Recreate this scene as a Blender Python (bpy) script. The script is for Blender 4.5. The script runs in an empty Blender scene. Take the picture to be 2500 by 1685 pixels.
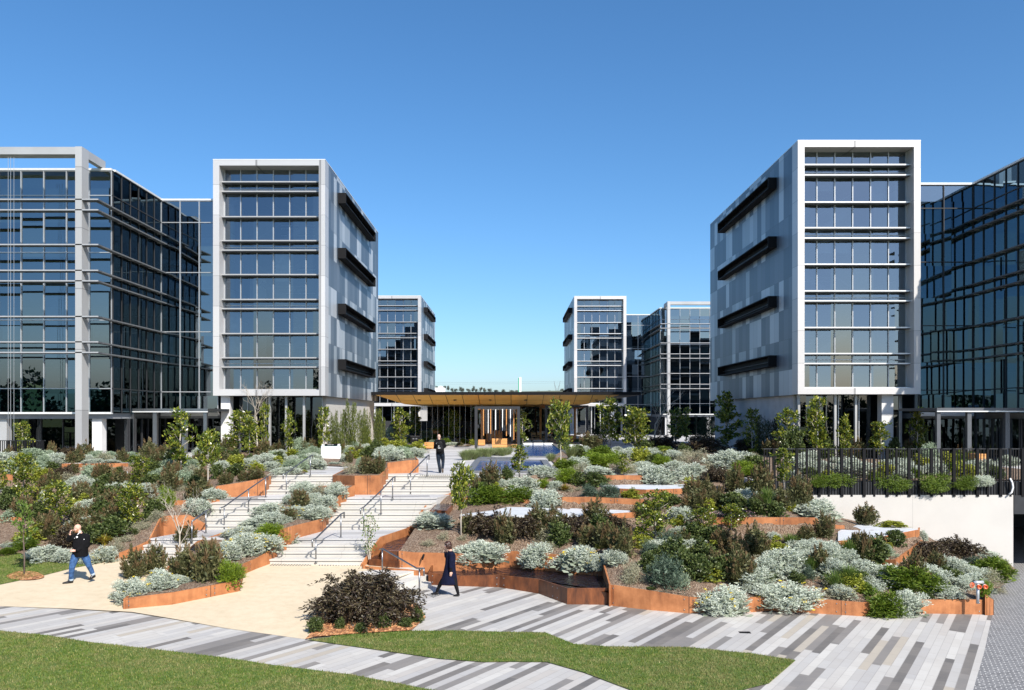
import bpy, bmesh, math, random
import numpy as np
from mathutils import Vector, Matrix, Quaternion
from mathutils.bvhtree import BVHTree
from mathutils.geometry import delaunay_2d_cdt

random.seed(7)
rng = np.random.default_rng(11)
scene = bpy.context.scene
col = scene.collection
R = math.radians

# ------------------------------------------------------------------ camera model
F = 2000.0      # focal length in photo pixels (photo 2500 x 1685)
H = 2.65        # eye height above the upper plaza (z = 0)
CX, CY = 1247.0, 1014.0

def at_d(px, py, d):
    return Vector(((px - CX) / F * d, d, H - (py - CY) / F * d))

def at_z(px, py, z):
    return at_d(px, py, (H - z) * F / (py - CY))

class Plane:                     # z = a + b X + c Y
    def __init__(s, a, b, c): s.a, s.b, s.c = a, b, c
    def z(s, x, y): return s.a + s.b * x + s.c * y
    def at(s, px, py, up=0.0):
        u, v = (px - CX) / F, (py - CY) / F
        d = (H - s.a - up) / (v + s.b * u + s.c)
        return Vector((u * d, d, H - v * d))
    @staticmethod
    def through(p, q, r):
        A = np.array([[1, *p[:2]], [1, *q[:2]], [1, *r[:2]]])
        return Plane(*np.linalg.solve(A, np.array([p[2], q[2], r[2]])))

PAVE = Plane(-2.836, -0.032, 0.0)
SAND = Plane.through(PAVE.at(0, 1480), PAVE.at(750, 1558), Vector((-8.0, 27.1, -2.28)))

FR = dict(A=(0, 960, .33155), B=(500, 960, .33155), C=(1000, 960, .33155), D=(1500, 960, .35714),
          E=(1980, 1040, .33163), Fq=(0, 1040, .20408), G=(300, 1000, .20408), Hh=(600, 960, .17857),
          I=(1140, 980, .12892), J=(1500, 980, .17857), K=(2180, 960, .19127), N=(0, 0, 1.0), S=(730, 1370, .13752))
def fx(fr, x, y):
    a, b, s = FR[fr]
    return a + x * s, b + y * s

# ------------------------------------------------------------------ objects
def tag(o, label=None, cat=None, group=None, kind=None):
    if label: o['label'] = label
    if cat: o['category'] = cat
    if group: o['group'] = group
    if kind: o['kind'] = kind
    return o

def empty(name, loc=(0, 0, 0), label=None, cat=None, group=None):
    o = bpy.data.objects.new(name, None)
    o.empty_display_size = .2
    col.objects.link(o)
    o.location = loc
    return tag(o, label, cat, group)

def link(name, me, parent=None, loc=None):
    o = bpy.data.objects.new(name, me)
    col.objects.link(o)
    if parent is not None: o.parent = parent
    if loc is not None: o.location = loc
    return o

def copy_tree(o, parent=None):
    c = o.copy()
    col.objects.link(c)
    if parent is not None: c.parent = parent
    for ch in list(o.children):
        copy_tree(ch, c)
    return c

class MB:
    """collects shapes, builds ONE mesh object"""
    def __init__(s):
        s.v, s.f, s.m, s.uv = [], [], [], {}
    def quad(s, a, b, c, d, m=0):
        i = len(s.v); s.v += [tuple(a), tuple(b), tuple(c), tuple(d)]; s.f.append((i, i + 1, i + 2, i + 3)); s.m.append(m)
    def poly(s, pts, m=0):
        i = len(s.v); s.v += [tuple(p) for p in pts]; s.f.append(tuple(range(i, i + len(pts)))); s.m.append(m)
    def box(s, x0, x1, y0, y1, z0, z1, m=0):
        i = len(s.v)
        if x0 > x1: x0, x1 = x1, x0
        if y0 > y1: y0, y1 = y1, y0
        s.v += [(x0, y0, z0), (x1, y0, z0), (x1, y1, z0), (x0, y1, z0), (x0, y0, z1), (x1, y0, z1), (x1, y1, z1), (x0, y1, z1)]
        for q in ((0, 3, 2, 1), (4, 5, 6, 7), (0, 1, 5, 4), (1, 2, 6, 5), (2, 3, 7, 6), (3, 0, 4, 7)):
            s.f.append(tuple(i + k for k in q)); s.m.append(m)
        return s
    def beam(s, a, b, w, h, m=0, up=(0, 0, 1)):
        a, b = Vector(a), Vector(b)
        t = (b - a).normalized(); u = Vector(up)
        r = t.cross(u)
        if r.length < 1e-4: r = Vector((1, 0, 0))
        r.normalize(); u = r.cross(t).normalized()
        i = len(s.v)
        for p in (a, b):
            for (sr, su) in ((-1, -1), (1, -1), (1, 1), (-1, 1)):
                s.v.append(tuple(p + r * (sr * w / 2) + u * (su * h / 2)))
        for q in ((0, 1, 2, 3), (7, 6, 5, 4), (0, 4, 5, 1), (1, 5, 6, 2), (2, 6, 7, 3), (3, 7, 4, 0)):
            s.f.append(tuple(i + k for k in q)); s.m.append(m)
        return s
    def prism(s, pts, z0, z1, m=0):
        """pts: ccw (x, y); z0 / z1 numbers or lists"""
        n = len(pts); i = len(s.v)
        zz0 = z0 if isinstance(z0, (list, tuple)) else [z0] * n
        zz1 = z1 if isinstance(z1, (list, tuple)) else [z1] * n
        s.v += [(p[0], p[1], z) for p, z in zip(pts, zz0)] + [(p[0], p[1], z) for p, z in zip(pts, zz1)]
        s.f.append(tuple(i + k for k in reversed(range(n)))); s.m.append(m)
        s.f.append(tuple(i + n + k for k in range(n))); s.m.append(m)
        for k in range(n):
            l = (k + 1) % n
            s.f.append((i + k, i + l, i + n + l, i + n + k)); s.m.append(m)
        return s
    def tube(s, pts, rad, sides=6, m=0, cap=True):
        pts = [Vector(p) for p in pts]; n = len(pts)
        if not isinstance(rad, (list, tuple)): rad = [rad] * n
        base = len(s.v); prev = None
        for k, p in enumerate(pts):
            t = (pts[min(k + 1, n - 1)] - pts[max(k - 1, 0)])
            t = t.normalized() if t.length > 1e-9 else Vector((0, 0, 1))
            if prev is None:
                u = t.orthogonal().normalized()
            else:
                u = prev - t * prev.dot(t)
                u = u.normalized() if u.length > 1e-6 else t.orthogonal().normalized()
            prev = u; w = t.cross(u)
            for j in range(sides):
                a = 2 * math.pi * j / sides
                s.v.append(tuple(p + (u * math.cos(a) + w * math.sin(a)) * rad[k]))
        for k in range(n - 1):
            for j in range(sides):
                l = (j + 1) % sides
                s.f.append((base + k * sides + j, base + k * sides + l, base + (k + 1) * sides + l, base + (k + 1) * sides + j)); s.m.append(m)
        if cap:
            s.f.append(tuple(base + j for j in reversed(range(sides)))); s.m.append(m)
            s.f.append(tuple(base + (n - 1) * sides + j for j in range(sides))); s.m.append(m)
        return s
    def lathe(s, prof, origin=(0, 0, 0), axis=(0, 0, 1), sides=12, m=0):
        o = Vector(origin); t = Vector(axis).normalized(); u = t.orthogonal().normalized(); w = t.cross(u)
        base = len(s.v); n = len(prof)
        for (r, h) in prof:
            for j in range(sides):
                a = 2 * math.pi * j / sides
                s.v.append(tuple(o + t * h + (u * math.cos(a) + w * math.sin(a)) * max(r, 1e-4)))
        for k in range(n - 1):
            for j in range(sides):
                l = (j + 1) % sides
                s.f.append((base + k * sides + j, base + k * sides + l, base + (k + 1) * sides + l, base + (k + 1) * sides + j)); s.m.append(m)
        s.f.append(tuple(base + j for j in reversed(range(sides)))); s.m.append(m)
        s.f.append(tuple(base + (n - 1) * sides + j for j in range(sides))); s.m.append(m)
        return s
    def mesh(s, name, mats, smooth=False):
        me = bpy.data.meshes.new(name)
        me.from_pydata(s.v, [], s.f)
        for mt in (mats if isinstance(mats, (list, tuple)) else [mats]): me.materials.append(mt)
        if any(s.m): me.polygons.foreach_set('material_index', s.m)
        if smooth: me.polygons.foreach_set('use_smooth', [True] * len(s.f))
        me.update()
        return me
    def build(s, name, mats, parent=None, smooth=False, bevel=0):
        o = link(name, s.mesh(name, mats, smooth), parent)
        if bevel:
            b = o.modifiers.new('bevel', 'BEVEL'); b.width = bevel; b.segments = 2; b.limit_method = 'ANGLE'; b.angle_limit = R(40)
        return o

def np_mesh(name, V, Q, mats, midx=None):
    """V (n,3) float, Q (m,k) int -> mesh"""
    V = np.asarray(V, dtype=np.float32); Q = np.asarray(Q, dtype=np.int32)
    me = bpy.data.meshes.new(name)
    k = Q.shape[1]
    me.vertices.add(len(V)); me.vertices.foreach_set('co', V.ravel())
    me.loops.add(Q.size); me.loops.foreach_set('vertex_index', Q.ravel())
    me.polygons.add(len(Q)); me.polygons.foreach_set('loop_start', np.arange(0, Q.size, k, dtype=np.int32))
    for mt in mats: me.materials.append(mt)
    if midx is not None: me.polygons.foreach_set('material_index', np.asarray(midx, dtype=np.int32))
    me.update(calc_edges=True); me.validate()
    return me

# ------------------------------------------------------------------ materials
class NT:
    def __init__(s, name):
        s.mat = bpy.data.materials.new(name); s.mat.use_nodes = True
        s.t = s.mat.node_tree; s.n = s.t.nodes; s.l = s.t.links
        s.bsdf = s.n['Principled BSDF']; s.out = s.n['Material Output']
    def new(s, typ, **kw):
        nd = s.n.new(typ)
        for k, v in kw.items(): setattr(nd, k, v)
        return nd
    def put(s, src, dst): s.l.new(src, dst)
    def math(s, op, a, b=None, c=None):
        nd = s.new('ShaderNodeMath', operation=op)
        for i, x in enumerate((a, b, c)):
            if x is None: continue
            if isinstance(x, (int, float)): nd.inputs[i].default_value = x
            else: s.put(x, nd.inputs[i])
        return nd.outputs[0]
    def mix(s, fac, a, b, blend='MIX'):
        nd = s.new('ShaderNodeMix', data_type='RGBA', blend_type=blend)
        for k, x in ((0, fac), (6, a), (7, b)):
            if isinstance(x, (int, float)): nd.inputs[k].default_value = x
            elif isinstance(x, (tuple, list)): nd.inputs[k].default_value = (*x[:3], 1)
            else: s.put(x, nd.inputs[k])
        return nd.outputs[2]
    def ramp(s, fac, stops, interp='LINEAR'):
        nd = s.new('ShaderNodeValToRGB'); cr = nd.color_ramp; cr.interpolation = interp
        while len(cr.elements) < len(stops): cr.elements.new(.5)
        for e, (p, c) in zip(cr.elements, stops):
            e.position = p; e.color = (*c[:3], 1) if isinstance(c, (tuple, list)) else (c, c, c, 1)
        s.put(fac, nd.inputs[0]); return nd.outputs[0]
    def coord(s, which='Object', scale=(1, 1, 1), rot=(0, 0, 0), loc=(0, 0, 0)):
        tc = s.new('ShaderNodeTexCoord'); mp = s.new('ShaderNodeMapping')
        mp.inputs['Scale'].default_value = scale; mp.inputs['Rotation'].default_value = rot; mp.inputs['Location'].default_value = loc
        s.put(tc.outputs[which], mp.inputs[0]); return mp.outputs[0]
    def noise(s, vec, scale, detail=4, rough=.55, out='Fac', dist=0):
        nd = s.new('ShaderNodeTexNoise'); nd.inputs['Scale'].default_value = scale; nd.inputs['Detail'].default_value = detail
        nd.inputs['Roughness'].default_value = rough; nd.inputs['Distortion'].default_value = dist
        if vec is not None: s.put(vec, nd.inputs['Vector'])
        return nd.outputs[out]
    def bump(s, h, strength=.3, dist=.02):
        nd = s.new('ShaderNodeBump'); nd.inputs['Strength'].default_value = strength; nd.inputs['Distance'].default_value = dist
        s.put(h, nd.inputs['Height']); s.put(nd.outputs[0], s.bsdf.inputs['Normal'])
    def set(s, **kw):
        for k, v in kw.items():
            inp = s.bsdf.inputs[k.replace('_', ' ')]
            if isinstance(v, (int, float)): inp.default_value = v
            elif isinstance(v, (tuple, list)): inp.default_value = (*v[:3], 1)
            else: s.put(v, inp)
        return s

def plain(name, c, rough=.6, metal=0.0, var=.06, scale=3.0, spec=.5):
    t = NT(name)
    n = t.noise(t.coord(), scale, 5, .6)
    c2 = tuple(max(0, x * (1 - var * 2)) for x in c); c1 = tuple(min(1, x * (1 + var)) for x in c)
    t.set(Base_Color=t.ramp(n, [(.3, c2), (.7, c1)]), Roughness=rough, Metallic=metal)
    t.bsdf.inputs['Specular IOR Level'].default_value = spec
    return t.mat

def leafmat(name, stops, rough=.55, trans=.25, spec=.35):
    t = NT(name)
    g = t.new('ShaderNodeNewGeometry')
    c = t.ramp(g.outputs['Random Per Island'], stops)
    t.set(Base_Color=c, Roughness=rough); t.bsdf.inputs['Specular IOR Level'].default_value = spec
    tr = t.new('ShaderNodeBsdfTranslucent'); t.put(c, tr.inputs[0])
    mx = t.new('ShaderNodeMixShader'); mx.inputs[0].default_value = trans
    t.put(t.bsdf.outputs[0], mx.inputs[1]); t.put(tr.outputs[0], mx.inputs[2]); t.put(mx.outputs[0], t.out.inputs[0])
    return t.mat

M = {}
M['metal_light'] = plain('light_aluminium', (.40, .40, .395), .42, .25, .05, .8)
M['fin_grey'] = plain('grey_fin_metal', (.40, .40, .40), .42, .3, .04)
M['blade_shade'] = plain('shaded_blade_metal', (.15, .155, .16), .5, .3, .04)  # darker copy of the fin grey; underside shade is put into it
M['fin_dark'] = plain('dark_shaded_metal', (.10, .105, .115), .45, .3, .05)  # dark tone also holds the shade under fins and blades
M['pole_white'] = plain('white_column', (.62, .61, .60), .5, 0, .04)
M['metal_trim'] = plain('pale_trim', (.72, .72, .70), .4, .3, .03)
M['mullion'] = plain('mullion_metal', (.45, .46, .47), .4, .5, .03)
M['black'] = plain('black_metal', (.008, .008, .009), .65, 0, .05, 3, .15)
M['dark'] = plain('dark_metal', (.03, .031, .034), .5, .2, .08)
M['dark_wall'] = plain('dark_wall', (.025, .027, .03), .6, 0, .1)
M['steel'] = plain('brushed_steel', (.27, .275, .28), .32, .9, .04)
M['white'] = plain('white_paint', (.8, .8, .79), .5, 0, .02)
M['concrete'] = plain('grey_concrete', (.46, .46, .46), .8, 0, .08, 1.5)
M['slab_top'] = plain('honed_slab', (.52, .54, .56), .55, 0, .08, 2)
M['interior'] = plain('interior_grey', (.20, .21, .22), .8, 0, .05)
M['interior_dark'] = plain('interior_dark', (.04, .045, .05), .8, 0, .05)
M['slat'] = plain('pale_slat', (.62, .60, .54), .6, 0, .05)
M['timber'] = None
M['stone_dark'] = plain('dark_stone', (.13, .135, .14), .6, 0, .15, 4)
M['skin'] = plain('skin', (.58, .34, .25), .55, 0, .04, 9)
M['bark_pale'] = plain('pale_bark', (.45, .40, .33), .85, 0, .15, 12)
M['bark_dark'] = plain('dark_bark', (.12, .09, .07), .85, 0, .2, 12)

def m_timber():
    t = NT('timber_boards')
    v = t.coord('Object', (1, 1, 1))
    sx = t.new('ShaderNodeSeparateXYZ'); t.put(v, sx.inputs[0])
    row = t.math('FLOOR', t.math('MULTIPLY', sx.outputs['Z'], 7.5))
    wn = t.new('ShaderNodeTexWhiteNoise', noise_dimensions='1D'); t.put(row, wn.inputs['W'])
    fr = t.math('FRACT', t.math('MULTIPLY', sx.outputs['Z'], 7.5))
    gap = t.math('LESS_THAN', fr, .08)
    n = t.noise(t.coord('Object', (2, 2, 30)), 3, 4)
    base = t.mix(n, (.58, .25, .07), (.72, .36, .12))
    base = t.mix(t.math('MULTIPLY', wn.outputs[0], .35), base, (.42, .17, .05))
    t.set(Base_Color=t.mix(gap, base, (.05, .02, .008)), Roughness=.55)
    return t.mat
M['timber'] = m_timber()

def m_soffit():
    t = NT('timber_soffit')
    v = t.coord('Object')
    sx = t.new('ShaderNodeSeparateXYZ'); t.put(v, sx.inputs[0])
    gx = t.math('LESS_THAN', t.math('FRACT', t.math('MULTIPLY', sx.outputs['X'], 1 / 1.4)), .035)
    gy = t.math('LESS_THAN', t.math('FRACT', t.math('MULTIPLY', sx.outputs['Y'], 1 / 4.0)), .012)
    wn = t.new('ShaderNodeTexWhiteNoise', noise_dimensions='2D')
    cb = t.new('ShaderNodeCombineXYZ')
    t.put(t.math('FLOOR', t.math('MULTIPLY', sx.outputs['X'], 1 / 1.4)), cb.inputs[0])
    t.put(t.math('FLOOR', t.math('MULTIPLY', sx.outputs['Y'], 1 / 4.0)), cb.inputs[1])
    t.put(cb.outputs[0], wn.inputs['Vector'])
    n = t.noise(t.coord('Object', (6, .4, 1)), 4, 4)
    base = t.mix(n, (.86, .45, .09), (.95, .58, .15))
    base = t.mix(t.math('MULTIPLY', wn.outputs[0], .4), base, (.74, .36, .07))
    t.set(Base_Color=t.mix(t.math('MAXIMUM', gx, gy), base, (.06, .025, .01)), Roughness=.5)
    return t.mat
M['soffit'] = m_soffit()

def m_corten():
    t = NT('weathering_steel')
    tc = t.new('ShaderNodeTexCoord')
    mp = t.new('ShaderNodeMapping'); mp.inputs['Scale'].default_value = (1, .16, 1); t.put(tc.outputs['UV'], mp.inputs[0])
    streak = t.noise(mp.outputs[0], 7, 6, .65)
    blotch = t.noise(tc.outputs['Object'], 1.6, 5, .6)
    fine = t.noise(tc.outputs['Object'], 28, 3, .6)
    c = t.ramp(t.math('ADD', t.math('MULTIPLY', streak, .3), t.math('MULTIPLY', blotch, .7)),
               [(.3, (.12, .042, .016)), (.44, (.31, .115, .038)), (.6, (.47, .19, .07)), (.8, (.54, .245, .10))])
    c = t.mix(t.math('MULTIPLY', fine, .3), c, (.24, .08, .03))
    sx = t.new('ShaderNodeSeparateXYZ'); t.put(tc.outputs['UV'], sx.inputs[0])
    fr = t.math('FRACT', t.math('MULTIPLY', sx.outputs['X'], 1 / 2.3))
    seam = t.math('LESS_THAN', fr, .008)
    # soft drip band near seams
    near = t.math('LESS_THAN', t.math('ABSOLUTE', t.math('SUBTRACT', fr, .055)), .008)
    drip = t.math('MULTIPLY', near, t.math('GREATER_THAN', streak, .45))
    c = t.mix(t.math('MULTIPLY', drip, .45), c, (.08, .035, .02))
    c = t.mix(seam, c, (.03, .014, .01))
    t.set(Base_Color=c, Roughness=.72, Metallic=.1)
    t.bump(fine, .15, .01)
    return t.mat
M['corten'] = m_corten()
def m_corten_dark():  # darker, smoother copy of the weathering steel
    t = NT('dark_rusted_steel')
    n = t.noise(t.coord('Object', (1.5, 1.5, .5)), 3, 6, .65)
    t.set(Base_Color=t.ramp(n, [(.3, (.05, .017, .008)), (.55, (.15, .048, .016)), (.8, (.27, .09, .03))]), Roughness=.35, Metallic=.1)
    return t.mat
M['corten_dark'] = m_corten_dark()

def m_mulch():
    t = NT('bark_mulch')
    v = t.coord('Object', (1, 1, 1))
    vo = t.new('ShaderNodeTexVoronoi'); vo.inputs['Scale'].default_value = 22; vo.inputs['Randomness'].default_value = 1
    wv = t.noise(t.coord('Object'), 3.0, 2, .5, 'Color', 0); mpp = t.new('ShaderNodeVectorMath', operation='ADD'); sc3_ = t.new('ShaderNodeVectorMath', operation='SCALE'); sc3_.inputs['Scale'].default_value = .12; t.put(wv, sc3_.inputs[0]); t.put(t.coord('Object', (1.7, .8, 1), (0, 0, .6)), mpp.inputs[0]); t.put(sc3_.outputs[0], mpp.inputs[1]); mp = mpp.outputs[0]; t.put(mp, vo.inputs['Vector'])
    n = t.noise(v, 1.1, 4); n2 = t.noise(v, 9, 4)
    wn = t.new('ShaderNodeTexWhiteNoise', noise_dimensions='3D'); t.put(vo.outputs['Color'], wn.inputs['Vector'])
    c = t.ramp(wn.outputs[0], [(0, (.06, .035, .02)), (.35, (.16, .10, .06)), (.7, (.27, .19, .125)), (1, (.40, .32, .24))])
    c = t.mix(t.math('MULTIPLY', n, .45), c, (.19, .125, .08)); c = t.mix(t.math('MULTIPLY', n2, .25), c, (.12, .07, .05))
    t.set(Base_Color=c, Roughness=.95); t.bump(vo.outputs['Distance'], .9, .05)
    return t.mat
M['mulch'] = m_mulch()

def m_chips():
    t = NT('orange_wood_chips')
    vo = t.new('ShaderNodeTexVoronoi'); vo.inputs['Scale'].default_value = 14; t.put(t.coord('Object', (1.3, .7, 1)), vo.inputs['Vector'])
    wn = t.new('ShaderNodeTexWhiteNoise', noise_dimensions='3D'); t.put(vo.outputs['Color'], wn.inputs['Vector'])
    t.set(Base_Color=t.ramp(wn.outputs[0], [(0, (.14, .05, .02)), (.5, (.38, .16, .06)), (1, (.56, .30, .14))]), Roughness=.9)
    t.bump(vo.outputs['Distance'], .9, .05)
    return t.mat
M['chips'] = m_chips()

def m_sand():
    t = NT('compacted_gravel')
    v = t.coord('Object')
    a = t.noise(v, .5, 5); b = t.noise(v, 60, 3, .7); d = t.noise(v, 4, 5, .6)
    c = t.ramp(a, [(.3, (.49, .405, .275)), (.7, (.55, .46, .325))])
    c = t.mix(t.math('MULTIPLY', b, .5), c, (.60, .50, .36)); c = t.mix(t.ramp(d, [(.4, 0.0), (.75, .5)]), c, (.40, .32, .21)); sp_ = t.noise(v, 110, 2, .8); c = t.mix(t.ramp(sp_, [(.58, 0.0), (.7, .45)]), c, (.26, .19, .12))
    t.set(Base_Color=c, Roughness=.95); t.bump(b, .25, .01)
    return t.mat
M['sand'] = m_sand()

def m_planks(name, ang, row_w, cell_l, stops, joint=.85, jw=.012, tone=.0):
    """long stone planks, whole-plank tone from a random number per cell"""
    t = NT(name)
    v = t.coord('Object', (1, 1, 1), (0, 0, -ang))
    sx = t.new('ShaderNodeSeparateXYZ'); t.put(v, sx.inputs[0])
    rr = t.math('MULTIPLY', sx.outputs['Y'], 1 / row_w)
    row = t.math('FLOOR', rr); rfr = t.math('FRACT', rr)
    w1 = t.new('ShaderNodeTexWhiteNoise', noise_dimensions='1D'); t.put(row, w1.inputs['W'])
    u = t.math('ADD', sx.outputs['X'], t.math('MULTIPLY', w1.outputs[0], 17.3))
    cl = t.math('FLOOR', t.math('MULTIPLY', u, 1 / cell_l))
    cb = t.new('ShaderNodeCombineXYZ'); t.put(row, cb.inputs[0]); t.put(cl, cb.inputs[1])
    w2 = t.new('ShaderNodeTexWhiteNoise', noise_dimensions='2D'); t.put(cb.outputs[0], w2.inputs['Vector'])
    c = t.ramp(w2.outputs[0], stops, 'CONSTANT')
    jf = t.math('MULTIPLY', u, 1 / joint); j = t.math('FRACT', jf)
    cb2 = t.new('ShaderNodeCombineXYZ'); t.put(row, cb2.inputs[0]); t.put(t.math('FLOOR', jf), cb2.inputs[1])
    w3 = t.new('ShaderNodeTexWhiteNoise', noise_dimensions='2D'); t.put(cb2.outputs[0], w3.inputs['Vector'])
    c = t.mix(t.math('MULTIPLY', w3.outputs[0], .22), c, (.30, .27, .24))
    n = t.noise(t.coord('Object', (1, 1, 1), (0, 0, -ang)), 1.3, 6, .65)
    st = t.noise(t.coord('Object', (.5, 5, 1), (0, 0, -ang)), 2.2, 5, .6)
    c = t.mix(t.math('MULTIPLY', st, .30), c, (.32, .28, .225))
    c = t.mix(t.ramp(n, [(.45, 0.0), (.75, .22)]), c, (.28, .25, .22))
    g = t.math('MAXIMUM', t.math('LESS_THAN', rfr, jw / row_w), t.math('LESS_THAN', j, jw / joint))
    c = t.mix(t.math('MULTIPLY', g, .45), c, (.16, .15, .14))
    t.set(Base_Color=c, Roughness=.7); t.bump(n, .06, .01)
    return t.mat
L1, L2, L3, BG, DK1, DK2 = (.45, .44, .42), (.405, .40, .39), (.49, .478, .45), (.38, .34, .28), (.078, .076, .077), (.145, .14, .138)
M['planks'] = m_planks('stone_plank_paving', R(57), .195, 3.1,
    [(0, L1), (.17, L2), (.34, L3), (.48, BG), (.52, (.37, .365, .36)), (.60, L1), (.67, (.42, .40, .375)), (.71, DK1), (.87, DK2)])
M['plaza'] = m_planks('plaza_paving', R(8), .6, 2.4,
    [(0, (.50, .50, .50)), (.35, (.45, .45, .455)), (.65, (.54, .535, .53)), (.84, (.25, .25, .255)), (.92, (.36, .36, .36))], 1.2)

def m_cobble():
    t = NT('cobble_setts')
    br = t.new('ShaderNodeTexBrick'); br.inputs['Scale'].default_value = 1
    br.inputs['Brick Width'].default_value = .20; br.inputs['Row Height'].default_value = .10; br.inputs['Mortar Size'].default_value = .012
    br.inputs['Color1'].default_value = (.075, .075, .08, 1); br.inputs['Color2'].default_value = (.14, .14, .145, 1); br.inputs['Mortar'].default_value = (.42, .41, .39, 1)
    t.put(t.coord('Object', (1, 1, 1), (0, 0, R(25))), br.inputs['Vector'])
    n = t.noise(t.coord(), 1.2, 4)
    vo = t.new('ShaderNodeTexVoronoi'); vo.inputs['Scale'].default_value = 9; t.put(t.coord(), vo.inputs['Vector'])
    wh = t.math('LESS_THAN', vo.outputs['Distance'], .17)
    c = t.mix(t.math('MULTIPLY', wh, .6), br.outputs[0], (.62, .61, .58))
    t.set(Base_Color=t.mix(t.math('MULTIPLY', n, .3), c, (.10, .10, .105)), Roughness=.7)
    t.bump(br.outputs['Fac'], -.4, .02)
    return t.mat
M['cobble'] = m_cobble()

def m_step():
    t = NT('pale_step_concrete')
    v = t.coord('Object')
    n = t.noise(v, .9, 5); s = t.noise(t.coord('Object', (.6, 4, 4)), 2.5, 5, .65)
    c = t.ramp(n, [(.3, (.46, .44, .40)), (.7, (.53, .51, .465))])
    c = t.mix(t.math('MULTIPLY', s, .3), c, (.38, .345, .29))
    sx = t.new('ShaderNodeSeparateXYZ'); t.put(v, sx.inputs[0])
    j = t.math('LESS_THAN', t.math('FRACT', t.math('MULTIPLY', sx.outputs['X'], 1 / 1.9)), .006)
    t.set(Base_Color=t.mix(t.math('MULTIPLY', j, .6), c, (.2, .18, .16)), Roughness=.8)
    return t.mat
M['step'] = m_step()

def m_render_wall():
    t = NT('pale_concrete_wall')
    v = t.coord('Object')
    n = t.noise(v, .7, 5); s = t.noise(t.coord('Object', (3, 3, .25)), 2, 5, .6)
    c = t.ramp(n, [(.3, (.45, .43, .40)), (.7, (.50, .48, .445))]); c = t.mix(t.math('MULTIPLY', s, .18), c, (.45, .41, .36))
    sx = t.new('ShaderNodeSeparateXYZ'); t.put(v, sx.inputs[0])
    j = t.math('LESS_THAN', t.math('FRACT', t.math('MULTIPLY', t.math('ADD', sx.outputs['X'], 1.15), 1 / 4.2)), .004)
    t.set(Base_Color=t.mix(t.math('MULTIPLY', j, .5), c, (.2, .19, .18)), Roughness=.85)
    return t.mat
M['pale_wall'] = m_render_wall()

def m_grass():
    t = NT('lawn_turf')
    v = t.coord('Object')
    a = t.noise(v, .9, 5, .6); b = t.noise(v, 5, 5, .6); f = t.noise(v, 45, 3, .7)
    c = t.ramp(b, [(.3, (.05, .095, .01)), (.5, (.10, .15, .02)), (.64, (.24, .21, .07))])
    c = t.mix(t.ramp(a, [(.4, 0.0), (.7, .55)]), c, (.07, .14, .022))
    t.set(Base_Color=t.mix(t.math('MULTIPLY', f, .5), c, (.035, .07, .012)), Roughness=.9)
    t.bump(f, .6, .03)
    return t.mat
M['turf'] = m_grass()
def m_blade():
    t = NT('grass_blade')
    g = t.new('ShaderNodeNewGeometry')
    c = t.ramp(g.outputs['Random Per Island'], [(0, (.055, .105, .008)), (.5, (.11, .175, .018)), (.85, (.165, .215, .033)), (1, (.34, .29, .09))])
    d = t.ramp(g.outputs['Random Per Island'], [(0, (.12, .12, .035)), (.5, (.24, .21, .075)), (1, (.38, .32, .15))])
    v = t.coord('Object'); n = t.noise(v, 1.7, 6, .7); n2 = t.noise(v, .45, 3)
    f = t.ramp(t.math('ADD', t.math('MULTIPLY', n, .7), t.math('MULTIPLY', n2, .3)), [(.46, 0.0), (.58, .7)])
    c = t.mix(f, c, d)
    t.set(Base_Color=c, Roughness=.6)
    tr = t.new('ShaderNodeBsdfTranslucent'); t.put(c, tr.inputs[0])
    mx = t.new('ShaderNodeMixShader'); mx.inputs[0].default_value = .25
    t.put(t.bsdf.outputs[0], mx.inputs[1]); t.put(tr.outputs[0], mx.inputs[2]); t.put(mx.outputs[0], t.out.inputs[0])
    return t.mat
M['blade'] = m_blade()

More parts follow.
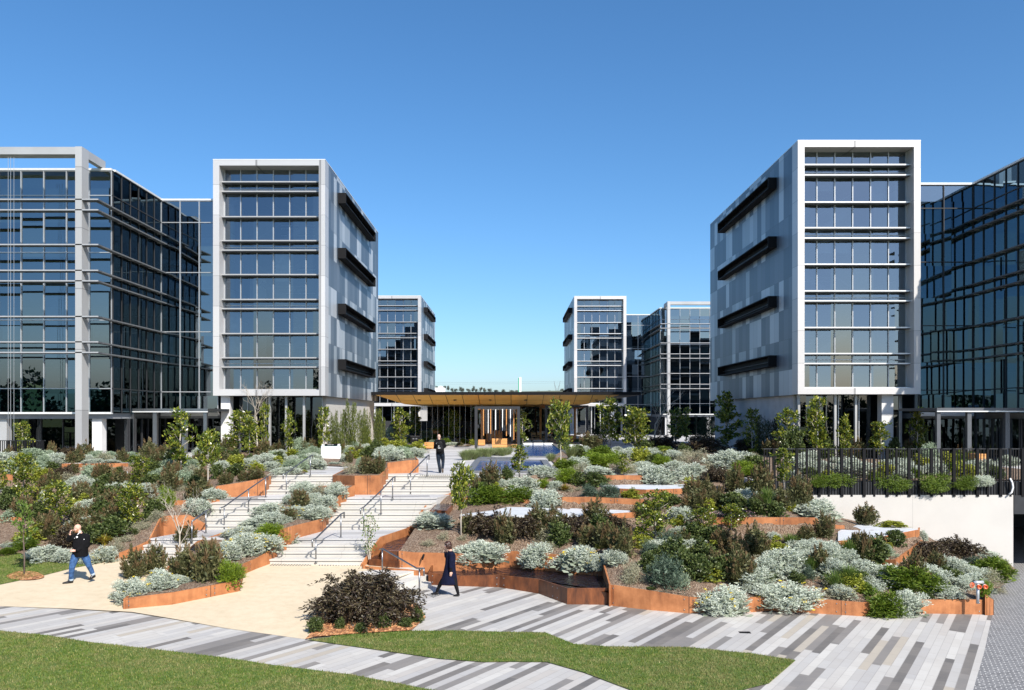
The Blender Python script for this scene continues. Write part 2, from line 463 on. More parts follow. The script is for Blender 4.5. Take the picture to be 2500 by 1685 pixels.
def m_glass(name, tint, refl, base=.10):
    t = NT(name)
    g = t.new('ShaderNodeBsdfGlossy'); g.inputs['Color'].default_value = (*refl, 1); g.inputs['Roughness'].default_value = .0
    tr = t.new('ShaderNodeBsdfTransparent'); tr.inputs[0].default_value = (*tint, 1)
    lw = t.new('ShaderNodeFresnel'); lw.inputs[0].default_value = 1.5
    # slight waviness of the panes
    n = t.noise(t.coord('Object'), .45, 2)
    bp = t.new('ShaderNodeBump'); bp.inputs['Strength'].default_value = .03; bp.inputs['Distance'].default_value = .02
    t.put(n, bp.inputs['Height'])
    sx = t.new('ShaderNodeSeparateXYZ'); t.put(t.coord('Object'), sx.inputs[0])
    cb = t.new('ShaderNodeCombineXYZ')
    for i, (ax, w) in enumerate((('X', 1.3), ('Y', 1.2), ('Z', 1.95))): t.put(t.math('FLOOR', t.math('MULTIPLY', t.math('ADD', sx.outputs[ax], .013), 1 / w)), cb.inputs[i])
    wn = t.new('ShaderNodeTexWhiteNoise', noise_dimensions='3D'); t.put(cb.outputs[0], wn.inputs['Vector'])
    va = t.new('ShaderNodeVectorMath', operation='SUBTRACT'); va.inputs[1].default_value = (.5, .5, .5); t.put(wn.outputs['Color'], va.inputs[0])
    vs_ = t.new('ShaderNodeVectorMath', operation='SCALE'); vs_.inputs['Scale'].default_value = .05; t.put(va.outputs[0], vs_.inputs[0])
    vd = t.new('ShaderNodeVectorMath', operation='ADD'); t.put(bp.outputs[0], vd.inputs[0]); t.put(vs_.outputs[0], vd.inputs[1])
    vn = t.new('ShaderNodeVectorMath', operation='NORMALIZE'); t.put(vd.outputs[0], vn.inputs[0]); t.put(vn.outputs[0], g.inputs['Normal'])
    f = t.math('MINIMUM', t.math('ADD', lw.outputs[0], base), .95)
    mx = t.new('ShaderNodeMixShader'); t.put(f, mx.inputs[0]); t.put(tr.outputs[0], mx.inputs[1]); t.put(g.outputs[0], mx.inputs[2])
    t.put(mx.outputs[0], t.out.inputs[0])
    return t.mat
M['glass'] = m_glass('tinted_glass', (.42, .49, .55), (.80, .90, 1.0), .17)
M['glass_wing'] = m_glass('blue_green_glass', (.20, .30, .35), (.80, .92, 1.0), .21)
M['glass_shade'] = m_glass('navy_glass', (.10, .16, .19), (.27, .39, .47), .06)  # dark copy of the wing glass; carries the right wing's shade
M['glass_dark'] = m_glass('dark_glass', (.14, .18, .20), (.85, .93, 1.0), .05)
M['glass_teal'] = m_glass('teal_glass', (.04, .22, .27), (.40, .85, 1.0), .07)

def m_panels(name, axis, row_h, z_off, col_w, shades, metal=.55, rough=.38):
    """upright metal panels in staggered rows, each of one of a few greys"""
    t = NT(name)
    v = t.coord('Object'); sx = t.new('ShaderNodeSeparateXYZ'); t.put(v, sx.inputs[0])
    rr = t.math('MULTIPLY', t.math('ADD', sx.outputs['Z'], z_off), 1 / row_h)
    cc = t.math('MULTIPLY', sx.outputs[axis], 1 / col_w)
    cb = t.new('ShaderNodeCombineXYZ'); t.put(t.math('FLOOR', rr), cb.inputs[0]); t.put(t.math('FLOOR', cc), cb.inputs[1])
    w = t.new('ShaderNodeTexWhiteNoise', noise_dimensions='2D'); t.put(cb.outputs[0], w.inputs['Vector'])
    c = t.ramp(w.outputs[0], [(i / len(shades), s) for i, s in enumerate(shades)], 'CONSTANT')
    g = t.math('MAXIMUM', t.math('LESS_THAN', t.math('FRACT', rr), .012), t.math('LESS_THAN', t.math('FRACT', cc), .03))
    n = t.noise(t.coord('Object', (1, 1, .3)), .6, 4)
    c = t.mix(t.math('MULTIPLY', n, .08), c, (.25, .26, .28))
    t.set(Base_Color=t.mix(t.math('MULTIPLY', g, .55), c, (.05, .05, .055)), Roughness=rough, Metallic=metal)
    return t.mat
M['panels'] = m_panels('zinc_panels', 'Y', 1.9, .25, .92, [(.075, .10, .13), (.13, .155, .185), (.09, .115, .145), (.40, .435, .46), (.11, .135, .165), (.30, .335, .36), (.085, .11, .14), (.46, .49, .51)], .2, .42)
M['frame_panel'] = m_panels('frame_panels', 'X', 1.95, .1, 4.1, [(.47, .465, .46), (.56, .55, .54), (.42, .415, .41), (.50, .49, .485)], .25, .42)
M['frame_panel_r'] = m_panels('pale_frame_panels', 'X', 1.95, .1, 4.1, [(.53, .51, .495), (.58, .56, .545), (.50, .485, .47)], .2, .42)
M['portal_panel'] = m_panels('portal_panels', 'X', 3.3, .4, 9.0, [(.40, .395, .385), (.44, .435, .425), (.37, .365, .36)], .25, .42)

def m_water(name, c, scale=2.2, strength=.25, rough=.03):
    t = NT(name)
    n = t.noise(t.coord('Object', (1, .45, 1)), scale, 4, .6, dist=.4)
    t.set(Base_Color=c, Roughness=rough); t.bsdf.inputs['IOR'].default_value = 1.33; t.bsdf.inputs['Specular IOR Level'].default_value = .8
    t.bump(n, strength, .05 if strength < .9 else .22)
    return t.mat
M['water'] = m_water('pool_water', (.025, .085, .26), 1.6, .5, .12)  # blue of the reflected sky is put into the base colour
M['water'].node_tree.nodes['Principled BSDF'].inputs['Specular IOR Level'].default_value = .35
M['water_dark'] = m_water('basin_water', (.012, .009, .014), 5, .9)
M['water_dark'].node_tree.nodes['Principled BSDF'].inputs['Specular IOR Level'].default_value = .35
# ================================================================== GROUND
BV_V, BV_F = [], []
def add_bvh(verts, faces):
    o = len(BV_V)
    BV_V.extend([tuple(v) for v in verts]); BV_F.extend([tuple(i + o for i in f) for f in faces])

def sheet(name, pts3, mat, kind='structure', bvh=True):
    mb = MB(); mb.poly(pts3)
    # make it face up
    n = Vector((0, 0, 0))
    for i in range(len(pts3)):
        a, b = Vector(pts3[i]), Vector(pts3[(i + 1) % len(pts3)]); n += a.cross(b)
    if n.z < 0: mb.f = [tuple(reversed(f)) for f in mb.f]
    o = mb.build(name, mat); tag(o, kind=kind)
    if bvh: add_bvh(mb.v, [(0, i, i + 1) for i in range(1, len(pts3) - 1)] if len(pts3) < 5 else tess(pts3))
    return o

def tess(pts3):
    from mathutils.geometry import tessellate_polygon
    return [tuple(t) for t in tessellate_polygon([[Vector(p) for p in pts3]])]

def onp(plane, pts, up=0.0):
    return [plane.at(x, y, up) for x, y in pts]

def plane_pts(plane, xy, up=0.0):
    return [Vector((x, y, plane.z(x, y) + up)) for x, y in xy]

# far ground, reaching the horizon
gp = MB(); gp.poly([(3500 * math.cos(a), 3500 * math.sin(a), -5.2) for a in np.linspace(0, 2 * math.pi, 49)[:-1]])
tag(gp.build('ground', M['turf']), kind='structure')

sheet('paving', plane_pts(PAVE, [(-34, 6), (22, 6), (22, 34), (-34, 34)]), M['planks'])
sheet('back_lawn', plane_pts(PAVE, [(-34, -60), (34, -60), (34, 5.99), (-34, 5.99)]), M['turf'], bvh=False)
# cobbled drive on the right, running under the podium
cob = [PAVE.at(2423, 1500, .004), PAVE.at(2404, 1590, .004), PAVE.at(2372, 1700, .004), PAVE.at(2330, 1850, .004)]
cob += plane_pts(PAVE, [(40, 12), (40, 48), (17, 48), (17, 34)], .004)
sheet('cobbled_drive', cob, M['cobble'])

SAND_PX = [(-260, 1479), (0, 1480), (172, 1486), (322, 1494), (419, 1510), (553, 1534), (747, 1561), (800, 1500), (880, 1450), (955, 1416), (1026, 1392),
           (1036, 1384), (886, 1377), (640, 1376), (430, 1350), (300, 1352), (60, 1340), (-260, 1352)]
sheet('sand_path', onp(SAND, SAND_PX, .006), M['sand'])

LAWN_FRONT = [(-250, 1530), (0, 1540), (107, 1550), (215, 1567), (376, 1585), (537, 1604), (671, 1624), (859, 1647), (1074, 1688), (1180, 1725), (1180, 1900), (-250, 1900)]
LAWN_ISLE = [(752, 1562), (800, 1556), (854, 1549), (930, 1543), (1004, 1540), (1120, 1540), (1250, 1543), (1331, 1544), (1400, 1572), (1481, 1578), (1680, 1580), (1841, 1596), (1943, 1612),
             (1878, 1668), (1790, 1690), (1640, 1712), (1550, 1688), (1427, 1642), (1336, 1616), (1250, 1615), (1182, 1616), (1074, 1608), (913, 1585)]
LAWN_SIDE = [(-260, 1478), (0, 1427), (109, 1404), (172, 1388), (250, 1373), (160, 1368), (83, 1364), (50, 1346), (0, 1352), (-260, 1362)]
lawns = []
for nm, pl, px, up in (('front_lawn', PAVE, LAWN_FRONT, .02), ('island_lawn', PAVE, LAWN_ISLE, .02), ('side_lawn', SAND, LAWN_SIDE, .02)):
    pts = onp(pl, px, up); sheet(nm, pts, M['turf']); lawns.append((pl, pts, up))

def inside(poly, x, y):
    """vectorised point in polygon"""
    c = np.zeros(len(x), dtype=bool); n = len(poly)
    for i in range(n):
        x0, y0 = poly[i][0], poly[i][1]; x1, y1 = poly[(i + 1) % n][0], poly[(i + 1) % n][1]
        if y0 == y1: continue
        k = ((y0 > y) != (y1 > y)) & (x < (x1 - x0) * (y - y0) / (y1 - y0) + x0)
        c ^= k
    return c

def grass_blades():
    V = []
    for pl, pts, up in lawns:
        xs = [p[0] for p in pts]; ys = [p[1] for p in pts]
        y0 = max(min(ys), 15.0)
        area = (max(xs) - min(xs)) * (max(ys) - y0)
        n = int(area * 1900)
        x = rng.uniform(min(xs), max(xs), n); y = rng.uniform(y0, max(ys), n)
        k = inside([(p[0], p[1]) for p in pts], x, y) & (np.abs(x) < .66 * y + .5)
        x, y = x[k], y[k]; n = len(x)
        z = pl.a + pl.b * x + pl.c * y + up
        a = rng.uniform(0, 2 * np.pi, n); h = rng.uniform(.02, .05, n); w = rng.uniform(.004, .009, n)
        lean = rng.uniform(0, .035, n); la = rng.uniform(0, 2 * np.pi, n)
        b0 = np.stack([x - np.cos(a) * w, y - np.sin(a) * w, z], 1); b1 = np.stack([x + np.cos(a) * w, y + np.sin(a) * w, z], 1)
        t = np.stack([x + np.cos(la) * lean, y + np.sin(la) * lean, z + h], 1)
        V.append(np.stack([b0, b1, t], 1).reshape(-1, 3))
    V = np.concatenate(V); Q = np.arange(len(V)).reshape(-1, 3)
    o = link('grass', np_mesh('grass', V, Q, [M['blade']])); tag(o, 'short mown green grass with dry tips on the lawns', kind='stuff')
grass_blades()

# ------------------------------------------------------------------ stairs
STEP_L = [(27.1, -12.6), (28.5, -12.6), (30.75, -11.75), (32.7, -12.2), (33.1, -12.0), (36.2, -10.75), (37, -10.6)]
STEP_R = [(27.1, -4.9), (28.5, -4.7), (30.75, -3.75), (31.8, -3.4), (34.5, -2.55), (36.2, -2.3), (37, -2.2)]
def lerp(tab, t):
    if t <= tab[0][0]: return tab[0][1]
    for (a, u), (b, v) in zip(tab, tab[1:]):
        if t <= b: return u + (v - u) * (t - a) / (b - a)
    return tab[-1][1]
RISERS = []   # (d, z top after riser)
z = -2.28
for d0, d1, n, h in ((27.1, 28.5, 4, .16), (30.75, 33.1, 6, .16), (34.5, 36.2, 4, .17)):
    for k in range(n):
        z += h; RISERS.append((d0 + (d1 - d0) * k / (n - 1), z))
st = tag(empty('stairs', (0, 0, 0)), kind='structure')
for i, (d, zt) in enumerate(RISERS):
    dn = RISERS[i + 1][0] if i + 1 < len(RISERS) else 37.0
    mb = MB()
    e = .018
    pts = [(lerp(STEP_L, d), d), (lerp(STEP_R, d), d), (lerp(STEP_R, dn), dn - .001), (lerp(STEP_L, dn), dn - .001)]
    rp = [(lerp(STEP_L, d), d + .04), (lerp(STEP_R, d), d + .04), pts[2], pts[3]]
    mb.prism(rp, zt - .6, zt - .052); mb.prism(pts, zt - .05, zt)
    s_ = mb.build('step' if dn - d < 1 else 'landing', M['step'] if dn - d < 1 else M['plaza'], st)
    add_bvh(mb.v, mb.f)

def zone_strip(name, pts, parent=None):
    """strip of small raised warning studs"""
    return None

# small steps down to the lower paving
ss = tag(empty('side_steps'), kind='structure')
NOS = [(-2.37, (928, 1414), (1024, 1391)), (-2.51, (955, 1434), (1044, 1406)), (-2.65, (985, 1455), (1050, 1425)), (-2.79, (1005, 1476), (1048, 1445))]
npts = [(zt, at_z(*a, zt), at_z(*b, zt)) for zt, a, b in NOS]
for k in range(3):
    zt, a, b = npts[k]; _, a0, b0 = npts[k - 1] if k else (0, a + (a - npts[1][1]) * 2.2, b + (b - npts[1][2]) * 2.2)
    ext = (b - a).normalized() * .4
    mb = MB(); q = [a0, a, b + ext * (.25 if k else 0), b0 + ext * (.25 if k else 0)]
    mb.prism([(p.x, p.y) for p in q], zt - .5, zt); mb.build('step', M['step'], ss); add_bvh(mb.v, mb.f)

# ------------------------------------------------------------------ podium and terraces
pod = MB()
pod.prism([(-45, 46), (-14, 40), (-10.6, 36.9), (-2.2, 36.9), (1.5, 37), (9.9, 36.6), (9.9, 32.15), (19.4, 32.15), (60, 32.15), (60, 260), (-60, 260), (-60, 46)], -.45, 0)
tag(pod.build('plaza', M['plaza']), kind='structure')
top_ = [pod.v[i] for i in pod.f[1]]; add_bvh(top_, tess(top_))
ter = MB(); ter.prism([(-60, 40.25), (-19.0, 40.25), (-17.6, 46.9), (-17.6, 53), (-60, 53)], -.4, .3)
tag(ter.build('terrace', M['plaza']), kind='structure'); add_bvh(ter.v, ter.f)

# ------------------------------------------------------------------ garden terrain (TIN)
def P(px, py, d): return at_d(px, py, d)
def terrain(name, border, spots, wobble=.03, step=.45, mat='mulch'):
    bp = [(p.x, p.y) for p in border]
    pts = [Vector((p.x, p.y)) for p in border]; zz = [p.z for p in border]
    for p in spots:
        if inside(bp, np.array([p.x]), np.array([p.y]))[0]:
            pts.append(Vector((p.x, p.y))); zz.append(p.z)
    nb = len(border)
    r = delaunay_2d_cdt(pts, [(i, (i + 1) % nb) for i in range(nb)], [list(range(nb))], 1, 1e-5)
    ov, of, orig = r[0], r[2], r[3]
    co = []
    for v, og in zip(ov, orig):
        co.append(Vector((v.x, v.y, zz[og[0]] if og else zz[min(range(len(pts)), key=lambda i: (pts[i] - v).length)])))
    # dense grid on the coarse TIN
    bv = BVHTree.FromPolygons(co, of)
    xs = [p[0] for p in bp]; ys = [p[1] for p in bp]
    dense = [Vector((p.x, p.y)) for p in co]; dz = [p.z for p in co]
    gx = np.arange(min(xs), max(xs), step); gy = np.arange(min(ys), max(ys), step)
    GX, GY = np.meshgrid(gx, gy); GX = GX.ravel() + rng.uniform(-.12, .12, GX.size); GY = GY.ravel() + rng.uniform(-.12, .12, GY.size)
    ok = inside(bp, GX, GY)
    for x, y in zip(GX[ok], GY[ok]):
        h = bv.ray_cast(Vector((x, y, 20)), Vector((0, 0, -1)))
        if h[0] is None: continue
        dense.append(Vector((x, y))); dz.append(h[0].z + random.uniform(-wobble, wobble))
    r = delaunay_2d_cdt(dense, [tuple(e) for e in []] + [(i, (i + 1) % nb) for i in range(nb)], [list(range(nb))], 1, 1e-5)
    ov, of, orig = r[0], r[2], r[3]
    V = [(v.x, v.y, dz[og[0]] if og else dz[min(range(len(dense)), key=lambda i: (dense[i] - v).length)]) for v, og in zip(ov, orig)]
    me = bpy.data.meshes.new(name); me.from_pydata(V, [], [list(f) for f in of]); me.materials.append(M[mat])
    me.polygons.foreach_set('use_smooth', [True] * len(of)); me.update()
    bm = bmesh.new(); bm.from_mesh(me); bmesh.ops.recalc_face_normals(bm, faces=bm.faces)
    if sum(f.normal.z for f in bm.faces) < 0: bmesh.ops.reverse_faces(bm, faces=bm.faces)
    bm.to_mesh(me); bm.free()
    o = link(name, me); tag(o, kind='structure'); add_bvh(V, of)
    return o

# ------------------------------------------------------------------ corten walls
bolt_me = MB().lathe([(.018, 0), (.018, .008), (.01, .014)], sides=8).mesh('bolt', M['steel'])
WALL_SPOTS = {'L': [], 'R': [], 'M': []}
def corten(label, pts, t=.05, closed=False, side=None, mat='corten', bolts=True, embed=.35, cat='retaining wall', name='steel_wall', parent=None, back=.06):
    """pts: world (top Vector, bottom z) pairs along the wall; outer face towards the camera"""
    n = len(pts)
    mb = MB(); us = [0]
    for (a, _), (b, _) in zip(pts, pts[1:]): us.append(us[-1] + math.hypot(b.x - a.x, b.y - a.y))
    offs = []
    for i in range(n):
        a = pts[max(i - 1, 0)][0]; b = pts[min(i + 1, n - 1)][0]
        d = Vector((b.x - a.x, b.y - a.y)).normalized(); nn = Vector((-d.y, d.x))   # left of travel = away from camera when drawn left to right
        offs.append(nn * t)
    uvs = []
    def q(a, b, c, d, ua, ub):
        mb.quad(a, b, c, d)
        uvs.extend([(ua, a[2]), (ub, b[2]), (ub, c[2]), (ua, d[2])])
    for i in range(n - 1):
        (a, za), (b, zb) = pts[i], pts[i + 1]
        za -= embed; zb -= embed
        oa, ob = offs[i], offs[i + 1]
        A0, B0 = (a.x, a.y, za), (b.x, b.y, zb); A1, B1 = (a.x, a.y, a.z), (b.x, b.y, b.z)
        C0, D0 = (a.x + oa.x, a.y + oa.y, za), (b.x + ob.x, b.y + ob.y, zb); C1, D1 = (a.x + oa.x, a.y + oa.y, a.z), (b.x + ob.x, b.y + ob.y, b.z)
        q(A0, B0, B1, A1, us[i], us[i + 1]); q(D0, C0, C1, D1, us[i + 1], us[i]); q(A1, B1, D1, C1, us[i], us[i + 1])
        if i == 0: q(C0, A0, A1, C1, 0.3, 0.3 + t)
        if i == n - 2: q(B0, D0, D1, B1, 0.3, 0.3 + t)
    me = mb.mesh(name, M[mat])
    uv = me.uv_layers.new(name='UVMap'); uv.data.foreach_set('uv', np.array(uvs, dtype=np.float32).ravel())
    o = link(name, me, parent)
    if parent is None: tag(o, label, cat)
    if side:
        for i in range(n - 1):
            (a, za), (b, zb) = pts[i], pts[i + 1]
            L = us[i + 1] - us[i]; m = max(2, int(L / .5) + 1)
            for k in range(m + 1):
                f = k / m; p = a.lerp(b, f); zz = za + (zb - za) * f
                nn = offs[i].normalized(); bo = nn * .09
                WALL_SPOTS[side].append(Vector((p.x + bo.x, p.y + bo.y, p.z - back)))
                WALL_SPOTS[side].append(Vector((p.x - nn.x * .12, p.y - nn.y * .12, zz)))
    if bolts:
        cnt = 0
        total = us[-1]; k = 0
        while k * 2.3 < total + 1:
            for du in (-.12, .13):
                u = k * 2.3 + du
                if not (.05 < u < total - .05): continue
                i = max(j for j in range(n - 1) if us[j] <= u); f = (u - us[i]) / (us[i + 1] - us[i])
                (a, za), (b, zb) = pts[i], pts[i + 1]
                p = a.lerp(b, f); zz = za + (zb - za) * f; nn = -offs[i].normalized()
                for hz in ((p.z - .09), (zz + .09)):
                    if p.z - zz < .26 and hz != p.z - .09: continue
                    bo = link('bolt', bolt_me, o); bo.location = (p.x + nn.x * .002, p.y + nn.y * .002, hz)
                    bo.rotation_euler = Vector((nn.x, nn.y, 0)).to_track_quat('Z', 'Y').to_euler(); cnt += 1
            k += 1
            if cnt > 60: break
    return o
def W(px, pt, pb, d):                 # wall node from pixels at a known distance
    a = at_d(px, pt, d); return (a, at_d(px, pb, d).z)
def WP(px, pt, pb, plane=PAVE):       # wall node standing on a plane
    b = plane.at(px, pb); a = at_d(px, pt, b.y); return (a, b.z)

# --- left garden walls
corten('long rust-red steel wall beside the left flights under brown shrubs', [W(505, 1222, 1245, 32.4), W(530, 1187, 1215, 33.1), W(590, 1178, 1210, 33.5), W(646, 1167, 1207, 34.0), W(662, 1163, 1181, 35.6)], side='L')
corten('rust-red steel wall at the left edge of the stairs running down to the sand path',
       [WP(280, 1354.6, 1369.5, SAND), W(330, 1336, 1352, 27.6), W(365, 1320, 1338, 28.4), W(391, 1268, 1306, 29.6), W(399.5, 1260, 1301.5, 29.9), W(461, 1257, 1296, 30.3), W(501, 1278, 1291.5, 30.7)], side='L')
corten('low straight rust-red wall below the terrace beside the tall grey column', [W(150, 1132, 1149, 40.2), W(187, 1132, 1149, 40.2), W(250, 1131, 1148, 40.2), W(312, 1131, 1147, 40.2)], side='L', bolts=False)
corten('short rust-red wall at the left picture edge above a pale ledge', [W(-120, 1156, 1189, 36.8), W(0, 1157, 1189, 36.8), W(31, 1159, 1187, 36.8)], side='L', bolts=False)
corten('dark shaded steel wall between a small tree and a bright green bush', [W(320, 1203, 1236, 34.2), W(345, 1204, 1237, 34.0), W(388, 1204, 1237, 34.4)], side='L', mat='corten_dark', bolts=False)  # shade on this wall is put in as the darker steel
corten('short rust-red wall behind the silver bush beside the left stair wall', [W(423, 1222, 1245, 32.4), W(458, 1222, 1242, 32.4)], side='L', bolts=False)
corten('low rust-red wall crossing the bare mulch at the far left', [W(-120, 1263, 1277, 31.3), W(0, 1263, 1277, 31.3), W(58, 1263, 1277, 31.5)], side='L', bolts=False)
corten('tiny rust-red wall end on the mulch slope behind the walking man', [W(272, 1303, 1316, 28.8), W(299, 1304, 1315, 29.0)], side='L', bolts=False)

def ledge(label, px, z, th=.09, wallpx=None):
    pts = [at_z(x, y, z) for x, y in px]
    mb = MB(); mb.prism([(p.x, p.y) for p in pts], z - th, z)
    o = mb.build('stone_ledge', M['slab_top']); tag(o, label, 'bench')
    add_bvh(mb.v, mb.f)
    return o
ledge('pale stone ledge under the low wall by the tall grey column', [(240, 1157), (312, 1157), (312, 1149.5), (240, 1149.5)], -.08)
ledge('pale stone ledge under the short wall at the left picture edge', [(-120, 1196), (34, 1195), (36, 1188), (-120, 1188)], -.55)
ledge('small pale stone ledge beside the bright green bush on the left', [(366, 1246), (384, 1246), (388, 1237.5), (360, 1237.5)], -1.12)
ledge('small pale stone ledge next to the silver bush at the left stair wall', [(398, 1262), (424, 1262), (424, 1249), (398, 1248)], -1.2)

Lb = [SAND.at(-260, 1362, .05), SAND.at(0, 1357, .05), SAND.at(50, 1350, .05), SAND.at(83, 1369, .05), SAND.at(160, 1372, .05), SAND.at(278, 1368, .05),
      P(283, 1357, 27.45), P(330, 1338, 27.75), P(365, 1322, 28.5), P(391, 1271, 29.75), P(401, 1263, 30.0), P(461, 1260, 30.4), P(500, 1281, 30.85),
      P(507, 1225, 32.5), P(530, 1190, 33.2), P(590, 1181, 33.6), P(645, 1170, 34.1), P(662, 1166, 35.7),
      at_z(668, 1157.6, .04), at_z(560, 1128, .15), at_z(470, 1117, .24), at_z(400, 1117, .27), at_z(345, 1127, .27), Vector((-19.3, 40.35, .27)), Vector((-23, 40.35, .27)), Vector((-34, 40.4, .27))]
Ls = WALL_SPOTS['L'] + [P(150, 1240, 33), P(150, 1300, 30), P(250, 1200, 36.3), P(450, 1180, 36), P(200, 1172, 38.3), P(400, 1160, 37.8), P(240, 1260, 32.3), P(200, 1330, 29),
                        P(430, 1215, 33.8), P(20, 1230, 33.5), P(20, 1310, 29.8), P(330, 1300, 29.3), P(100, 1180, 37.6), P(560, 1160, 36.6), P(600, 1145, 37.8), P(480, 1145, 38.8)]
terrain('garden_soil', Lb, Ls)

# --- middle planter between the two runs of stairs
Mw = [WP(301, 1462, 1488, SAND), WP(420, 1447, 1477, SAND), WP(585.5, 1417, 1444, SAND), WP(596, 1376, 1400, SAND)]
corten('low rust-red planter wall facing the sand path with yellow daisies spilling over', Mw[:3], side='M')
corten('rust-red planter wall curving from the sand path to the bottom of the right flights', [Mw[2], WP(597, 1376, 1402, SAND), WP(630, 1362, 1388, SAND), W(662, 1344, 1374, 27.2), W(687, 1293, 1330, 27.9),
        W(709, 1286, 1327, 28.2), W(792, 1266, 1296, 30.4), W(803, 1240, 1280, 31.3), W(820, 1222, 1255, 32.2), W(841, 1198, 1222, 33.0), W(866, 1185, 1212, 33.7)], side='M')
def zst(d): # step level
    zz = -2.28
    for dd, zt in RISERS:
        if d >= dd - .001: zz = zt
    return zz
def WS(px, py_top, d):
    a = at_d(px, py_top, d); return (a, zst(d))
i_, j_ = P(866, 1186, 34.45), P(755, 1190, 34.3)
corten('back end of the stair planter next to the middle landing', [(P(866, 1186, 33.75), -.68), (P(858, 1184, 34.4), -.68), (P(760, 1187, 34.3), -.68)], bolts=False)
corten('left side of the stair planter along the left flights', [(P(760, 1187, 34.3), -.7), (P(700, 1221, 32.6), -1.0), (P(612, 1266, 31), -1.5), (P(566, 1292, 30), -1.64), (P(480, 1322, 28.2), -1.9), (P(400, 1392, 25.8), -2.4), (P(301, 1462, WP(301, 1462, 1488, SAND)[0].y), -2.5)], bolts=False)
Mb = [WP(303, 1464, 1488, SAND)[0], WP(420, 1449, 1477, SAND)[0], WP(584, 1419, 1444, SAND)[0], WP(595, 1379, 1402, SAND)[0], WP(628, 1365, 1388, SAND)[0], P(660, 1347, 27.3), P(685, 1296, 28.0),
      P(707, 1289, 28.3), P(790, 1269, 30.5), P(801, 1243, 31.4), P(818, 1225, 32.3), P(839, 1201, 33.1), P(862, 1187, 33.8), P(856, 1186, 34.35), P(762, 1189, 34.25), P(703, 1223, 32.6), P(614, 1268, 31), P(569, 1294, 30), P(483, 1325, 28.2), P(403, 1395, 25.8)]
terrain('planter_soil', Mb, [P(600, 1330, 27.6), P(500, 1390, 25.3), P(700, 1260, 30.3), P(800, 1210, 33.0)], step=.35)

# --- planter at the top of the stairs
M2 = [W(811.7, 1160.6, 1181, 35.6), W(866, 1161.5, 1206, 34.3), W(927.7, 1160.6, 1205, 34.3), W(947.6, 1141, 1180, 36.2), W(948, 1130, 1162, 37.2), W(997, 1124, 1156, 37.5), W(1022, 1123, 1154, 37.8)]
corten('tall rust-red planter box at the top of the stairs with bolted front', M2, side=None)
corten('left edge of the planter box at the top of the stairs', [(P(870, 1131, 44), 0), (M2[0][0].copy(), -.2)], bolts=False)
corten('right end of the planter box beside the upper plaza', [(P(1022, 1123, 37.8), 0), (P(1016, 1117, 41), 0), (P(1010, 1106, 49), 0)], bolts=False)
T1z = .1
M2b = [P(814, 1161, 35.75), P(866, 1163, 34.65), P(926, 1162, 34.6), P(946, 1143, 36.3), P(947, 1132, 37.3), P(996, 1126, 37.6), P(1020, 1125, 37.9), P(1014, 1118, 41), P(1008, 1107.5, 48.5), at_z(960, 1105, .3), P(872, 1132, 43.8)]
terrain('planter_soil', M2b, [P(900, 1120, 42)], step=.5)
# --- bed under the left tower
T1 = [at_z(668, 1157.4, .05), at_z(737, 1156.8, .05), at_z(749, 1150, .05), at_z(731, 1137, .05), at_z(780, 1135, .05), at_z(836, 1138, .05), P(868, 1134, 43.5), at_z(950, 1107, .28), at_z(1006, 1107.5, .2), at_z(1034, 1097, .08),
      at_z(1100, 1088, .08), at_z(1133, 1087, .08), at_z(1163, 1082, .08), Vector((-3.5, 69, .1)), Vector((-11.6, 69, .1)), Vector((-11.6, 53, .2)), Vector((-19, 53, .25)), Vector((-17.5, 46.9, .26)), at_z(476, 1117.5, .26), at_z(560, 1127, .17)]
terrain('garden_soil', T1, [P(700, 1115, 50), at_z(800, 1110, .3), at_z(880, 1095, .4)], step=.7)

# --- front wall of the right garden and its short return
R1 = [WP(1487, 1428, 1478), WP(1500, 1429, 1480), WP(1590, 1443, 1490), WP(1684, 1458, 1498), WP(1821, 1460, 1496), WP(1879, 1456, 1492), WP(2010, 1464, 1499), WP(2107, 1471, 1505), WP(2255, 1464.5, 1498), WP(2422.7, 1464.5, 1501)]
corten('long low rust-red front wall of the right garden along the stone paving', R1, side='R')
corten('short rust-red return wall behind the grey booster pipe', [R1[-1], (P(2410, 1453, 24.3), R1[-1][1]), (P(2390, 1438, 25.3), R1[-1][1] + .1)], bolts=False)
# back wall of the water basin
R2 = [W(972, 1345, 1388, 27.0), W(1010, 1349, 1390, 27.05), W(1066, 1350, 1391, 27.2), W(1166, 1353, 1392.6, 27.4), W(1232, 1346, 1383, 27.9), W(1275, 1346, 1384, 27.8), W(1331, 1351, 1395, 27.3), W(1400, 1360, 1405, 26.8), W(1471, 1371, 1412, 26.4), W(1487, 1427.5, 1470, 23.9)]
corten('rust-red wall behind the dark water basin with silver bushes hanging over it', R2, side='R')
corten('curved rust-red wall right of the upper stairs under a bright green shrub', [W(1110, 1222, 1245, 33.2), W(1152, 1212, 1229, 33.2), W(1232, 1210.5, 1227, 33.2), W(1300, 1222, 1240, 33.0), W(1345, 1224, 1240, 32.8)], side='R', bolts=False)
corten('rust-red bolted wall behind the long pale ledge in the right garden', [W(1360, 1216, 1238, 32.4), W(1373, 1213.6, 1238, 32.2), W(1444, 1213.6, 1240, 32.0), W(1577, 1220, 1247, 31.6), W(1590, 1222, 1240, 32.0)], side='R')
corten('rust-red front of the long pale ledge behind dark purple shrubs', [W(1123, 1257, 1278, 30.6), W(1240, 1259, 1279, 30.2), W(1340, 1259, 1279, 30.2), W(1454, 1257, 1278, 30.0), W(1556, 1250, 1272, 30.7)], side='R', bolts=False, back=.1)
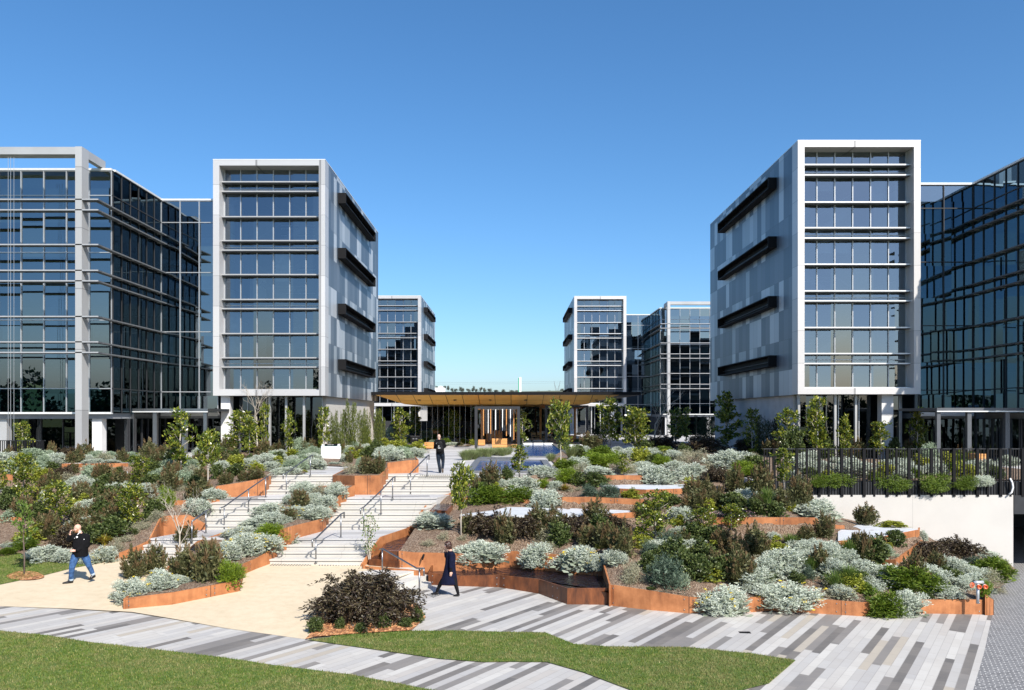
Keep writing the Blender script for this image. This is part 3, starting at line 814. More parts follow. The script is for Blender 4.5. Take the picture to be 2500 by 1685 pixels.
ledge('long pale stone ledge above dark purple shrubs in the right garden', [(1123, 1256), (1240, 1258), (1340, 1258), (1454, 1256), (1556, 1249), (1552, 1247), (1361, 1239), (1239, 1238), (1205, 1246)], at_d(1454, 1256, 30.0).z, .08)
corten('upper rust-red wall behind the angular pale ledge', [W(1440, 1161, 1181, 35.2), W(1467.5, 1160.6, 1181, 35.0), W(1564, 1160.6, 1182, 34.9), W(1574, 1165, 1182, 35.4)], side='R')
zB = at_d(1577, 1195, 32.6).z
corten('rust-red front of the angular pale ledge with bolts at its corner', [(at_z(1512, 1193, zB), zB - .33), (at_z(1577, 1195.5, zB), zB - .36), (at_z(1666, 1193, zB), zB - .36), (at_z(1672, 1187, zB), zB - .3)], side='R', back=.1)
ledge('angular pale stone ledge in the middle of the right garden', [(1440, 1182), (1512, 1192), (1577, 1194.5), (1664, 1192), (1698, 1180), (1560, 1182.5)], zB + .01, .08)
corten('rust-red wall under pink flowers in the right garden', [W(1739, 1263, 1295, 28.8), W(1862.5, 1263.6, 1297.5, 28.5), W(1975, 1263.6, 1299, 28.5), W(1993, 1264, 1299, 28.8), W(1999, 1272, 1297, 29.5)], side='R')
corten('short rust-red wall below the large silver bush by the fence', [W(2030, 1281, 1298, 29.3), W(2062, 1283, 1298, 29.3)], side='R', bolts=False)
zC = -1.45
corten('rust-red edge of the pale triangular ledge near the white wall', [(at_z(2046, 1321, zC), zC - .25), (at_z(2132, 1314.5, zC), zC - .3), (at_z(2244, 1292.5, zC), zC - .42), (at_z(2246, 1288, zC), zC - .42)], side='R', back=.1, bolts=False)
ledge('pale triangular stone ledge near the white wall on the right', [(2046, 1320), (2132.5, 1313.4), (2242, 1292), (2083, 1277), (2046, 1298)], zC + .01, .08)
corten('angled rust-red wall below the triangular ledge', [W(2149, 1368, 1386, 26.6), W(2187, 1366.6, 1395, 26.3), W(2225, 1340, 1368, 27.6), W(2252, 1318.6, 1342, 28.8)], side='R', bolts=False)

def r1in(px, py): 
    b = WP(px, py, {1487: 1478, 1684: 1498, 1821: 1496, 1879: 1492, 2107: 1505, 2255: 1498, 2421: 1501}[px])[0]; return Vector((b.x, b.y + .06, b.z - .05))
Rb = [r1in(1487, 1429), r1in(1684, 1458), r1in(1821, 1460), r1in(1879, 1456), r1in(2107, 1471), r1in(2255, 1464.5), r1in(2421, 1464.5),
      P(2408, 1454.5, 24.3), P(2391, 1441, 25.2), P(2400, 1437, 25.6), P(2440, 1436, 26.2), P(2458, 1420, 28.3), Vector((19.5, 31.6, -3.3)), Vector((19.0, 31.88, -2.8)), P(2250, 1312, 31.88), P(2150, 1286, 31.88), P(2000, 1252, 31.88), P(1900, 1236, 31.88), P(1868, 1226, 31.9),
      P(1850, 1195, 34), at_z(1800, 1166, -.02), at_z(1700, 1152, .06), at_z(1600, 1142, .08), at_z(1450, 1137, .08), at_z(1352, 1146, .08), at_z(1290, 1164, .05), at_z(1160, 1168, 0.0), P(1116, 1172, 35.6),
      P(1099, 1209, 34.3), P(1062, 1217, 33.9), P(1033, 1255, 31.9), P(1019, 1281, 30.6), P(974, 1348, 27.1), P(1010, 1352, 27.15), P(1066, 1353, 27.3), P(1166, 1356, 27.5), P(1232, 1349, 28.0), P(1275, 1349, 27.9), P(1331, 1354, 27.4), P(1400, 1363, 26.9), P(1470, 1374, 26.5)]
Rs = WALL_SPOTS['R'] + [P(1700, 1230, 31.3), P(1760, 1218, 31.6), P(1600, 1300, 28.3), P(1400, 1300, 29.0), P(1550, 1400, 25.0), P(1700, 1400, 25.2), P(1900, 1400, 25.4), P(2050, 1420, 24.9), P(2250, 1420, 25.2),
        P(1250, 1300, 29.0), P(1100, 1300, 29.2), P(1300, 1180, 34.6), P(1950, 1330, 27.4), P(2350, 1400, 27.2), P(2330, 1350, 30), P(1180, 1190, 34.8), P(1750, 1180, 34.2), P(1650, 1240, 30.5), P(1500, 1340, 27.0), P(1860, 1330, 27.2), P(2050, 1370, 26.3)]
terrain('garden_soil', Rb, Rs)
# upper right bed on the podium
T2 = [Vector(p) for p in ((2.35, 37.2, .06), (2.35, 50, .06), (4.2, 62, .06), (14, 64, .08), (16.8, 50, .1), (16.8, 48, .1), (24.6, 48, .08), (24.6, 33, .05), (10.1, 32.4, .05), (10.0, 35.6, .05), (8.0, 37.0, .08), (5, 38, .08))]
terrain('garden_soil', T2, [Vector((7, 46, .35)), Vector((12, 44, .3))], step=.8)
# bed of the purple bush between sand path, steps and lawn
BB = [PAVE.at(745, 1560, .04), PAVE.at(771, 1554, .05), PAVE.at(854, 1547, .05), PAVE.at(1005, 1538, .05), PAVE.at(1040, 1507, .03), PAVE.at(1022, 1478, .03), at_z(985, 1460, -2.62), at_z(930, 1440, -2.5), SAND.at(860, 1462, .02), SAND.at(800, 1500, .03)]
terrain('bush_bed', BB, [PAVE.at(900, 1510, .2)], step=.3, mat='chips')
# mulch ring round the young tree on the side lawn
ring = [SAND.at(62 + 45 * math.cos(a) * (1 + .1 * math.sin(3 * a)), 1405 + 11 * math.sin(a), .035) for a in np.linspace(0, 2 * math.pi, 25)[:-1]]
sheet('mulch_ring', ring, M['chips'])

# ------------------------------------------------------------------ water basin in front of the right garden
bas = tag(empty('water_basin'), 'dark water basin with rusted steel front along the lower paving', 'water feature')
Bf = [WP(1046, 1398, 1428), WP(1113, 1406, 1431), WP(1219, 1404, 1434), WP(1315, 1414, 1449.5), WP(1384.6, 1436, 1475.6), WP(1486, 1436, 1477)]
o = corten('', Bf, name='front_wall', mat='corten_dark', parent=bas)
wz = [b[0].z - .05 for b in Bf]
wpts = [(b[0].x, b[0].y + .04) for b in Bf] + [(r[0].x, r[0].y - .003) for r in reversed(R2[1:])]
wb = MB(); wb.prism(wpts, -2.95, -2.53); wo = wb.build('water', M['water_dark'], bas)
corten('', [(Vector((Bf[0][0].x, Bf[0][0].y + 1.7, Bf[0][0].z + .06)), -2.8), Bf[0]], name='side_wall', mat='corten_dark', parent=bas, bolts=False)

# ------------------------------------------------------------------ stepped cascade beside the stairs
cas = tag(empty('water_cascade'), 'stepped rusted steel water channel down the right side of the stairs', 'water feature')
C1 = [WP(884, 1378, 1384, SAND), W(905, 1346, 1368, 27.6), W(931, 1311, 1330, 28.4), W(994, 1290, 1300, 30.4), W(1019, 1277, 1290, 31.0)]
corten('', C1, name='outer_wall', parent=cas, bolts=False)
corten('', [W(1026, 1253, 1268, 31.7), W(1056, 1215, 1230, 33.7), W(1097, 1206, 1217, 34.4), W(1119, 1190, 1212, 35.4)], name='outer_wall', parent=cas, bolts=False)
corten('', [WP(884, 1381, 1389, SAND), WP(935, 1386, 1393, SAND), WP(990, 1390, 1396, SAND), WP(1036, 1395, 1400, SAND)], name='bottom_edge', parent=cas, bolts=False)
def weir(pts, z, zb, name='weir_plate', mat='corten_dark'):
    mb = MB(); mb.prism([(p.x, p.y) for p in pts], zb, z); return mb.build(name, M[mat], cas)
def pool(pts, z, zb):
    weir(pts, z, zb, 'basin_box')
    c = sum((Vector((p.x, p.y, 0)) for p in pts), Vector()) / len(pts)
    mb = MB(); mb.poly([((p.x - c.x) * .86 + c.x, (p.y - c.y) * .86 + c.y, z + .004) for p in pts]); mb.build('water', M['water_dark'], cas)
za, zb_, zc_ = -2.14, -1.84, -.95
pool([at_z(900, 1366, za), at_z(975, 1370, za), at_z(990, 1343, za), at_z(925, 1338, za)], za, -2.6)
pool([at_z(930, 1345, zb_), at_z(972, 1346, zb_), at_z(1006, 1312, zb_), at_z(1016, 1288, zb_), at_z(940, 1322, zb_)], zb_, -2.6)
pool([at_z(1050, 1246, zc_), at_z(1090, 1247, zc_), at_z(1112, 1225, zc_), at_z(1070, 1224, zc_)], zc_, -1.6)

BVH = BVHTree.FromPolygons(BV_V, BV_F)
EYE = Vector((0, 0, H))
def hit(px, py):
    d = at_d(px, py, 1.0) - EYE
    r = BVH.ray_cast(EYE, d.normalized(), 400)
    if r[0] is None: return at_z(px, max(py, CY + 8), 0)
    return r[0]

# ------------------------------------------------------------------ handrails
def handrail(label, rail, posts, fr='B'):
    t = None
    pb = []
    for (x, y0, y1) in posts:
        a, b = fx(fr, x, y1), None
        p = hit(*a); pb.append((fx(fr, x, y0), p))
    xs = [q[0][0] for q in pb]; ds = [q[1].y for q in pb]
    def dist(px):
        if len(xs) == 1: return ds[0]
        m = (ds[-1] - ds[0]) / (xs[-1] - xs[0]); return ds[0] + m * (px - xs[0])
    t = tag(empty('handrail', pb[0][1]), label, 'handrail', 'stainless handrails on the stairs')
    L = pb[0][1]
    pts = []
    for x, y in rail:
        q = fx(fr, x, y); pts.append(at_d(*q, dist(q[0])) - L)
    # the loop ends hang straight down at the same distance
    MB().tube(pts, .027, 8).build('rail', M['steel'], t, True)
    for (top, p) in pb:
        a = at_d(*top, p.y); a = Vector((p.x, p.y, a.z))
        mb = MB(); mb.tube([p - L - Vector((0, 0, .02)), a - L], .024, 8); mb.lathe([(.055, 0), (.055, .012)], p - L, sides=10)
        mb.build('post', M['steel'], t, True)
handrail('handrail on the top left flight beside the white sign', [(577, 632), (577, 598), (600, 590), (777, 462), (794, 456), (794, 480)], [(600, 595, 745), (777, 468, 607)])
handrail('long handrail on the middle left flight', [(113, 884), (112, 846), (143, 836), (322, 708), (448, 622), (465, 612), (465, 640)], [(143, 845, 1003), (322, 710, 878), (448, 622, 768)])
handrail('handrail on the lowest left flight half hidden by a bare tree', [(-95, 945), (10, 868), (40, 852), (40, 885)], [(8, 868, 1032), (-95, 950, 1110)])
handrail('handrail on the top right flight beside the man with the backpack', [(1498, 632), (1497, 600), (1515, 590), (1637, 465), (1651, 455), (1651, 490)], [(1515, 595, 745), (1637, 468, 606)])
handrail('long handrail on the middle right flight', [(1147, 890), (1146, 852), (1170, 840), (1297, 720), (1383, 626), (1400, 614), (1400, 650)], [(1170, 848, 1015), (1297, 725, 888), (1383, 630, 778)])
handrail('handrail on the lowest right flight above the sand path', [(792, 1130), (791, 1080), (818, 1070), (1002, 892), (1026, 878), (1026, 920)], [(818, 1078, 1250), (1002, 898, 1064)])
handrail('handrail sloping down the side steps next to the woman in navy', [(1288, 1150), (1310, 1146), (1560, 1290), (1614, 1290), (1614, 1345)], [(1307, 1148, 1335), (1580, 1292, 1508)])

# tactile warning strips
def tactile(pxpoly, z_or_plane, label):
    pts = [(z_or_plane.at(x, y, .008) if isinstance(z_or_plane, Plane) else at_z(x, y, z_or_plane + .006)) for x, y in pxpoly]
    mb = MB()
    a, b, c, d = pts
    nu = max(4, int((b - a).length / .09)); nv = 5
    for i in range(nu):
        for j in range(nv):
            p = a.lerp(b, (i + .5) / nu).lerp(d.lerp(c, (i + .5) / nu), (j + .5) / nv)
            mb.box(p.x - .022, p.x + .022, p.y - .02, p.y + .02, p.z - .004, p.z + .008)
    return tag(mb.build('tactile_strip', M['stone_dark']), label, 'tactile strip')
tactile([fx('B', 470, 1272), fx('B', 780, 1272), fx('B', 812, 1252), fx('B', 500, 1252)], SAND, 'left tactile strip of small studs at the foot of the right stairs')
tactile([fx('B', 832, 1272), fx('B', 1160, 1272), fx('B', 1166, 1252), fx('B', 842, 1252)], SAND, 'right tactile strip of small studs at the foot of the right stairs')
tactile([(1042, 1452), (1075, 1440), (1092, 1446), (1058, 1460)], PAVE, 'tactile strip of studs under the woman at the side steps')
tactile([fx('B', 1580, 607), fx('B', 1840, 607), fx('B', 1840, 602), fx('B', 1580, 602)], 0.0, 'tactile strip of studs at the top of the stairs by the man with the backpack')
# ================================================================== BUILDINGS
BR = random.Random(21)
M['blind'] = plain('roller_blind', (.34, .35, .35), .8, 0, .1)
def glazing(name, parent, origin, ux, length, z0, z1, nx, transoms=(), mat='glass', depth=.07, mull='mullion', out=(0, -1, 0), w=.055):
    """one storey of glass with its mullions; origin (x, y) start, ux unit direction, out outward normal"""
    o2 = Vector((origin[0], origin[1], 0)); u = Vector((*ux, 0)); n = Vector(out)
    mb = MB(); a, b = o2, o2 + u * length
    i = a - n * .03; j = b - n * .03
    mb.quad((a.x, a.y, z0), (b.x, b.y, z0), (b.x, b.y, z1), (a.x, a.y, z1))
    win = mb.build(name, M[mat], parent)
    mm = MB()
    for k in range(nx + 1):
        p = o2 + u * (length * k / nx)
        p = p + u * (w / 2 if k == 0 else (-w / 2 if k == nx else 0))
        c = p + n * (depth / 2 + .003)
        mm.beam((c.x, c.y, z0), (c.x, c.y, z1), w, depth, up=tuple(n))
    for zt in transoms:
        c0, c1 = a + n * (depth / 2 + .001), b + n * (depth / 2 + .001)
        mm.beam((c0.x, c0.y, zt), (c1.x, c1.y, zt), depth * .9, .05)
    mm.build('mullion', M[mull], win)
    if mat in ('glass', 'glass_wing', 'glass_teal', 'glass_shade') and z1 - z0 > 2.4:
        for k in range(nx):
            if BR.random() < .2:
                p = o2 + u * (length * (k + .06) / nx) - n * .22; q = o2 + u * (length * (k + .94) / nx) - n * .22
                h = (z1 - z0) * BR.choice((.25, .4, .55, .8))
                bl = MB(); bl.quad((p.x, p.y, z1 - .12 - h), (q.x, q.y, z1 - .12 - h), (q.x, q.y, z1 - .12), (p.x, p.y, z1 - .12)); bl.build('blind', M['blind'], win)
    return win

TZ0, TZ1 = 3.91, 19.05
T_FINS = [17.76, 17.14, 15.5, 13.95, 13.33, 11.75, 10.14, 9.54, 7.93, 6.36, 5.76]
T_BANDS = [(4.28, 6.06), (6.06, 9.84), (9.84, 13.64), (13.64, 17.45), (17.45, 18.69)]
def tower(label, x0, x1, y0, y1, detail=True, flip=False):
    fr_m = 'frame_panel_r' if flip else 'frame_panel'
    t = tag(empty('office_tower', ((x0 + x1) / 2, y0, 0)), label, 'building')
    org = t.location.copy()
    class Sub:                      # children are built in world space under an offset parent
        pass
    fw = .40
    def pb(mb, name, mat, parent=t):
        o = mb.build(name, M[mat], parent)
        if parent is t: o.location = -org
        return o
    # picture frame of light panels round the front
    f = MB()
    f.box(x0, x0 + fw, y0, y0 + 1.0, TZ0, TZ1); f.box(x1 - fw, x1, y0, y0 + 1.0, TZ0, TZ1)
    f.box(x0 + fw, x1 - fw, y0, y0 + 1.0, TZ1 - .36, TZ1); f.box(x0 + fw, x1 - fw, y0, y0 + 1.0, TZ0, TZ0 + .37)
    pb(f, 'front_frame', fr_m)
    pb(MB().box(x0 - .01, x1 + .01, y0 - .01, y0 + 1.2, TZ1, TZ1 + .05).box(x0 - .01, x0 + .3, y0 + 1.2, y1, TZ1, TZ1 + .05).box(x1 - .3, x1 + .01, y0 + 1.2, y1, TZ1, TZ1 + .05), 'roof_edge', 'metal_trim')
    for s, xa in ((-1, x0), (1, x1)):
        c = MB(); c.box(xa + (.005 if s < 0 else -.005), xa - s * .25, y0 + 1.0, y1, TZ0 - .02, TZ1)
        pb(c, 'side_cladding', 'panels')
    pb(MB().box(x0 + .25, x1 - .25, y1 - .25, y1, TZ0, TZ1), 'rear_wall', 'panels')
    pb(MB().box(x0 + .25, x1 - .25, y0 + 1.0, y1 - .25, TZ1 - .3, TZ1 - .05), 'roof', 'concrete')
    pb(MB().box(x0 + .25, x1 - .25, y0 + 1.0, y1 - .25, TZ0, TZ0 + .3), 'soffit', 'interior')
    yg = y0 + 1.0
    for (za, zb) in T_BANDS:
        w = glazing('window', t, (x0 + fw - org.x, yg - org.y), (1, 0), x1 - x0 - 2 * fw, za, zb, 6, (zb - .03,) if zb < 18 else ())
    for zf in T_FINS + [4.3]:
        fo = pb(MB().box(x0 + fw + .003, x1 - fw - .003, yg - .54, yg - .06, zf - .06, zf + .045), 'sun_fin', 'fin_dark')  # shade under the fin is put in as a dark body
        MB().box(x0 + fw + .003, x1 - fw - .003, yg - .56, yg - .541, zf - .022, zf + .05).build('edge_strip', M['metal_trim' if flip else 'metal_light'], fo)  # lit front edge of the fin put in as a pale strip
    # floors, rear partition, stair flights and screen seen through the glass
    for zf in (5.8, 9.55, 13.35, 17.15):
        pb(MB().box(x0 + .3, x1 - .3, yg + .15 if zf in (5.8, 13.35, 9.55, 17.15) else yg, y1 - .3, zf, zf + .5), 'floor_slab', 'interior_dark')
    pb(MB().box(x0 + .3, x1 - .3, yg + 5.2, yg + 5.4, TZ0 + .3, TZ1 - .3), 'core_wall', 'interior')
    if detail:
        sc = MB(); xa, xb = x0 + 2.3, x1 - 1.9
        if flip: xa, xb = x0 + 1.1, x1 - 3.4
        zz = 4.5
        while zz < 17:
            if not any(a - .2 < zz < a + .6 for a in (5.8, 9.55, 13.35)):
                n = random.random()
                if n < .75: sc.box(xa + random.choice((0, 0, .6)), xb - random.choice((0, 0, .7)), yg + 4.2, yg + 4.28, zz, zz + .055)
            zz += .24
        pb(sc, 'stair_screen', 'slat')
        st_ = MB()
        for i, zf in enumerate((0.2, 5.9, 9.7, 13.5)):
            s = 1 if i % 2 else -1
            xm = (xa + xb) / 2; hw = (xb - xa) / 2
            for k, (dx, yy) in enumerate(((s, 1.6), (-s, 2.9))):
                za = zf + k * 1.9 + (1.2 if i == 0 else 0)
                st_.beam((xm - dx * hw, yg + yy, za), (xm + dx * hw, yg + yy, za + 1.85), .08, .32)
                st_.beam((xm - dx * hw, yg + yy - .5, za + 1.0), (xm + dx * hw, yg + yy - .5, za + 2.85), .05, .06)
        pb(st_, 'stair_flight', 'interior')
        dr = MB()
        for zf in (4.4, 6.5, 10.3):
            dx = x0 + .9 if not flip else x1 - 2.3
            dr.box(dx, dx + 1.15, yg + 3.6, yg + 3.7, zf, zf + 1.9)
        pb(dr, 'door_panel', 'slat')
    # projecting black window boxes on both long sides
    for s, xa in ((-1, x0), (1, x1)):
        for zt in (18.0, 14.2, 10.35, 6.52):
            b = MB(); ya, yb = y0 + 3.9, y1 - 4.7; ht = .72; dp = .55
            xo = xa + s * dp
            b.box(xa, xo, ya, yb, zt - .06, zt); b.box(xa, xo, ya, yb, zt - ht, zt - ht + .06)
            b.box(xa, xo, ya, ya + .08, zt - ht + .06, zt - .06); b.box(xa, xo, yb - .08, yb, zt - ht + .06, zt - .06)
            b.box(xa + s * .02, xa + s * .06, ya + .08, yb - .08, zt - ht + .06, zt - .06)
            o = pb(b, 'window_box', 'black')
            l = MB(); l.box(xa + s * .12, xa + s * .16, ya + .1, yb - .1, zt - ht * .55, zt - ht * .5); ll = l.build('glazing_bar', M['dark'], o)
    # ground floor
    g0 = y0 + 1.6
    glazing('window', t, (x0 + .5 - org.x, g0 - org.y), (1, 0), x1 - x0 - 1.0, -.1, TZ0 - .01, 5, (), 'glass_dark')
    pb(MB().box(x0 + .35, x0 + .95, y0 + .45, y0 + 1.05, -.3, TZ0 - .01) if not flip else MB().box(x1 - 2.1, x1 - 1.4, y0 + .5, y0 + 1.1, -.3, TZ0 - .01), 'column', 'pole_white')
    for k in (.47, .62, .78) if not flip else (.03, .33, .5):
        xx = x0 + (x1 - x0) * k
        pb(MB().box(xx, xx + .13, y0 + .6, y0 + .8, -.3, TZ0 - .01), 'column', 'metal_light')
    for s, xa in ((-1, x0), (1, x1)):
        pb(MB().box(xa - s * .3, xa - s * .55, g0 + .1, y1 - .4, -.3, TZ0 - .03), 'base_wall', 'concrete' if flip else 'pale_wall')  # greyer concrete puts in the shade on the right towers' base
    if detail:
        s2 = MB()
        for k in range(12):
            zz = .35 + k * .27
            if 6 <= k < 7: continue
            xm = x0 + 2.6 if not flip else x0 + .8
            s2.box(xm + (k % 6) * .12, xm + 2.6 - (k % 3) * .2, g0 + 2.0 + k * .12, g0 + 2.25 + k * .12, zz, zz + .05)
        pb(s2, 'stair_tread', 'slat')
        pb(MB().box(x0 + .5, x1 - .5, g0 + 6, g0 + 6.2, -.1, TZ0), 'rear_wall', 'interior_dark')
    return t
tower('near left office tower framed in pale metal with a striped zinc side wall', -19.12, -11.92, 52.6, 73.7)
tower('near right office tower framed in pale metal with a shaded striped side wall', 17.16, 24.5, 48.96, 70.5, flip=True)
tower('far left office tower standing behind the near left tower', -19.6, -12.35, 112.5, 133.5, detail=True)
tower('far right office tower behind the timber canopy', 8.75, 15.95, 113, 134, flip=True)

W_FINS = [14.35, 13.78, 11.9, 10.5, 9.93, 8.0, 6.62, 6.05]
W_BANDS = [(2.8, 4.2), (4.2, 8.1), (8.1, 11.95), (11.95, 15.2), (15.2, 16.6)]
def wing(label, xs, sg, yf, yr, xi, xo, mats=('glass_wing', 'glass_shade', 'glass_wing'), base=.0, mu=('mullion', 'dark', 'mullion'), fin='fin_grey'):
    """sg -1: wing lies to the left of its side wall xs, +1: to the right"""
    t = tag(empty('glass_wing', (xs, yf, 0)), label, 'building'); org = t.location.copy()
    def pb(mb, name, mat, parent=t):
        o = mb.build(name, M[mat], parent)
        if parent is t: o.location = -org
        return o
    T = 16.64
    L = abs(xo - xs); nF = max(3, int(round(L / 1.3))); nS = max(3, int(round((yr - yf) / 1.1))); R_ = abs(xi - xs); nR = max(2, int(round(R_ / 1.45)))
    a = min(xs, xo)
    for k, (za, zb) in enumerate(W_BANDS):
        tr = (zb - .03,)
        m0 = 'glass_teal' if k == 0 else mats[0]  # mirrored trees of the lowest band are put in as teal glass
        glazing('window', t, (a - org.x, yf - org.y), (1, 0), L, za, zb, nF, tr, m0, mull=mu[0], w=.045)
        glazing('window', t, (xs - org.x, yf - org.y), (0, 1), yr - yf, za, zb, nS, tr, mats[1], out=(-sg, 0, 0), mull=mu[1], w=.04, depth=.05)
        glazing('window', t, (min(xs, xi) - org.x, yr - org.y), (1, 0), R_, za, zb, nR, (zb - .03,), mats[2], mull=mu[2], w=.045)
    # parapet trim
    p = MB(); p.box(a, a + L, yf - .1, yf + .2, T - .04, T + .07)
    p.box(xs - sg * .1, xs + sg * .2, yf + .2, yr + .2, T - .04, T + .07); p.box(min(xs, xi), max(xs, xi), yr - .1, yr + .2, T - .045, T + .065)
    pb(p, 'parapet', 'metal_trim')
    for zf in (2.45, 6.15, 10.05, 13.9, 16.3):
        s = MB(); s.box(min(xs + sg * .15, xo), max(xs + sg * .15, xo), yf + .15, yr + 10, zf, zf + .32)
        x_in = xi - sg * .0
        s.box(min(xi, xs + sg * .14), max(xi, xs + sg * .14), yr + .15, yr + 10, zf, zf + .32)
        pb(s, 'floor_slab' if zf < 16 else 'roof', 'interior')
    c = MB()
    c.box(min(xs + sg * 5, xo), max(xs + sg * 5, xo), yf + 5.5, yf + 5.7, 0, 16.3); c.box(min(xi, xo), max(xi, xo), yr + 8, yr + 8.2, 0, 16.3)
    pb(c, 'core_wall', 'interior_dark')
    cl = MB()
    for zf in (4.7, 8.3, 12.2):       # blinds and furniture lines inside
        cl.box(min(xs + sg * 1.2, xo), max(xs + sg * 1.2, xo), yf + 3.1, yf + 3.2, zf, zf + .9)
    pb(cl, 'balustrade', 'interior')
    # horizontal sun blades, wrapping the corner
    fy = yf - 2.3
    for zf in W_FINS:
        b = MB(); x_edge = xs - sg * .36
        b.box(min(x_edge, xo), max(x_edge, xo), fy + .02, fy + .45, zf - .05, zf + .035)
        o = pb(b, 'sun_blade', 'fin_dark')  # underside shade is put into the dark body, lit edge into the strip
        MB().box(min(x_edge, xo), max(x_edge, xo), fy, fy + .019, zf - .025, zf + .04).build('edge_strip', M[fin], o)
        MB().box(min(x_edge, xs - sg * .04), max(x_edge, xs - sg * .04), fy + .452, yr - .02, zf - .045, zf + .03).build('side_blade', M['blade_shade' if fin == 'fin_grey' else fin], o)
        for k in range(5):
            yy = yf + (yr - yf) * (k + .5) / 5
            MB().beam((xs - sg * .3, yy, zf - .06), (xs - sg * .02, yy, zf - .06), .05, .03).build('bracket', M['metal_light'], o)
    # big portal frame in front
    xc = xs + sg * .53
    fcol = MB(); fcol.box(min(xc, xc + sg * .36), max(xc, xc + sg * .36), fy, fy + .72, base - .3, 17.22)
    pb(fcol, 'portal_column', 'portal_panel')
    fb = MB(); x_b = xc + sg * .36
    fb.box(min(x_b, xo), max(x_b, xo), fy + .01, fy + .71, 16.8, 17.2)
    pb(fb, 'portal_beam', 'metal_light')
    pb(MB().box(min(xc, xc + sg * .3), max(xc, xc + sg * .3), fy + .72, yf + .3, 16.75, 17.2), 'portal_beam', 'metal_light')
    # fascia of the first floor, ground-floor glass and columns
    pb(MB().box(a, a + L, yf - .12, yf + .1, 2.72, 2.83).box(min(xs, xi), max(xs, xi), yr - .1, yr + .1, 2.6, 2.83), 'fascia', 'metal_trim')
    glazing('window', t, (a - org.x, yf + 2.0 - org.y), (1, 0), L + .0, base - .05, 2.44, nF, (), 'glass_dark', mull='dark')
    glazing('window', t, (min(xs, xi) - org.x, yr + .6 - org.y), (1, 0), R_, base - .05, 2.44, nR, (), 'glass_dark', mull='dark')
    glazing('window', t, (xs - org.x, yf + 2.0 - org.y), (0, 1), yr - yf - 1.4, base - .05, 2.44, nS, (), 'glass_dark', mull='dark', out=(-sg, 0, 0))
    pb(MB().box(xs + sg * .75, xs + sg * 1.3, yf + .3, yf + .85, base - .3, 2.5), 'column', 'pole_white')
    for k in range(1, 4):
        xx = xs + sg * (1.0 + 5.2 * k)
        if abs(xx) < abs(xo): pb(MB().box(xx, xx + sg * .5, yf + .3, yf + .8, base - .3, 2.5), 'column', 'metal_light')
    # flag-pole like cables in front of the facade
    return t
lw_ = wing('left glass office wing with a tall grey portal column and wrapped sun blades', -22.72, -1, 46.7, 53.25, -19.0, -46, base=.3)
rw_ = wing('right glass office wing in shade beside the near right tower', 28.0, 1, 43.0, 49.6, 24.4, 46, mats=('glass_shade', 'glass_shade', 'glass_wing'), mu=('dark', 'dark', 'dark'), fin='fin_dark')  # this wing's shade is put in through darker glass, mullions and blades
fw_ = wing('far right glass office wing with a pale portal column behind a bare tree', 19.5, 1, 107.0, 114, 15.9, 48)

# vertical cables at the left picture edge
for px_ in (20, 26, 34):
    o = MB().tube([at_d(px_, 383, 44.2), at_d(px_, 1090, 44.2)], .010, 5).build('facade_cable', M['mullion'])
    tag(o, {20: 'left', 26: 'middle', 34: 'right'}[px_] + ' thin vertical steel cable in front of the left glass wing', 'cable', 'cables in front of the left wing')

# entrance canopies
def entrance(label, x0, x1, y0, y1, zt, posts, base, mat='steel'):
    t = tag(empty('entrance_canopy', (x0, y0, base)), label, 'canopy'); org = t.location.copy()
    def pb(mb, n, m):
        o = mb.build(n, M[m], t); o.location = -org
    pb(MB().box(x0, x1, y0, y1, zt - .16, zt), 'roof_plate', mat)
    pb(MB().box(x0, x1, y0 - .01, y0 + .06, zt - .22, zt - .161), 'gutter', 'metal_trim')
    for (px_, w) in posts: pb(MB().box(px_, px_ + w, y0 + .1, y0 + .1 + w, base - .3, zt - .161), 'post', mat)
    return t
entrance('flat metal entrance canopy on square posts under the left glass wing', -23.3, -18.2, 49.2, 53.0, 3.05, [(-22.95, .26), (-21.55, .24), (-19.8, .26), (-18.5, .2)], .3)
entrance('grey entrance canopy on square posts in the shade of the right wing', 23.0, 30.5, 44.2, 48.6, 3.05, [(23.05, .2), (24.7, .22), (26.75, .24)], 0, 'fin_dark')
o = MB().box(-22.3, -21.3, 55.2, 55.4, .3, 2.4).build('lobby_panel', plain('crimson_panel', (.35, .03, .06), .6)); tag(o, 'crimson wall panel seen through the left entrance glass', 'panel')

# ------------------------------------------------------------------ canopy pavilion with cafe
pv = tag(empty('cafe_pavilion', (-1, 72, 0)), 'low pavilion with a broad timber-lined canopy and dark glazed cafe', 'building')
def pvb(mb, n, m):
    o = mb.build(n, M[m] if isinstance(m, str) else m, pv); o.location = (1, -72, 0); return o
ya, yb = 70.0, 94.0
xl, xr = -11.6, 9.3
ys = 73.6
za = 2.65 + (1014 - 964.5) * ya / 2000; zt_ = 2.65 + (1014 - 957) * ya / 2000
zb2 = 2.65 + (1014 - 987) * ys / 2000
xl2, xr2 = (988 - 1247) / 2000 * ys, (1432 - 1247) / 2000 * ys
so = MB(); so.quad((xl, ya, za), (xl2, ys, zb2), (xr2, ys, zb2), (xr, ya, za))
so.quad((xl, ya, za), (xl, yb, za), (xl2, yb, zb2), (xl2, ys, zb2)); so.quad((xr, ya, za), (xr2, ys, zb2), (xr2, yb, zb2), (xr, yb, za))
so.quad((xl2, ys, zb2), (xl2, yb, zb2), (xr2, yb, zb2), (xr2, ys, zb2))
pvb(so, 'soffit', 'soffit')
ro = MB(); ro.prism([(xl - .4, ya - .1), (xr + 1.8, ya - .1), (xr + 1.8, yb + 8), (xl - .4, yb + 8)], za + .003, zt_)
pvb(ro, 'roof', 'black')
dl = MB()
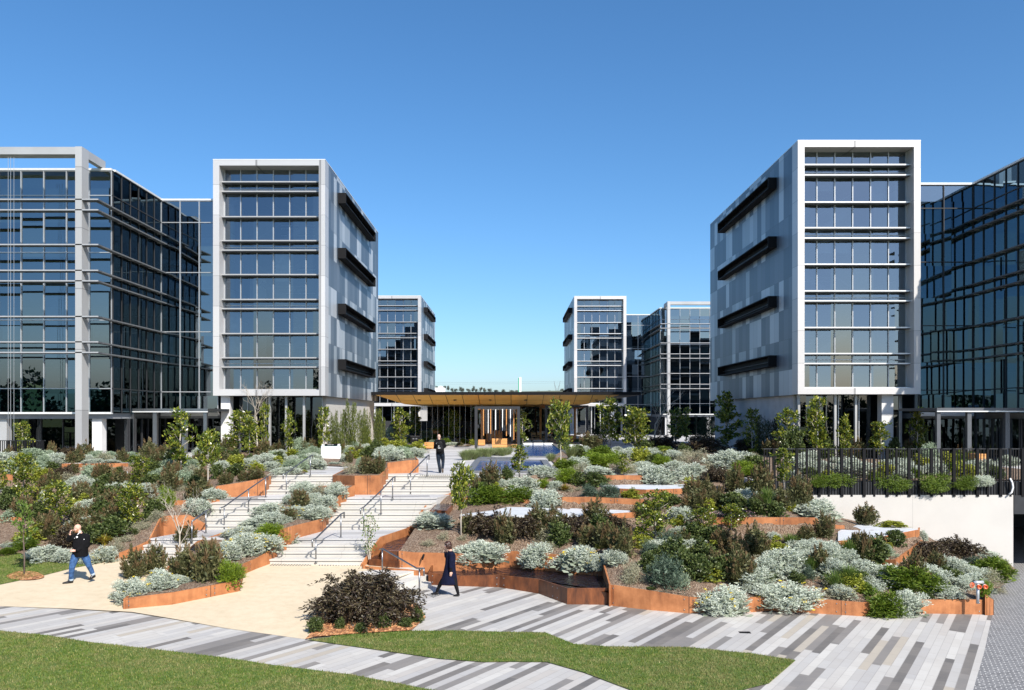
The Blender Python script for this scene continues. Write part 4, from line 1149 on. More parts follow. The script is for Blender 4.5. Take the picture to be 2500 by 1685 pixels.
for k in range(6):
    dl.lathe([(.14, 0), (.14, .03)], (-8 + k * 3.1, (ya + ys) / 2, (za + zb2) / 2 - .03), (0, -.19, -1), sides=10)
pvb(dl, 'downlight', 'dark')
gl = glazing('window', pv, (xl2 + 1, yb - 72 - .3), (1, 0), xr2 - xl2, .0, zb2 - .01, 12, (2.2,), 'glass_dark', mull='dark')
pvb(MB().box(xl2, xr2, yb + 3.5, yb + 3.7, 0, zb2 + .3).box(xl2 - 8, xl2 + 5.5, yb - .7, yb - .5, 0, 2.0), 'dark_wall', 'dark_wall')
pvb(MB().box(xl2, xl2 + 5.0, yb - .3, yb - .05, 2.0, zb2 - .01), 'bulkhead', 'dark')
hr = MB()
for k in range(13):
    xx = xl + 3.0 + k * .5
    hr.tube([(xx, ys + .4, zb2 - .02), (xx, ys + .4, .05)], .008, 4)
pvb(hr, 'hanging_rod', 'metal_trim')
roofgreen = None

# ------------------------------------------------------------------ pools
def pool_frame(label, x0, x1, y0, y1, zr, rim, water='water'):
    t = tag(empty('reflecting_pool', (x0, y0, 0)), label, 'pool'); org = t.location.copy()
    m = MB()
    m.box(x0, x1, y0, y0 + rim, -.3, zr); m.box(x0, x1, y1 - rim, y1, -.3, zr); m.box(x0, x0 + rim, y0 + rim, y1 - rim, -.3, zr); m.box(x1 - rim, x1, y0 + rim, y1 - rim, -.3, zr)
    o = m.build('stone_rim', M['stone_dark'], t); o.location = -org
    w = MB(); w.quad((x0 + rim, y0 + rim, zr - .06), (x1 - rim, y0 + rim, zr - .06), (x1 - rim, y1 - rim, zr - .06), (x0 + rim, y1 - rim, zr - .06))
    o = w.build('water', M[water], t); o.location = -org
    return t
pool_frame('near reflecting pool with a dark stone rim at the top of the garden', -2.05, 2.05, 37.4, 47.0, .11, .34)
pool_frame('narrow dark basin between the two reflecting pools', -2.0, .9, 47.4, 50.2, .1, .6, 'water_dark')
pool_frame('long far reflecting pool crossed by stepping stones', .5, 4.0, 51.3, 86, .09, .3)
for k, (x, y, w) in enumerate(((1.5, 74, .9), (2.5, 74.3, .9), (3.4, 74, .8), (1.6, 83, .8), (2.7, 83, .9))):
    o = MB().box(x - w / 2, x + w / 2, y - .5, y + .5, -.2, .16).build('stepping_stone', M['white'], bevel=.02)
    tag(o, ['left nearer', 'middle nearer', 'right nearer', 'left farther', 'right farther'][k] + ' pale stepping stone in the long far pool', 'stepping stone', 'stepping stones in the far pool')

# ------------------------------------------------------------------ pergolas, timber boxes, cafe chairs
def pergola(label, x0, x1, y0, y1, zt, nb, front_post=None):
    t = tag(empty('pergola', (x0, y0, 0)), label, 'pergola', 'pergolas by the pools'); org = t.location.copy()
    def pb(mb, n, m):
        o = mb.build(n, M[m], t); o.location = -org
    for (x, y, m) in ((x0, y0, 'dark'), (x1, y0, 'dark'), (x0, y1, 'timber'), (x1, y1, 'timber')):
        pb(MB().box(x - .11, x + .11, y - .11, y + .11, 0, zt), 'post', m)
    for y, m in ((y0, 'dark'), (y1, 'metal_trim')):
        pb(MB().box(x0 - .11, x1 + .11, y - .1, y + .1, zt + .002, zt + .2), 'beam', m)
    for x in (x0, x1):
        pb(MB().box(x - .1, x + .1, y0 + .101, y1 - .101, zt + .002, zt + .198), 'beam', 'timber')
    for k in range(nb):
        x = x0 + .35 + (x1 - x0 - .7) * (k + random.uniform(-.25, .25)) / max(1, nb - 1); y = random.uniform(y0 + 1, y1 - .5)
        zb = random.choice((.9, 1.1, .5, 1.4)); m = ('dark', 'timber', 'dark', 'dark', 'dark', 'white', 'dark')[k % 7]
        pb(MB().box(x - .035, x + .035, y - .035, y + .035, zb, zt), 'batten', m)
    return t
pergola('near pergola with hanging battens left of the blue pool', -2.75, .62, 65, 78, 3.15, 30)
pergola('far pergola with hanging battens right of the blue pool', 3.2, 6.9, 74, 88, 3.35, 10)

def timber_box(label, fr, x0, x1, y0, y1, d, depth=.8, legs=False):
    a = fx(fr, x0, y0); b = fx(fr, x1, y1); p = at_d(*a, d); q = at_d(*b, d)
    zb = max(0.0, q.z) if q.z > .55 else 0.0
    t = tag(empty('timber_planter', ((p.x + q.x) / 2, d, zb)), label, 'planter', 'timber planters on the upper plaza'); org = t.location.copy()
    o = MB().box(p.x, q.x, d, d + depth, zb + .05, p.z).build('box', M['timber'], t); o.location = -org
    o = MB().box(p.x + .05, q.x - .05, d + .05, d + depth - .05, zb, zb + .05).build('plinth', M['black'], t); o.location = -org
    o = MB().box(p.x + .06, q.x - .06, d + .06, d + depth - .06, p.z - .03, p.z + .004).build('soil', M['mulch'], t); o.location = -org
    return t
timber_box('raised timber planter box under the hanging battens of the near pergola', 'I', 365, 680, 555, 702, 79)
timber_box('timber planter box beside the left post of the near pergola', 'I', 215, 340, 727, 825, 71)
timber_box('wide timber planter box in the middle of the near pergola', 'I', 475, 760, 707, 830, 70)
timber_box('low long timber planter box at the front of the near pergola', 'I', 480, 950, 817, 912, 66.2)
timber_box('timber planter box at the right post of the far pergola', 'I', 1920, 2035, 645, 737, 80)
timber_box('timber planter box beside the man with the backpack', 'B', 1617, 1685, 362, 411, 64)
timber_box('small timber planter box in front of the glazed cafe', 'B', 1682, 1720, 277, 300, 84)
timber_box('timber planter box behind the planter at the top of the stairs', 'B', 1155, 1245, 430, 462, 50)
timber_box('timber planter box behind the black fence on the right', 'K', 1080, 1190, 775, 835, 40)
o = MB().box(*[at_d(1391, 1085, 60).x, at_d(1422, 1085, 60).x], 60, 61, 0, .48).build('white_bench', M['white'], bevel=.02); tag(o, 'white block bench right of the far pool', 'bench')
bn = tag(empty('litter_bin', at_d(1013, 1087, 70)), 'black box litter bin in the planting left of the plaza', 'bin')
MB().box(-.38, .38, 0, .6, 0, .72).build('body', M['black'], bn, bevel=.02)
MB().box(-.4, .4, -.02, .62, .722, .78).build('lid', M['dark'], bn, bevel=.01)
MB().box(-.2, -.05, -.006, 0, .5, .6).box(.05, .2, -.006, 0, .5, .6).build('slot', M['stone_dark'], bn)

chair_v = MB()
for (x, y) in ((-.2, -.2), (.2, -.2), (-.2, .2), (.2, .2)): chair_v.tube([(x * 1.15, y * 1.15, 0), (x, y, .44)], .018, 5)
chair_v.box(-.23, .23, -.23, .23, .441, .48); chair_v.box(-.23, .23, .2, .24, .6, .84); chair_v.beam((-.2, .22, .481), (-.2, .22, .6), .03, .03); chair_v.beam((.2, .22, .481), (.2, .22, .6), .03, .03)
chm = chair_v.mesh('cafe_chair', plain('pale_timber', (.6, .40, .18), .5))
for k, px_ in enumerate((1304, 1318, 1333, 1343, 1411)):
    c = link('cafe_chair', chm); c.location = at_z(px_, 1076, 0); c.rotation_euler.z = [.3, 2.9, -.4, 1.2, 3.3][k]
    tag(c, ['leftmost pale timber cafe chair under the canopy', 'second pale timber cafe chair from the left under the canopy', 'pale timber cafe chair just right of the far pergola post', 'pale timber cafe chair behind the slim tree by the pool', 'rightmost pale timber cafe chair beyond the far pergola'][k], 'chair', 'cafe chairs under the canopy')

# ------------------------------------------------------------------ white directory sign
def text_mesh(s, size):
    cu = bpy.data.curves.new('txt', 'FONT'); cu.body = s; cu.size = size; cu.extrude = .006; cu.align_x = 'CENTER'; cu.offset = .008
    ob = bpy.data.objects.new('txt', cu); col.objects.link(ob); bpy.context.view_layer.update()
    me = bpy.data.meshes.new_from_object(ob.evaluated_get(bpy.context.evaluated_depsgraph_get()))
    bpy.data.objects.remove(ob); return me
sd = 46.5
sg0 = at_d(783.6, 1127, sd); sg1 = at_d(831.6, 1084, sd)
sg = tag(empty('directory_sign', (sg0.x, sd, sg0.z)), 'white directory sign with the numbers 44 and 42 on a dark top band', 'sign')
sw, sh = sg1.x - sg0.x, sg1.z - sg0.z
MB().box(0, sw, 0, .14, .09, sh - .14).build('panel', M['white'], sg, bevel=.006)
MB().box(.10, sw - .02, .01, .13, sh - .139, sh).build('top_band', M['black'], sg)
MB().box(.0, sw, .002, .138, sh - .1395, sh - .125).build('accent_stripe', plain('teal_stripe', (.05, .42, .40), .5), sg)
MB().box(.03, sw - .03, .03, .11, -.3, .09).build('plinth', M['black'], sg)
for s_, x in (('44', .12), ('42', sw - .10)):
    me = text_mesh(s_, .17); me.materials.append(M['white'])
    o = link('number', me, sg); o.location = (x, -.012, sh - .122); o.rotation_euler = (R(90), 0, 0)
MB().box(sw * .33, sw * .52, -.006, .0, sh - .06, sh - .045).box(sw * .54, sw * .65, -.006, 0, sh - .06, sh - .045).build('name_line', M['white'], sg)

# ------------------------------------------------------------------ fences
def fence(label, x0, x1, y, zb, zt, spacing=.0, zmid=None):
    t = tag(empty('slat_fence', (x0, y, zb)), label, 'fence'); org = t.location.copy()
    MB().box(0, x1 - x0, -.03, .03, zt - zb - .035, zt - zb).build('top_rail', M['dark'], t)
    x = .0; sl = MB(); k = 0
    while x < x1 - x0 - .1:
        w = (.04, .036, .04, .11, .036, .04, .085)[k % 7]; dep = (.05, .05, .05, .12, .05, .05, .09)[k % 7]
        sl.box(x, x + w, -dep, -.031, -.05, zt - zb - (.037 if w < .05 else .0)); k += 1
        x += w + random.choice((.06, .07, .07, .085))
    sl.build('slat', M['black'], t)
    return t
fence('black slatted balustrade along the top of the white concrete wall', 9.87, 24.0, 32.0, -.47, 1.355)
MB_ = MB(); MB_.box(9.87, 24, 31.97, 32.13, -.5, .05)
tag(MB_.build('podium_edge', M['dark']), 'dark edge band of the podium behind the black balustrade', 'edge band')
lf = fence('dark balustrade at the foot of the left glass wing', -30.0, -24.2, 42.6, .3, 1.35)

rwall = MB(); rwall.box(9.6, 19.58, 31.92, 32.2, -4.2, -.46)
tag(rwall.build('concrete_wall', M['pale_wall']), 'white concrete retaining wall under the black balustrade', 'wall'); 
g = tag(empty('garage_entry', (19.6, 32, -3.5)), 'dark basement garage opening right of the white wall', 'building'); 
o = MB().box(19.6, 40, 31.9, 32.14, -1.2, -.47).build('lintel', M['dark'], g); o.location = (-19.6, -32, 3.5)
o = MB().box(19.3, 19.58, 32.21, 50, -4.5, -.46).box(19.6, 40, 47, 47.3, -4.6, -.46).box(39, 39.3, 32.2, 47, -4.6, -.46).build('side_wall', M['dark_wall'], g); o.location = (-19.6, -32, 3.5)
o = MB().box(19.6, 39, 44, 44.06, -2.0, -1.9).build('barrier', M['steel'], g); o.location = (-19.6, -32, 3.5)
hz = MB().tube([at_d(2466, 1168, 31.8), at_d(2471, 1178, 31.78), at_d(2473, 1190, 31.78), at_d(2470, 1202, 31.8), at_d(2464, 1207, 31.8)], .035, 8)
tag(hz.build('white_hose', M['white'], smooth=True), 'white curved hose hanging at the right end of the balustrade', 'hose')

# ------------------------------------------------------------------ booster pipe
bp = at_d(2387, 1461, 24.0)
hy = tag(empty('booster_pipe', bp), 'grey fire booster standpipe with orange caps in the corner of the right garden', 'standpipe')
gal = plain('galvanised', (.5, .52, .54), .45, .5, .1, 12); ora = plain('orange_cap', (.72, .12, .03), .45, 0, .05)
MB().tube([(0, 0, -.15), (0, 0, .40)], .045, 12).build('pipe', gal, hy, True)
MB().tube([(-.12, 0, .46), (.17, .02, .47)], .05, 10).build('manifold', gal, hy, True)
for x, y, z in ((0, -.07, .36), (.19, -.06, .36)):
    c = MB().lathe([(.04, 0), (.062, .01), (.062, .09), (.048, .09), (.04, .05)], (x, y + .05, z), (0, -1, -.15), 12).build('outlet_cap', ora, hy, True)
    MB().lathe([(.068, 0), (.068, .03)], (x, y + .06, z), (0, -1, -.15), 12).build('coupling', gal, c, True)
hw = MB(); n_ = 16
ringp = [(-.2 + .062 * math.cos(a), -.06, .40 + .068 * math.sin(a)) for a in np.linspace(0, 2 * math.pi, n_ + 1)]
hw.tube(ringp, .011, 6); hw.beam((-.26, -.06, .40), (-.14, -.06, .40), .014, .014); hw.beam((-.2, -.06, .34), (-.2, -.06, .46), .014, .014)
hw.tube([(-.2, -.06, .40), (-.12, 0, .44)], .014, 6); hw.build('valve_wheel', ora, hy, True)
# drain grate and spout
dg = PAVE.at(1818, 1544, .005); o = MB()
for k in range(7): o.box(dg.x - .14 + k * .042, dg.x - .115 + k * .042, dg.y - .07, dg.y + .07, dg.z, dg.z + .006)
o.box(dg.x - .15, dg.x + .15, dg.y - .08, dg.y + .08, dg.z - .01, dg.z + .001)
tag(o.build('drain_grate', M['black']), 'small black drain grate in the striped paving', 'drain')
sp = at_d(1034, 1358, 27.0); o = MB().tube([sp + Vector((0, .1, .03)), sp + Vector((0, -.08, .02)), sp + Vector((-.02, -.12, -.1))], [.03, .04, .02], 8)
tag(o.build('garden_spotlight', M['black'], smooth=True), 'small black spotlight on the rust-red wall beside the woman', 'light')

# ------------------------------------------------------------------ far away
hl = MB(); 
xs_ = np.linspace(-900, 900, 61)
for a, b in zip(xs_, xs_[1:]):
    fz = lambda x: 17.3 + .8 * math.sin(x * .013 + 1) + .5 * math.sin(x * .041)
    hl.quad((a, 330, -5.2), (b, 330, -5.2), (b, 530, fz(b)), (a, 530, fz(a))); hl.quad((a, 530, fz(a)), (b, 530, fz(b)), (b, 900, -5.3), (a, 900, -5.3))
tag(hl.build('hills', plain('far_hill', (.10, .11, .07), .9, 0, .2, .02), smooth=True), kind='structure')
tt = at_d(1269, 1014, 300)
to = tag(empty('sign_totem', (tt.x, 300, -4)), 'tall white and green sign totem far behind the canopy', 'sign')
MB().box(-.15, .55, 0, .6, 0, 20.6).build('white_face', M['white'], to)
MB().box(-.55, -.16, 0, .6, 0, 20.3).box(.56, .72, 0, .6, 0, 11.0).build('green_face', plain('green_face', (.05, .30, .18), .5), to)
pt = at_d(1360, 1014, 700); py_ = MB()
for s in (-1, 1):
    py_.beam((s * 3, 0, 0), (s * .8, 0, 24), .3, .3); py_.beam((s * .8, 0, 24), (s * 2.6, 0, 35), .25, .25); py_.beam((s * .8, 0, 24), (-s * 2.4, 0, 33), .2, .2)
for z in (8, 15, 20, 24): py_.beam((-3 + z * .09, 0, z), (3 - z * .09, 0, z), .2, .2)
py_.beam((-4.5, 0, 22), (4.5, 0, 22), .3, .3)
for z0, z1 in ((0, 8), (8, 15), (15, 22)): py_.beam((-3 + z0 * .09, 0, z0), (3 - z1 * .09, 0, z1), .15, .15); py_.beam((3 - z0 * .09, 0, z0), (-3 + z1 * .09, 0, z1), .15, .15)
o = py_.build('power_pylon', M['stone_dark']); o.location = (pt.x, 700, -3); tag(o, 'faint lattice power pylon on the horizon', 'pylon')
for k, y0 in enumerate((931, 935)):
    pts = [at_d(x, y0 + 3 * math.sin(math.pi * ((x - 860) % 500) / 500), 700) for x in np.linspace(860, 1860, 41)]
    o = MB().tube(pts, .06, 4).build('power_line', M['stone_dark']); tag(o, ['upper', 'lower'][k] + ' thin power line crossing the sky above the canopy', 'power line', 'power lines')
wb_ = at_d(1075, 955, 480)
o = MB().box(wb_.x - 4, wb_.x + 2.5, 480, 490, 8, wb_.z + 2.0).box(wb_.x - 1, wb_.x + 1, 480.5, 489, wb_.z + 2.0, wb_.z + 3).build('white_house', M['white']); tag(o, 'far white building among trees on the horizon', 'building')
# ================================================================== PLANTS
def nrm(v): return v / np.maximum(np.linalg.norm(v, axis=1, keepdims=True), 1e-9)
def leaves(pos, d, length, width, fold=.25, roll=None):
    """quads: base, left, tip, right"""
    n = len(pos); d = nrm(d)
    r = rng.normal(size=(n, 3)) if roll is None else roll
    s = nrm(np.cross(d, r)); up = np.cross(s, d)
    L = np.asarray(length).reshape(-1, 1) * np.ones((n, 1)); Wd = np.asarray(width).reshape(-1, 1) * np.ones((n, 1))
    mid = pos + d * L * .5 + up * Wd * fold
    V = np.stack([pos, mid + s * Wd * .5, pos + d * L, mid - s * Wd * .5], 1).reshape(-1, 3)
    return V
class Fol:
    def __init__(s): s.V, s.m = [], []
    def add(s, V, m=0): s.V.append(V); s.m.append(np.full(len(V) // 4, m))
    def mesh(s, name, mats):
        V = np.concatenate(s.V); Q = np.arange(len(V)).reshape(-1, 4)
        return np_mesh(name, V, Q, mats, np.concatenate(s.m))

def dome_points(n, lumps, zmin=-.05, flat=1.0):
    """points on a heap of small blobs filling a half dome, width 1 height 1; returns points and outward normals"""
    C, Rr = lumps
    k = rng.choice(len(C), n, p=Rr ** 2 / (Rr ** 2).sum())
    z = rng.uniform(zmin - .15, 1, n); th = rng.uniform(0, 2 * np.pi, n)
    r = np.sqrt(np.maximum(0, 1 - z ** 2))
    nn = np.stack([r * np.cos(th), r * np.sin(th), z], 1)
    p = C[k] + nn * Rr[k][:, None] * rng.uniform(.85, 1.12, n)[:, None]
    p[:, :2] *= .5
    p[:, 2] = np.maximum(p[:, 2], zmin)
    nn = nrm(nn + nrm(C[k] + 1e-6) * .45)
    return p, nn
def mk_lumps(k, amp):
    """k blob centres and radii inside the unit half dome; amp = unevenness"""
    C, Rr = [np.array([0, 0, .45])], [.5]
    for i in range(k + 6):
        a = i * 2.4 + rng.normal() * .5; el = rng.uniform(.0, 1.25); rad = rng.uniform(.26, .44) * (1 + rng.normal() * amp * .6)
        d = 1 - rad + rng.normal() * amp * .55
        C.append(np.array([math.cos(a) * math.cos(el) * d, math.sin(a) * math.cos(el) * d, max(.02, math.sin(el) * d)])); Rr.append(rad)
    return np.array(C), np.array(Rr)

def sprig_dome(f, n, per, sl, ll, lw, lumps, up=.6, spread=.7, m=0, zmin=-.05, shrink=1.0, tips=None):
    p, nn = dome_points(n, lumps, zmin)
    p = p * shrink
    d = nrm(nn + np.array([0, 0, up]) + rng.normal(size=(n, 3)) * .3); ln = rng.uniform(.6, 1.5, n)[:, None]
    for k in range(per):
        t = (k + .3) / per
        b = p + d * sl * ln * (t - .75)
        dirn = nrm(d + rng.normal(size=(n, 3)) * spread * (1.15 - t * .6))
        mm = m
        f.add(leaves(b, dirn, ll * rng.uniform(.7, 1.25, n), lw * rng.uniform(.8, 1.2, n)), mm if tips is None or t < .55 else tips)
def filler(f, n, ll, lw, m=0, zmax=.8, rad=.42):
    a = rng.uniform(0, 2 * np.pi, n); r = np.sqrt(rng.uniform(0, 1, n)) * rad; z = rng.uniform(0, zmax, n)
    r = r * np.sqrt(np.maximum(.05, 1 - (z / max(zmax, .01)) ** 2 * .8))
    p = np.stack([r * np.cos(a), r * np.sin(a), z], 1)
    f.add(leaves(p, rng.normal(size=(n, 3)) + np.array([0, 0, .3]), ll * rng.uniform(.7, 1.3, n), lw), m)

LM = dict(
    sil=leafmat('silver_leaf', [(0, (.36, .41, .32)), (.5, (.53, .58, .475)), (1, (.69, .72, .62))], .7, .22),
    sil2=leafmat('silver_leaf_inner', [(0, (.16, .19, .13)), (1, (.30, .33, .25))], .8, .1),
    sag=leafmat('sage_leaf', [(0, (.20, .27, .17)), (.5, (.31, .39, .26)), (1, (.44, .50, .36))], .7, .2),
    brz=leafmat('olive_bottlebrush_leaf', [(0, (.055, .065, .022)), (.5, (.11, .115, .045)), (1, (.18, .16, .07))], .6, .25),
    brt=leafmat('bronze_new_leaf', [(0, (.11, .075, .03)), (.5, (.185, .125, .06)), (1, (.27, .19, .10))], .55, .3),
    pur=leafmat('dark_purple_leaf', [(0, (.016, .011, .007)), (.4, (.042, .025, .016)), (.7, (.062, .050, .025)), (1, (.15, .12, .065))], .5, .15),
    mag=leafmat('glossy_leaf', [(0, (.03, .06, .008)), (.35, (.09, .135, .018)), (.7, (.21, .25, .03)), (1, (.45, .43, .07))], .26, .36, .6),
    grn=leafmat('bright_needle', [(0, (.08, .14, .01)), (.5, (.16, .24, .015)), (1, (.27, .34, .03))], .55, .3),
    dgr=leafmat('green_cover_leaf', [(0, (.045, .09, .006)), (.5, (.10, .16, .012)), (1, (.18, .24, .025))], .55, .3),
    lim=leafmat('lime_leaf', [(0, (.15, .18, .02)), (.5, (.29, .32, .035)), (1, (.44, .44, .07))], .5, .3),
    dkg=leafmat('dark_green_leaf', [(0, (.03, .05, .015)), (.5, (.07, .10, .025)), (1, (.17, .20, .07))], .4, .2),
    ros=leafmat('blue_green_needle', [(0, (.035, .065, .04)), (.5, (.075, .115, .075)), (1, (.15, .20, .14))], .6, .15),
    gra=leafmat('strap_leaf', [(0, (.05, .10, .015)), (.5, (.11, .18, .03)), (1, (.24, .29, .08))], .4, .3),
    grp=leafmat('pale_grass_leaf', [(0, (.14, .19, .06)), (.5, (.24, .29, .11)), (1, (.38, .40, .20))], .5, .3),
    ylw=leafmat('amber_strap_leaf', [(0, (.12, .05, .015)), (.35, (.22, .14, .02)), (.7, (.40, .33, .03)), (1, (.12, .16, .03))], .45, .3),
    lav=leafmat('dry_grey_leaf', [(0, (.20, .20, .12)), (.5, (.32, .31, .20)), (1, (.46, .43, .31))], .75, .2),
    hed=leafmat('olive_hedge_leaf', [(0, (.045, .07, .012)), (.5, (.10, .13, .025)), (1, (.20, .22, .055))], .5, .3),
    hdk=leafmat('shade_hedge_leaf', [(0, (.008, .02, .008)), (1, (.025, .05, .02))], .5, .2),  # dark copy of the hedge leaf; shade is put into the colour
    pnk=leafmat('pink_petal', [(0, (.62, .36, .40)), (1, (.80, .62, .62))], .6, .3),
    yel=leafmat('yellow_petal', [(0, (.62, .45, .02)), (1, (.82, .66, .06))], .6, .3),
    twig=M['bark_dark'], far=leafmat('far_leaf', [(0, (.05, .06, .045)), (1, (.12, .135, .10))], .8, .1))

PROTO = {}
def proto(kind, nv):
    PROTO[kind] = []
    for _ in range(nv): yield len(PROTO[kind])

for v in proto('sil', 5):
    f = Fol(); lu = mk_lumps(9, .22)
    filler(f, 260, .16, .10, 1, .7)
    sprig_dome(f, 1150, 8, .13, .048, .0195, lu, .6, .75)
    PROTO['sil'].append([f.mesh('silver_shrub', [LM['sil'], LM['sil2']])])
for v in proto('siy', 3):       # with yellow daisies
    f = Fol(); lu = mk_lumps(9, .22)
    filler(f, 260, .16, .10, 1, .7)
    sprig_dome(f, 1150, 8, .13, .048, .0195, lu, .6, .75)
    g = Fol(); p, nn = dome_points(26, lu, -.1); c = p * 1.08
    for k in range(5): g.add(leaves(c + rng.normal(size=c.shape) * .015, rng.normal(size=c.shape) + nn, .045, .04))
    PROTO['siy'].append([f.mesh('silver_shrub', [LM['sil'], LM['sil2']]), ('flower_head', g.mesh('flower_head', [LM['yel']]))])
for v in proto('sag', 3):
    f = Fol(); lu = mk_lumps(7, .14); filler(f, 300, .14, .08, 0, .7)
    sprig_dome(f, 620, 8, .11, .06, .018, lu, .5, .7)
    PROTO['sag'].append([f.mesh('sage_shrub', [LM['sag']])])
for v in proto('brz', 5):
    f = Fol()
    # several upright plumes
    K = 26; filler(f, 420, .13, .05, 0, .75, .36)
    for k in range(K):
        a = rng.uniform(0, 2 * np.pi); rr = math.sqrt(rng.uniform(0, 1)) * .40; h = (1 - (rr / .55) ** 2) * rng.uniform(.72, 1.05)
        n = 150; t = rng.uniform(0.12, 1, n)
        ax = np.stack([rr * math.cos(a) * (.35 + .65 * t), rr * math.sin(a) * (.35 + .65 * t), h * t], 1)
        wd = .085 * np.sin(np.pi * np.clip(t * .93 + .06, 0, 1)) + .012
        off = nrm(rng.normal(size=(n, 3))) * wd[:, None] * rng.uniform(.4, 1, n)[:, None]
        d = nrm(off * 6 + np.array([math.cos(a) * .25, math.sin(a) * .25, .8]))
        V = leaves(ax + off, d, .075 * rng.uniform(.7, 1.3, n), .02)
        top = (t > rng.uniform(.62, .95)) if rng.uniform() < .8 else (t > 2)
        V4 = V.reshape(-1, 4, 3)
        f.add(V4[~top].reshape(-1, 3), 0)
        if top.any(): f.add(V4[top].reshape(-1, 3), 1)
    PROTO['brz'].append([f.mesh('bronze_shrub', [LM['brz'], LM['brt']])])
def arch_bush(nb, nl, droop, ll, lw, seed_spread=1.0, tw=.006, hmin=.55):
    f = Fol(); tw_ = MB()
    for b in range(nb):
        a = rng.uniform(0, 2 * np.pi); out = rng.uniform(.12, .52) * seed_spread; hh = rng.uniform(hmin, 1.05) * (1 - .45 * (out / .52) ** 2)
        s = np.array([rng.normal() * .05, rng.normal() * .05, 0])
        T = np.linspace(0, 1, 12); end = rng.uniform(.25, droop)
        X = s[0] + math.cos(a) * out * T ** .8; Y = s[1] + math.sin(a) * out * T ** .8
        Z = hh * (1.25 * T - end * T ** 3) / (1.25 - end * .5)
        X = X + np.cumsum(rng.normal(size=12)) * .008; Y = Y + np.cumsum(rng.normal(size=12)) * .008
        pts = np.stack([X, Y, np.maximum(Z, .02)], 1)
        tw_.tube([tuple(p) for p in pts], [tw * (1.2 - t) for t in T], 3, cap=False)
        for _ in range(3):     # side twigs hanging
            k = rng.integers(4, 12); q = pts[k]; dv = nrm(np.array([[math.cos(a) + rng.normal() * .8, math.sin(a) + rng.normal() * .8, rng.uniform(-1.1, .5)]]))[0] * rng.uniform(.10, .22)
            n = nl // 3; t = rng.uniform(0, 1, n)[:, None]
            base = q + dv * t + np.array([0, 0, -.10]) * t ** 2 + rng.normal(size=(n, 3)) * .012
            f.add(leaves(base, dv + rng.normal(size=(n, 3)) * .12 + np.array([0, 0, -.05]), ll * rng.uniform(.6, 1.3, n), lw))
        t = rng.uniform(.2, 1, nl); i = np.clip((t * 11).astype(int), 0, 10); fr = (t * 11 - i)[:, None]
        base = pts[i] * (1 - fr) + pts[i + 1] * fr + rng.normal(size=(nl, 3)) * .014
        tan = nrm(pts[i + 1] - pts[i])
        f.add(leaves(base, tan + rng.normal(size=(nl, 3)) * .7 + np.array([0, 0, -.35]), ll * rng.uniform(.6, 1.3, nl), lw))
    return f, tw_
for v in proto('pur', 4):
    f, tw_ = arch_bush(60, 44, 1.0, .07, .028)
    PROTO['pur'].append([f.mesh('purple_shrub', [LM['pur']]), ('stem', tw_.mesh('stem', LM['twig']))])
def tree_mag(asp, clusters, per, ll, lw, z0=.2, lean=.0, gap=.35):
    """asp = width/height; unit height"""
    f = Fol(); tr = MB(); 
    trunk = [(0, 0, -.02), (.01, .0, .25), (-.005, .012, .5), (.012, 0, .75), (0, 0, .95)]
    tr.tube(trunk, [.016, .014, .011, .008, .004], 7)
    nl = 15
    for b in range(nl):
        zb = z0 + (.93 - z0) * (b + rng.uniform(0, .8)) / nl; a = b * 2.4 + rng.normal() * .4
        rz = (zb - z0) / (1 - z0)
        R0 = asp * .5 * (np.sin(np.pi * min(1, .18 + rz * .80)) ** .8) * rng.uniform(.55, 1.1)
        e = np.array([math.cos(a) * R0, math.sin(a) * R0, zb + R0 * rng.uniform(.35, .9)])
        p0 = np.array([0, 0, zb - .02]); pm = (p0 + e) / 2 + np.array([0, 0, -.012])
        tr.tube([tuple(p0), tuple(pm), tuple(e)], [.006, .005, .0025], 4)
        m = max(3, int(clusters / nl * rng.uniform(.6, 1.4)))
        for c in range(m):
            t = rng.uniform(.25, 1.05); q = p0 * (1 - t) + e * t + rng.normal(size=3) * asp * .085
            ax = nrm((e - p0)[None, :] * 1.0 + np.array([[0, 0, .6 * R0 + .05]]) + rng.normal(size=(1, 3)) * .05)[0]
            n = per
            d = nrm(ax[None, :] * .9 + rng.normal(size=(n, 3)) * .75)
            f.add(leaves(q[None, :] + rng.normal(size=(n, 3)) * ll * .25, d, ll * rng.uniform(.7, 1.25, n), lw * rng.uniform(.8, 1.2, n), .12))
    # leader tuft
    n = per * 3; f.add(leaves(np.array([[0, 0, .93]]) + rng.normal(size=(n, 3)) * np.array([.02, .02, .03]), rng.normal(size=(n, 3)) + np.array([0, 0, 1.0]), ll, lw, .12))
    return f, tr
for nm, asp, cl, z0 in (('mgs', .36, 150, .16), ('mgw', .62, 300, .10), ('mgt', .5, 210, .42)):
    for v in proto(nm, 4):
        f, tr = tree_mag(asp, cl, 9, .06, .026, z0)
        PROTO[nm].append([('crown', f.mesh('crown', [LM['mag']])), ('trunk', tr.mesh('trunk', M['bark_pale'], True))])
for nm, lm, n, ll, lw, up in (('grn', 'grn', 620, .11, .014, .25), ('dgr', 'dgr', 560, .11, .026, .1)):
    for v in proto(nm, 3):
        f = Fol(); lu = mk_lumps(10, .2); filler(f, 260, .16, .07, 0, .7); sprig_dome(f, n, 9, .18, ll, lw, lu, up, .6)
        PROTO[nm].append([f.mesh('green_shrub', [LM[lm]])])
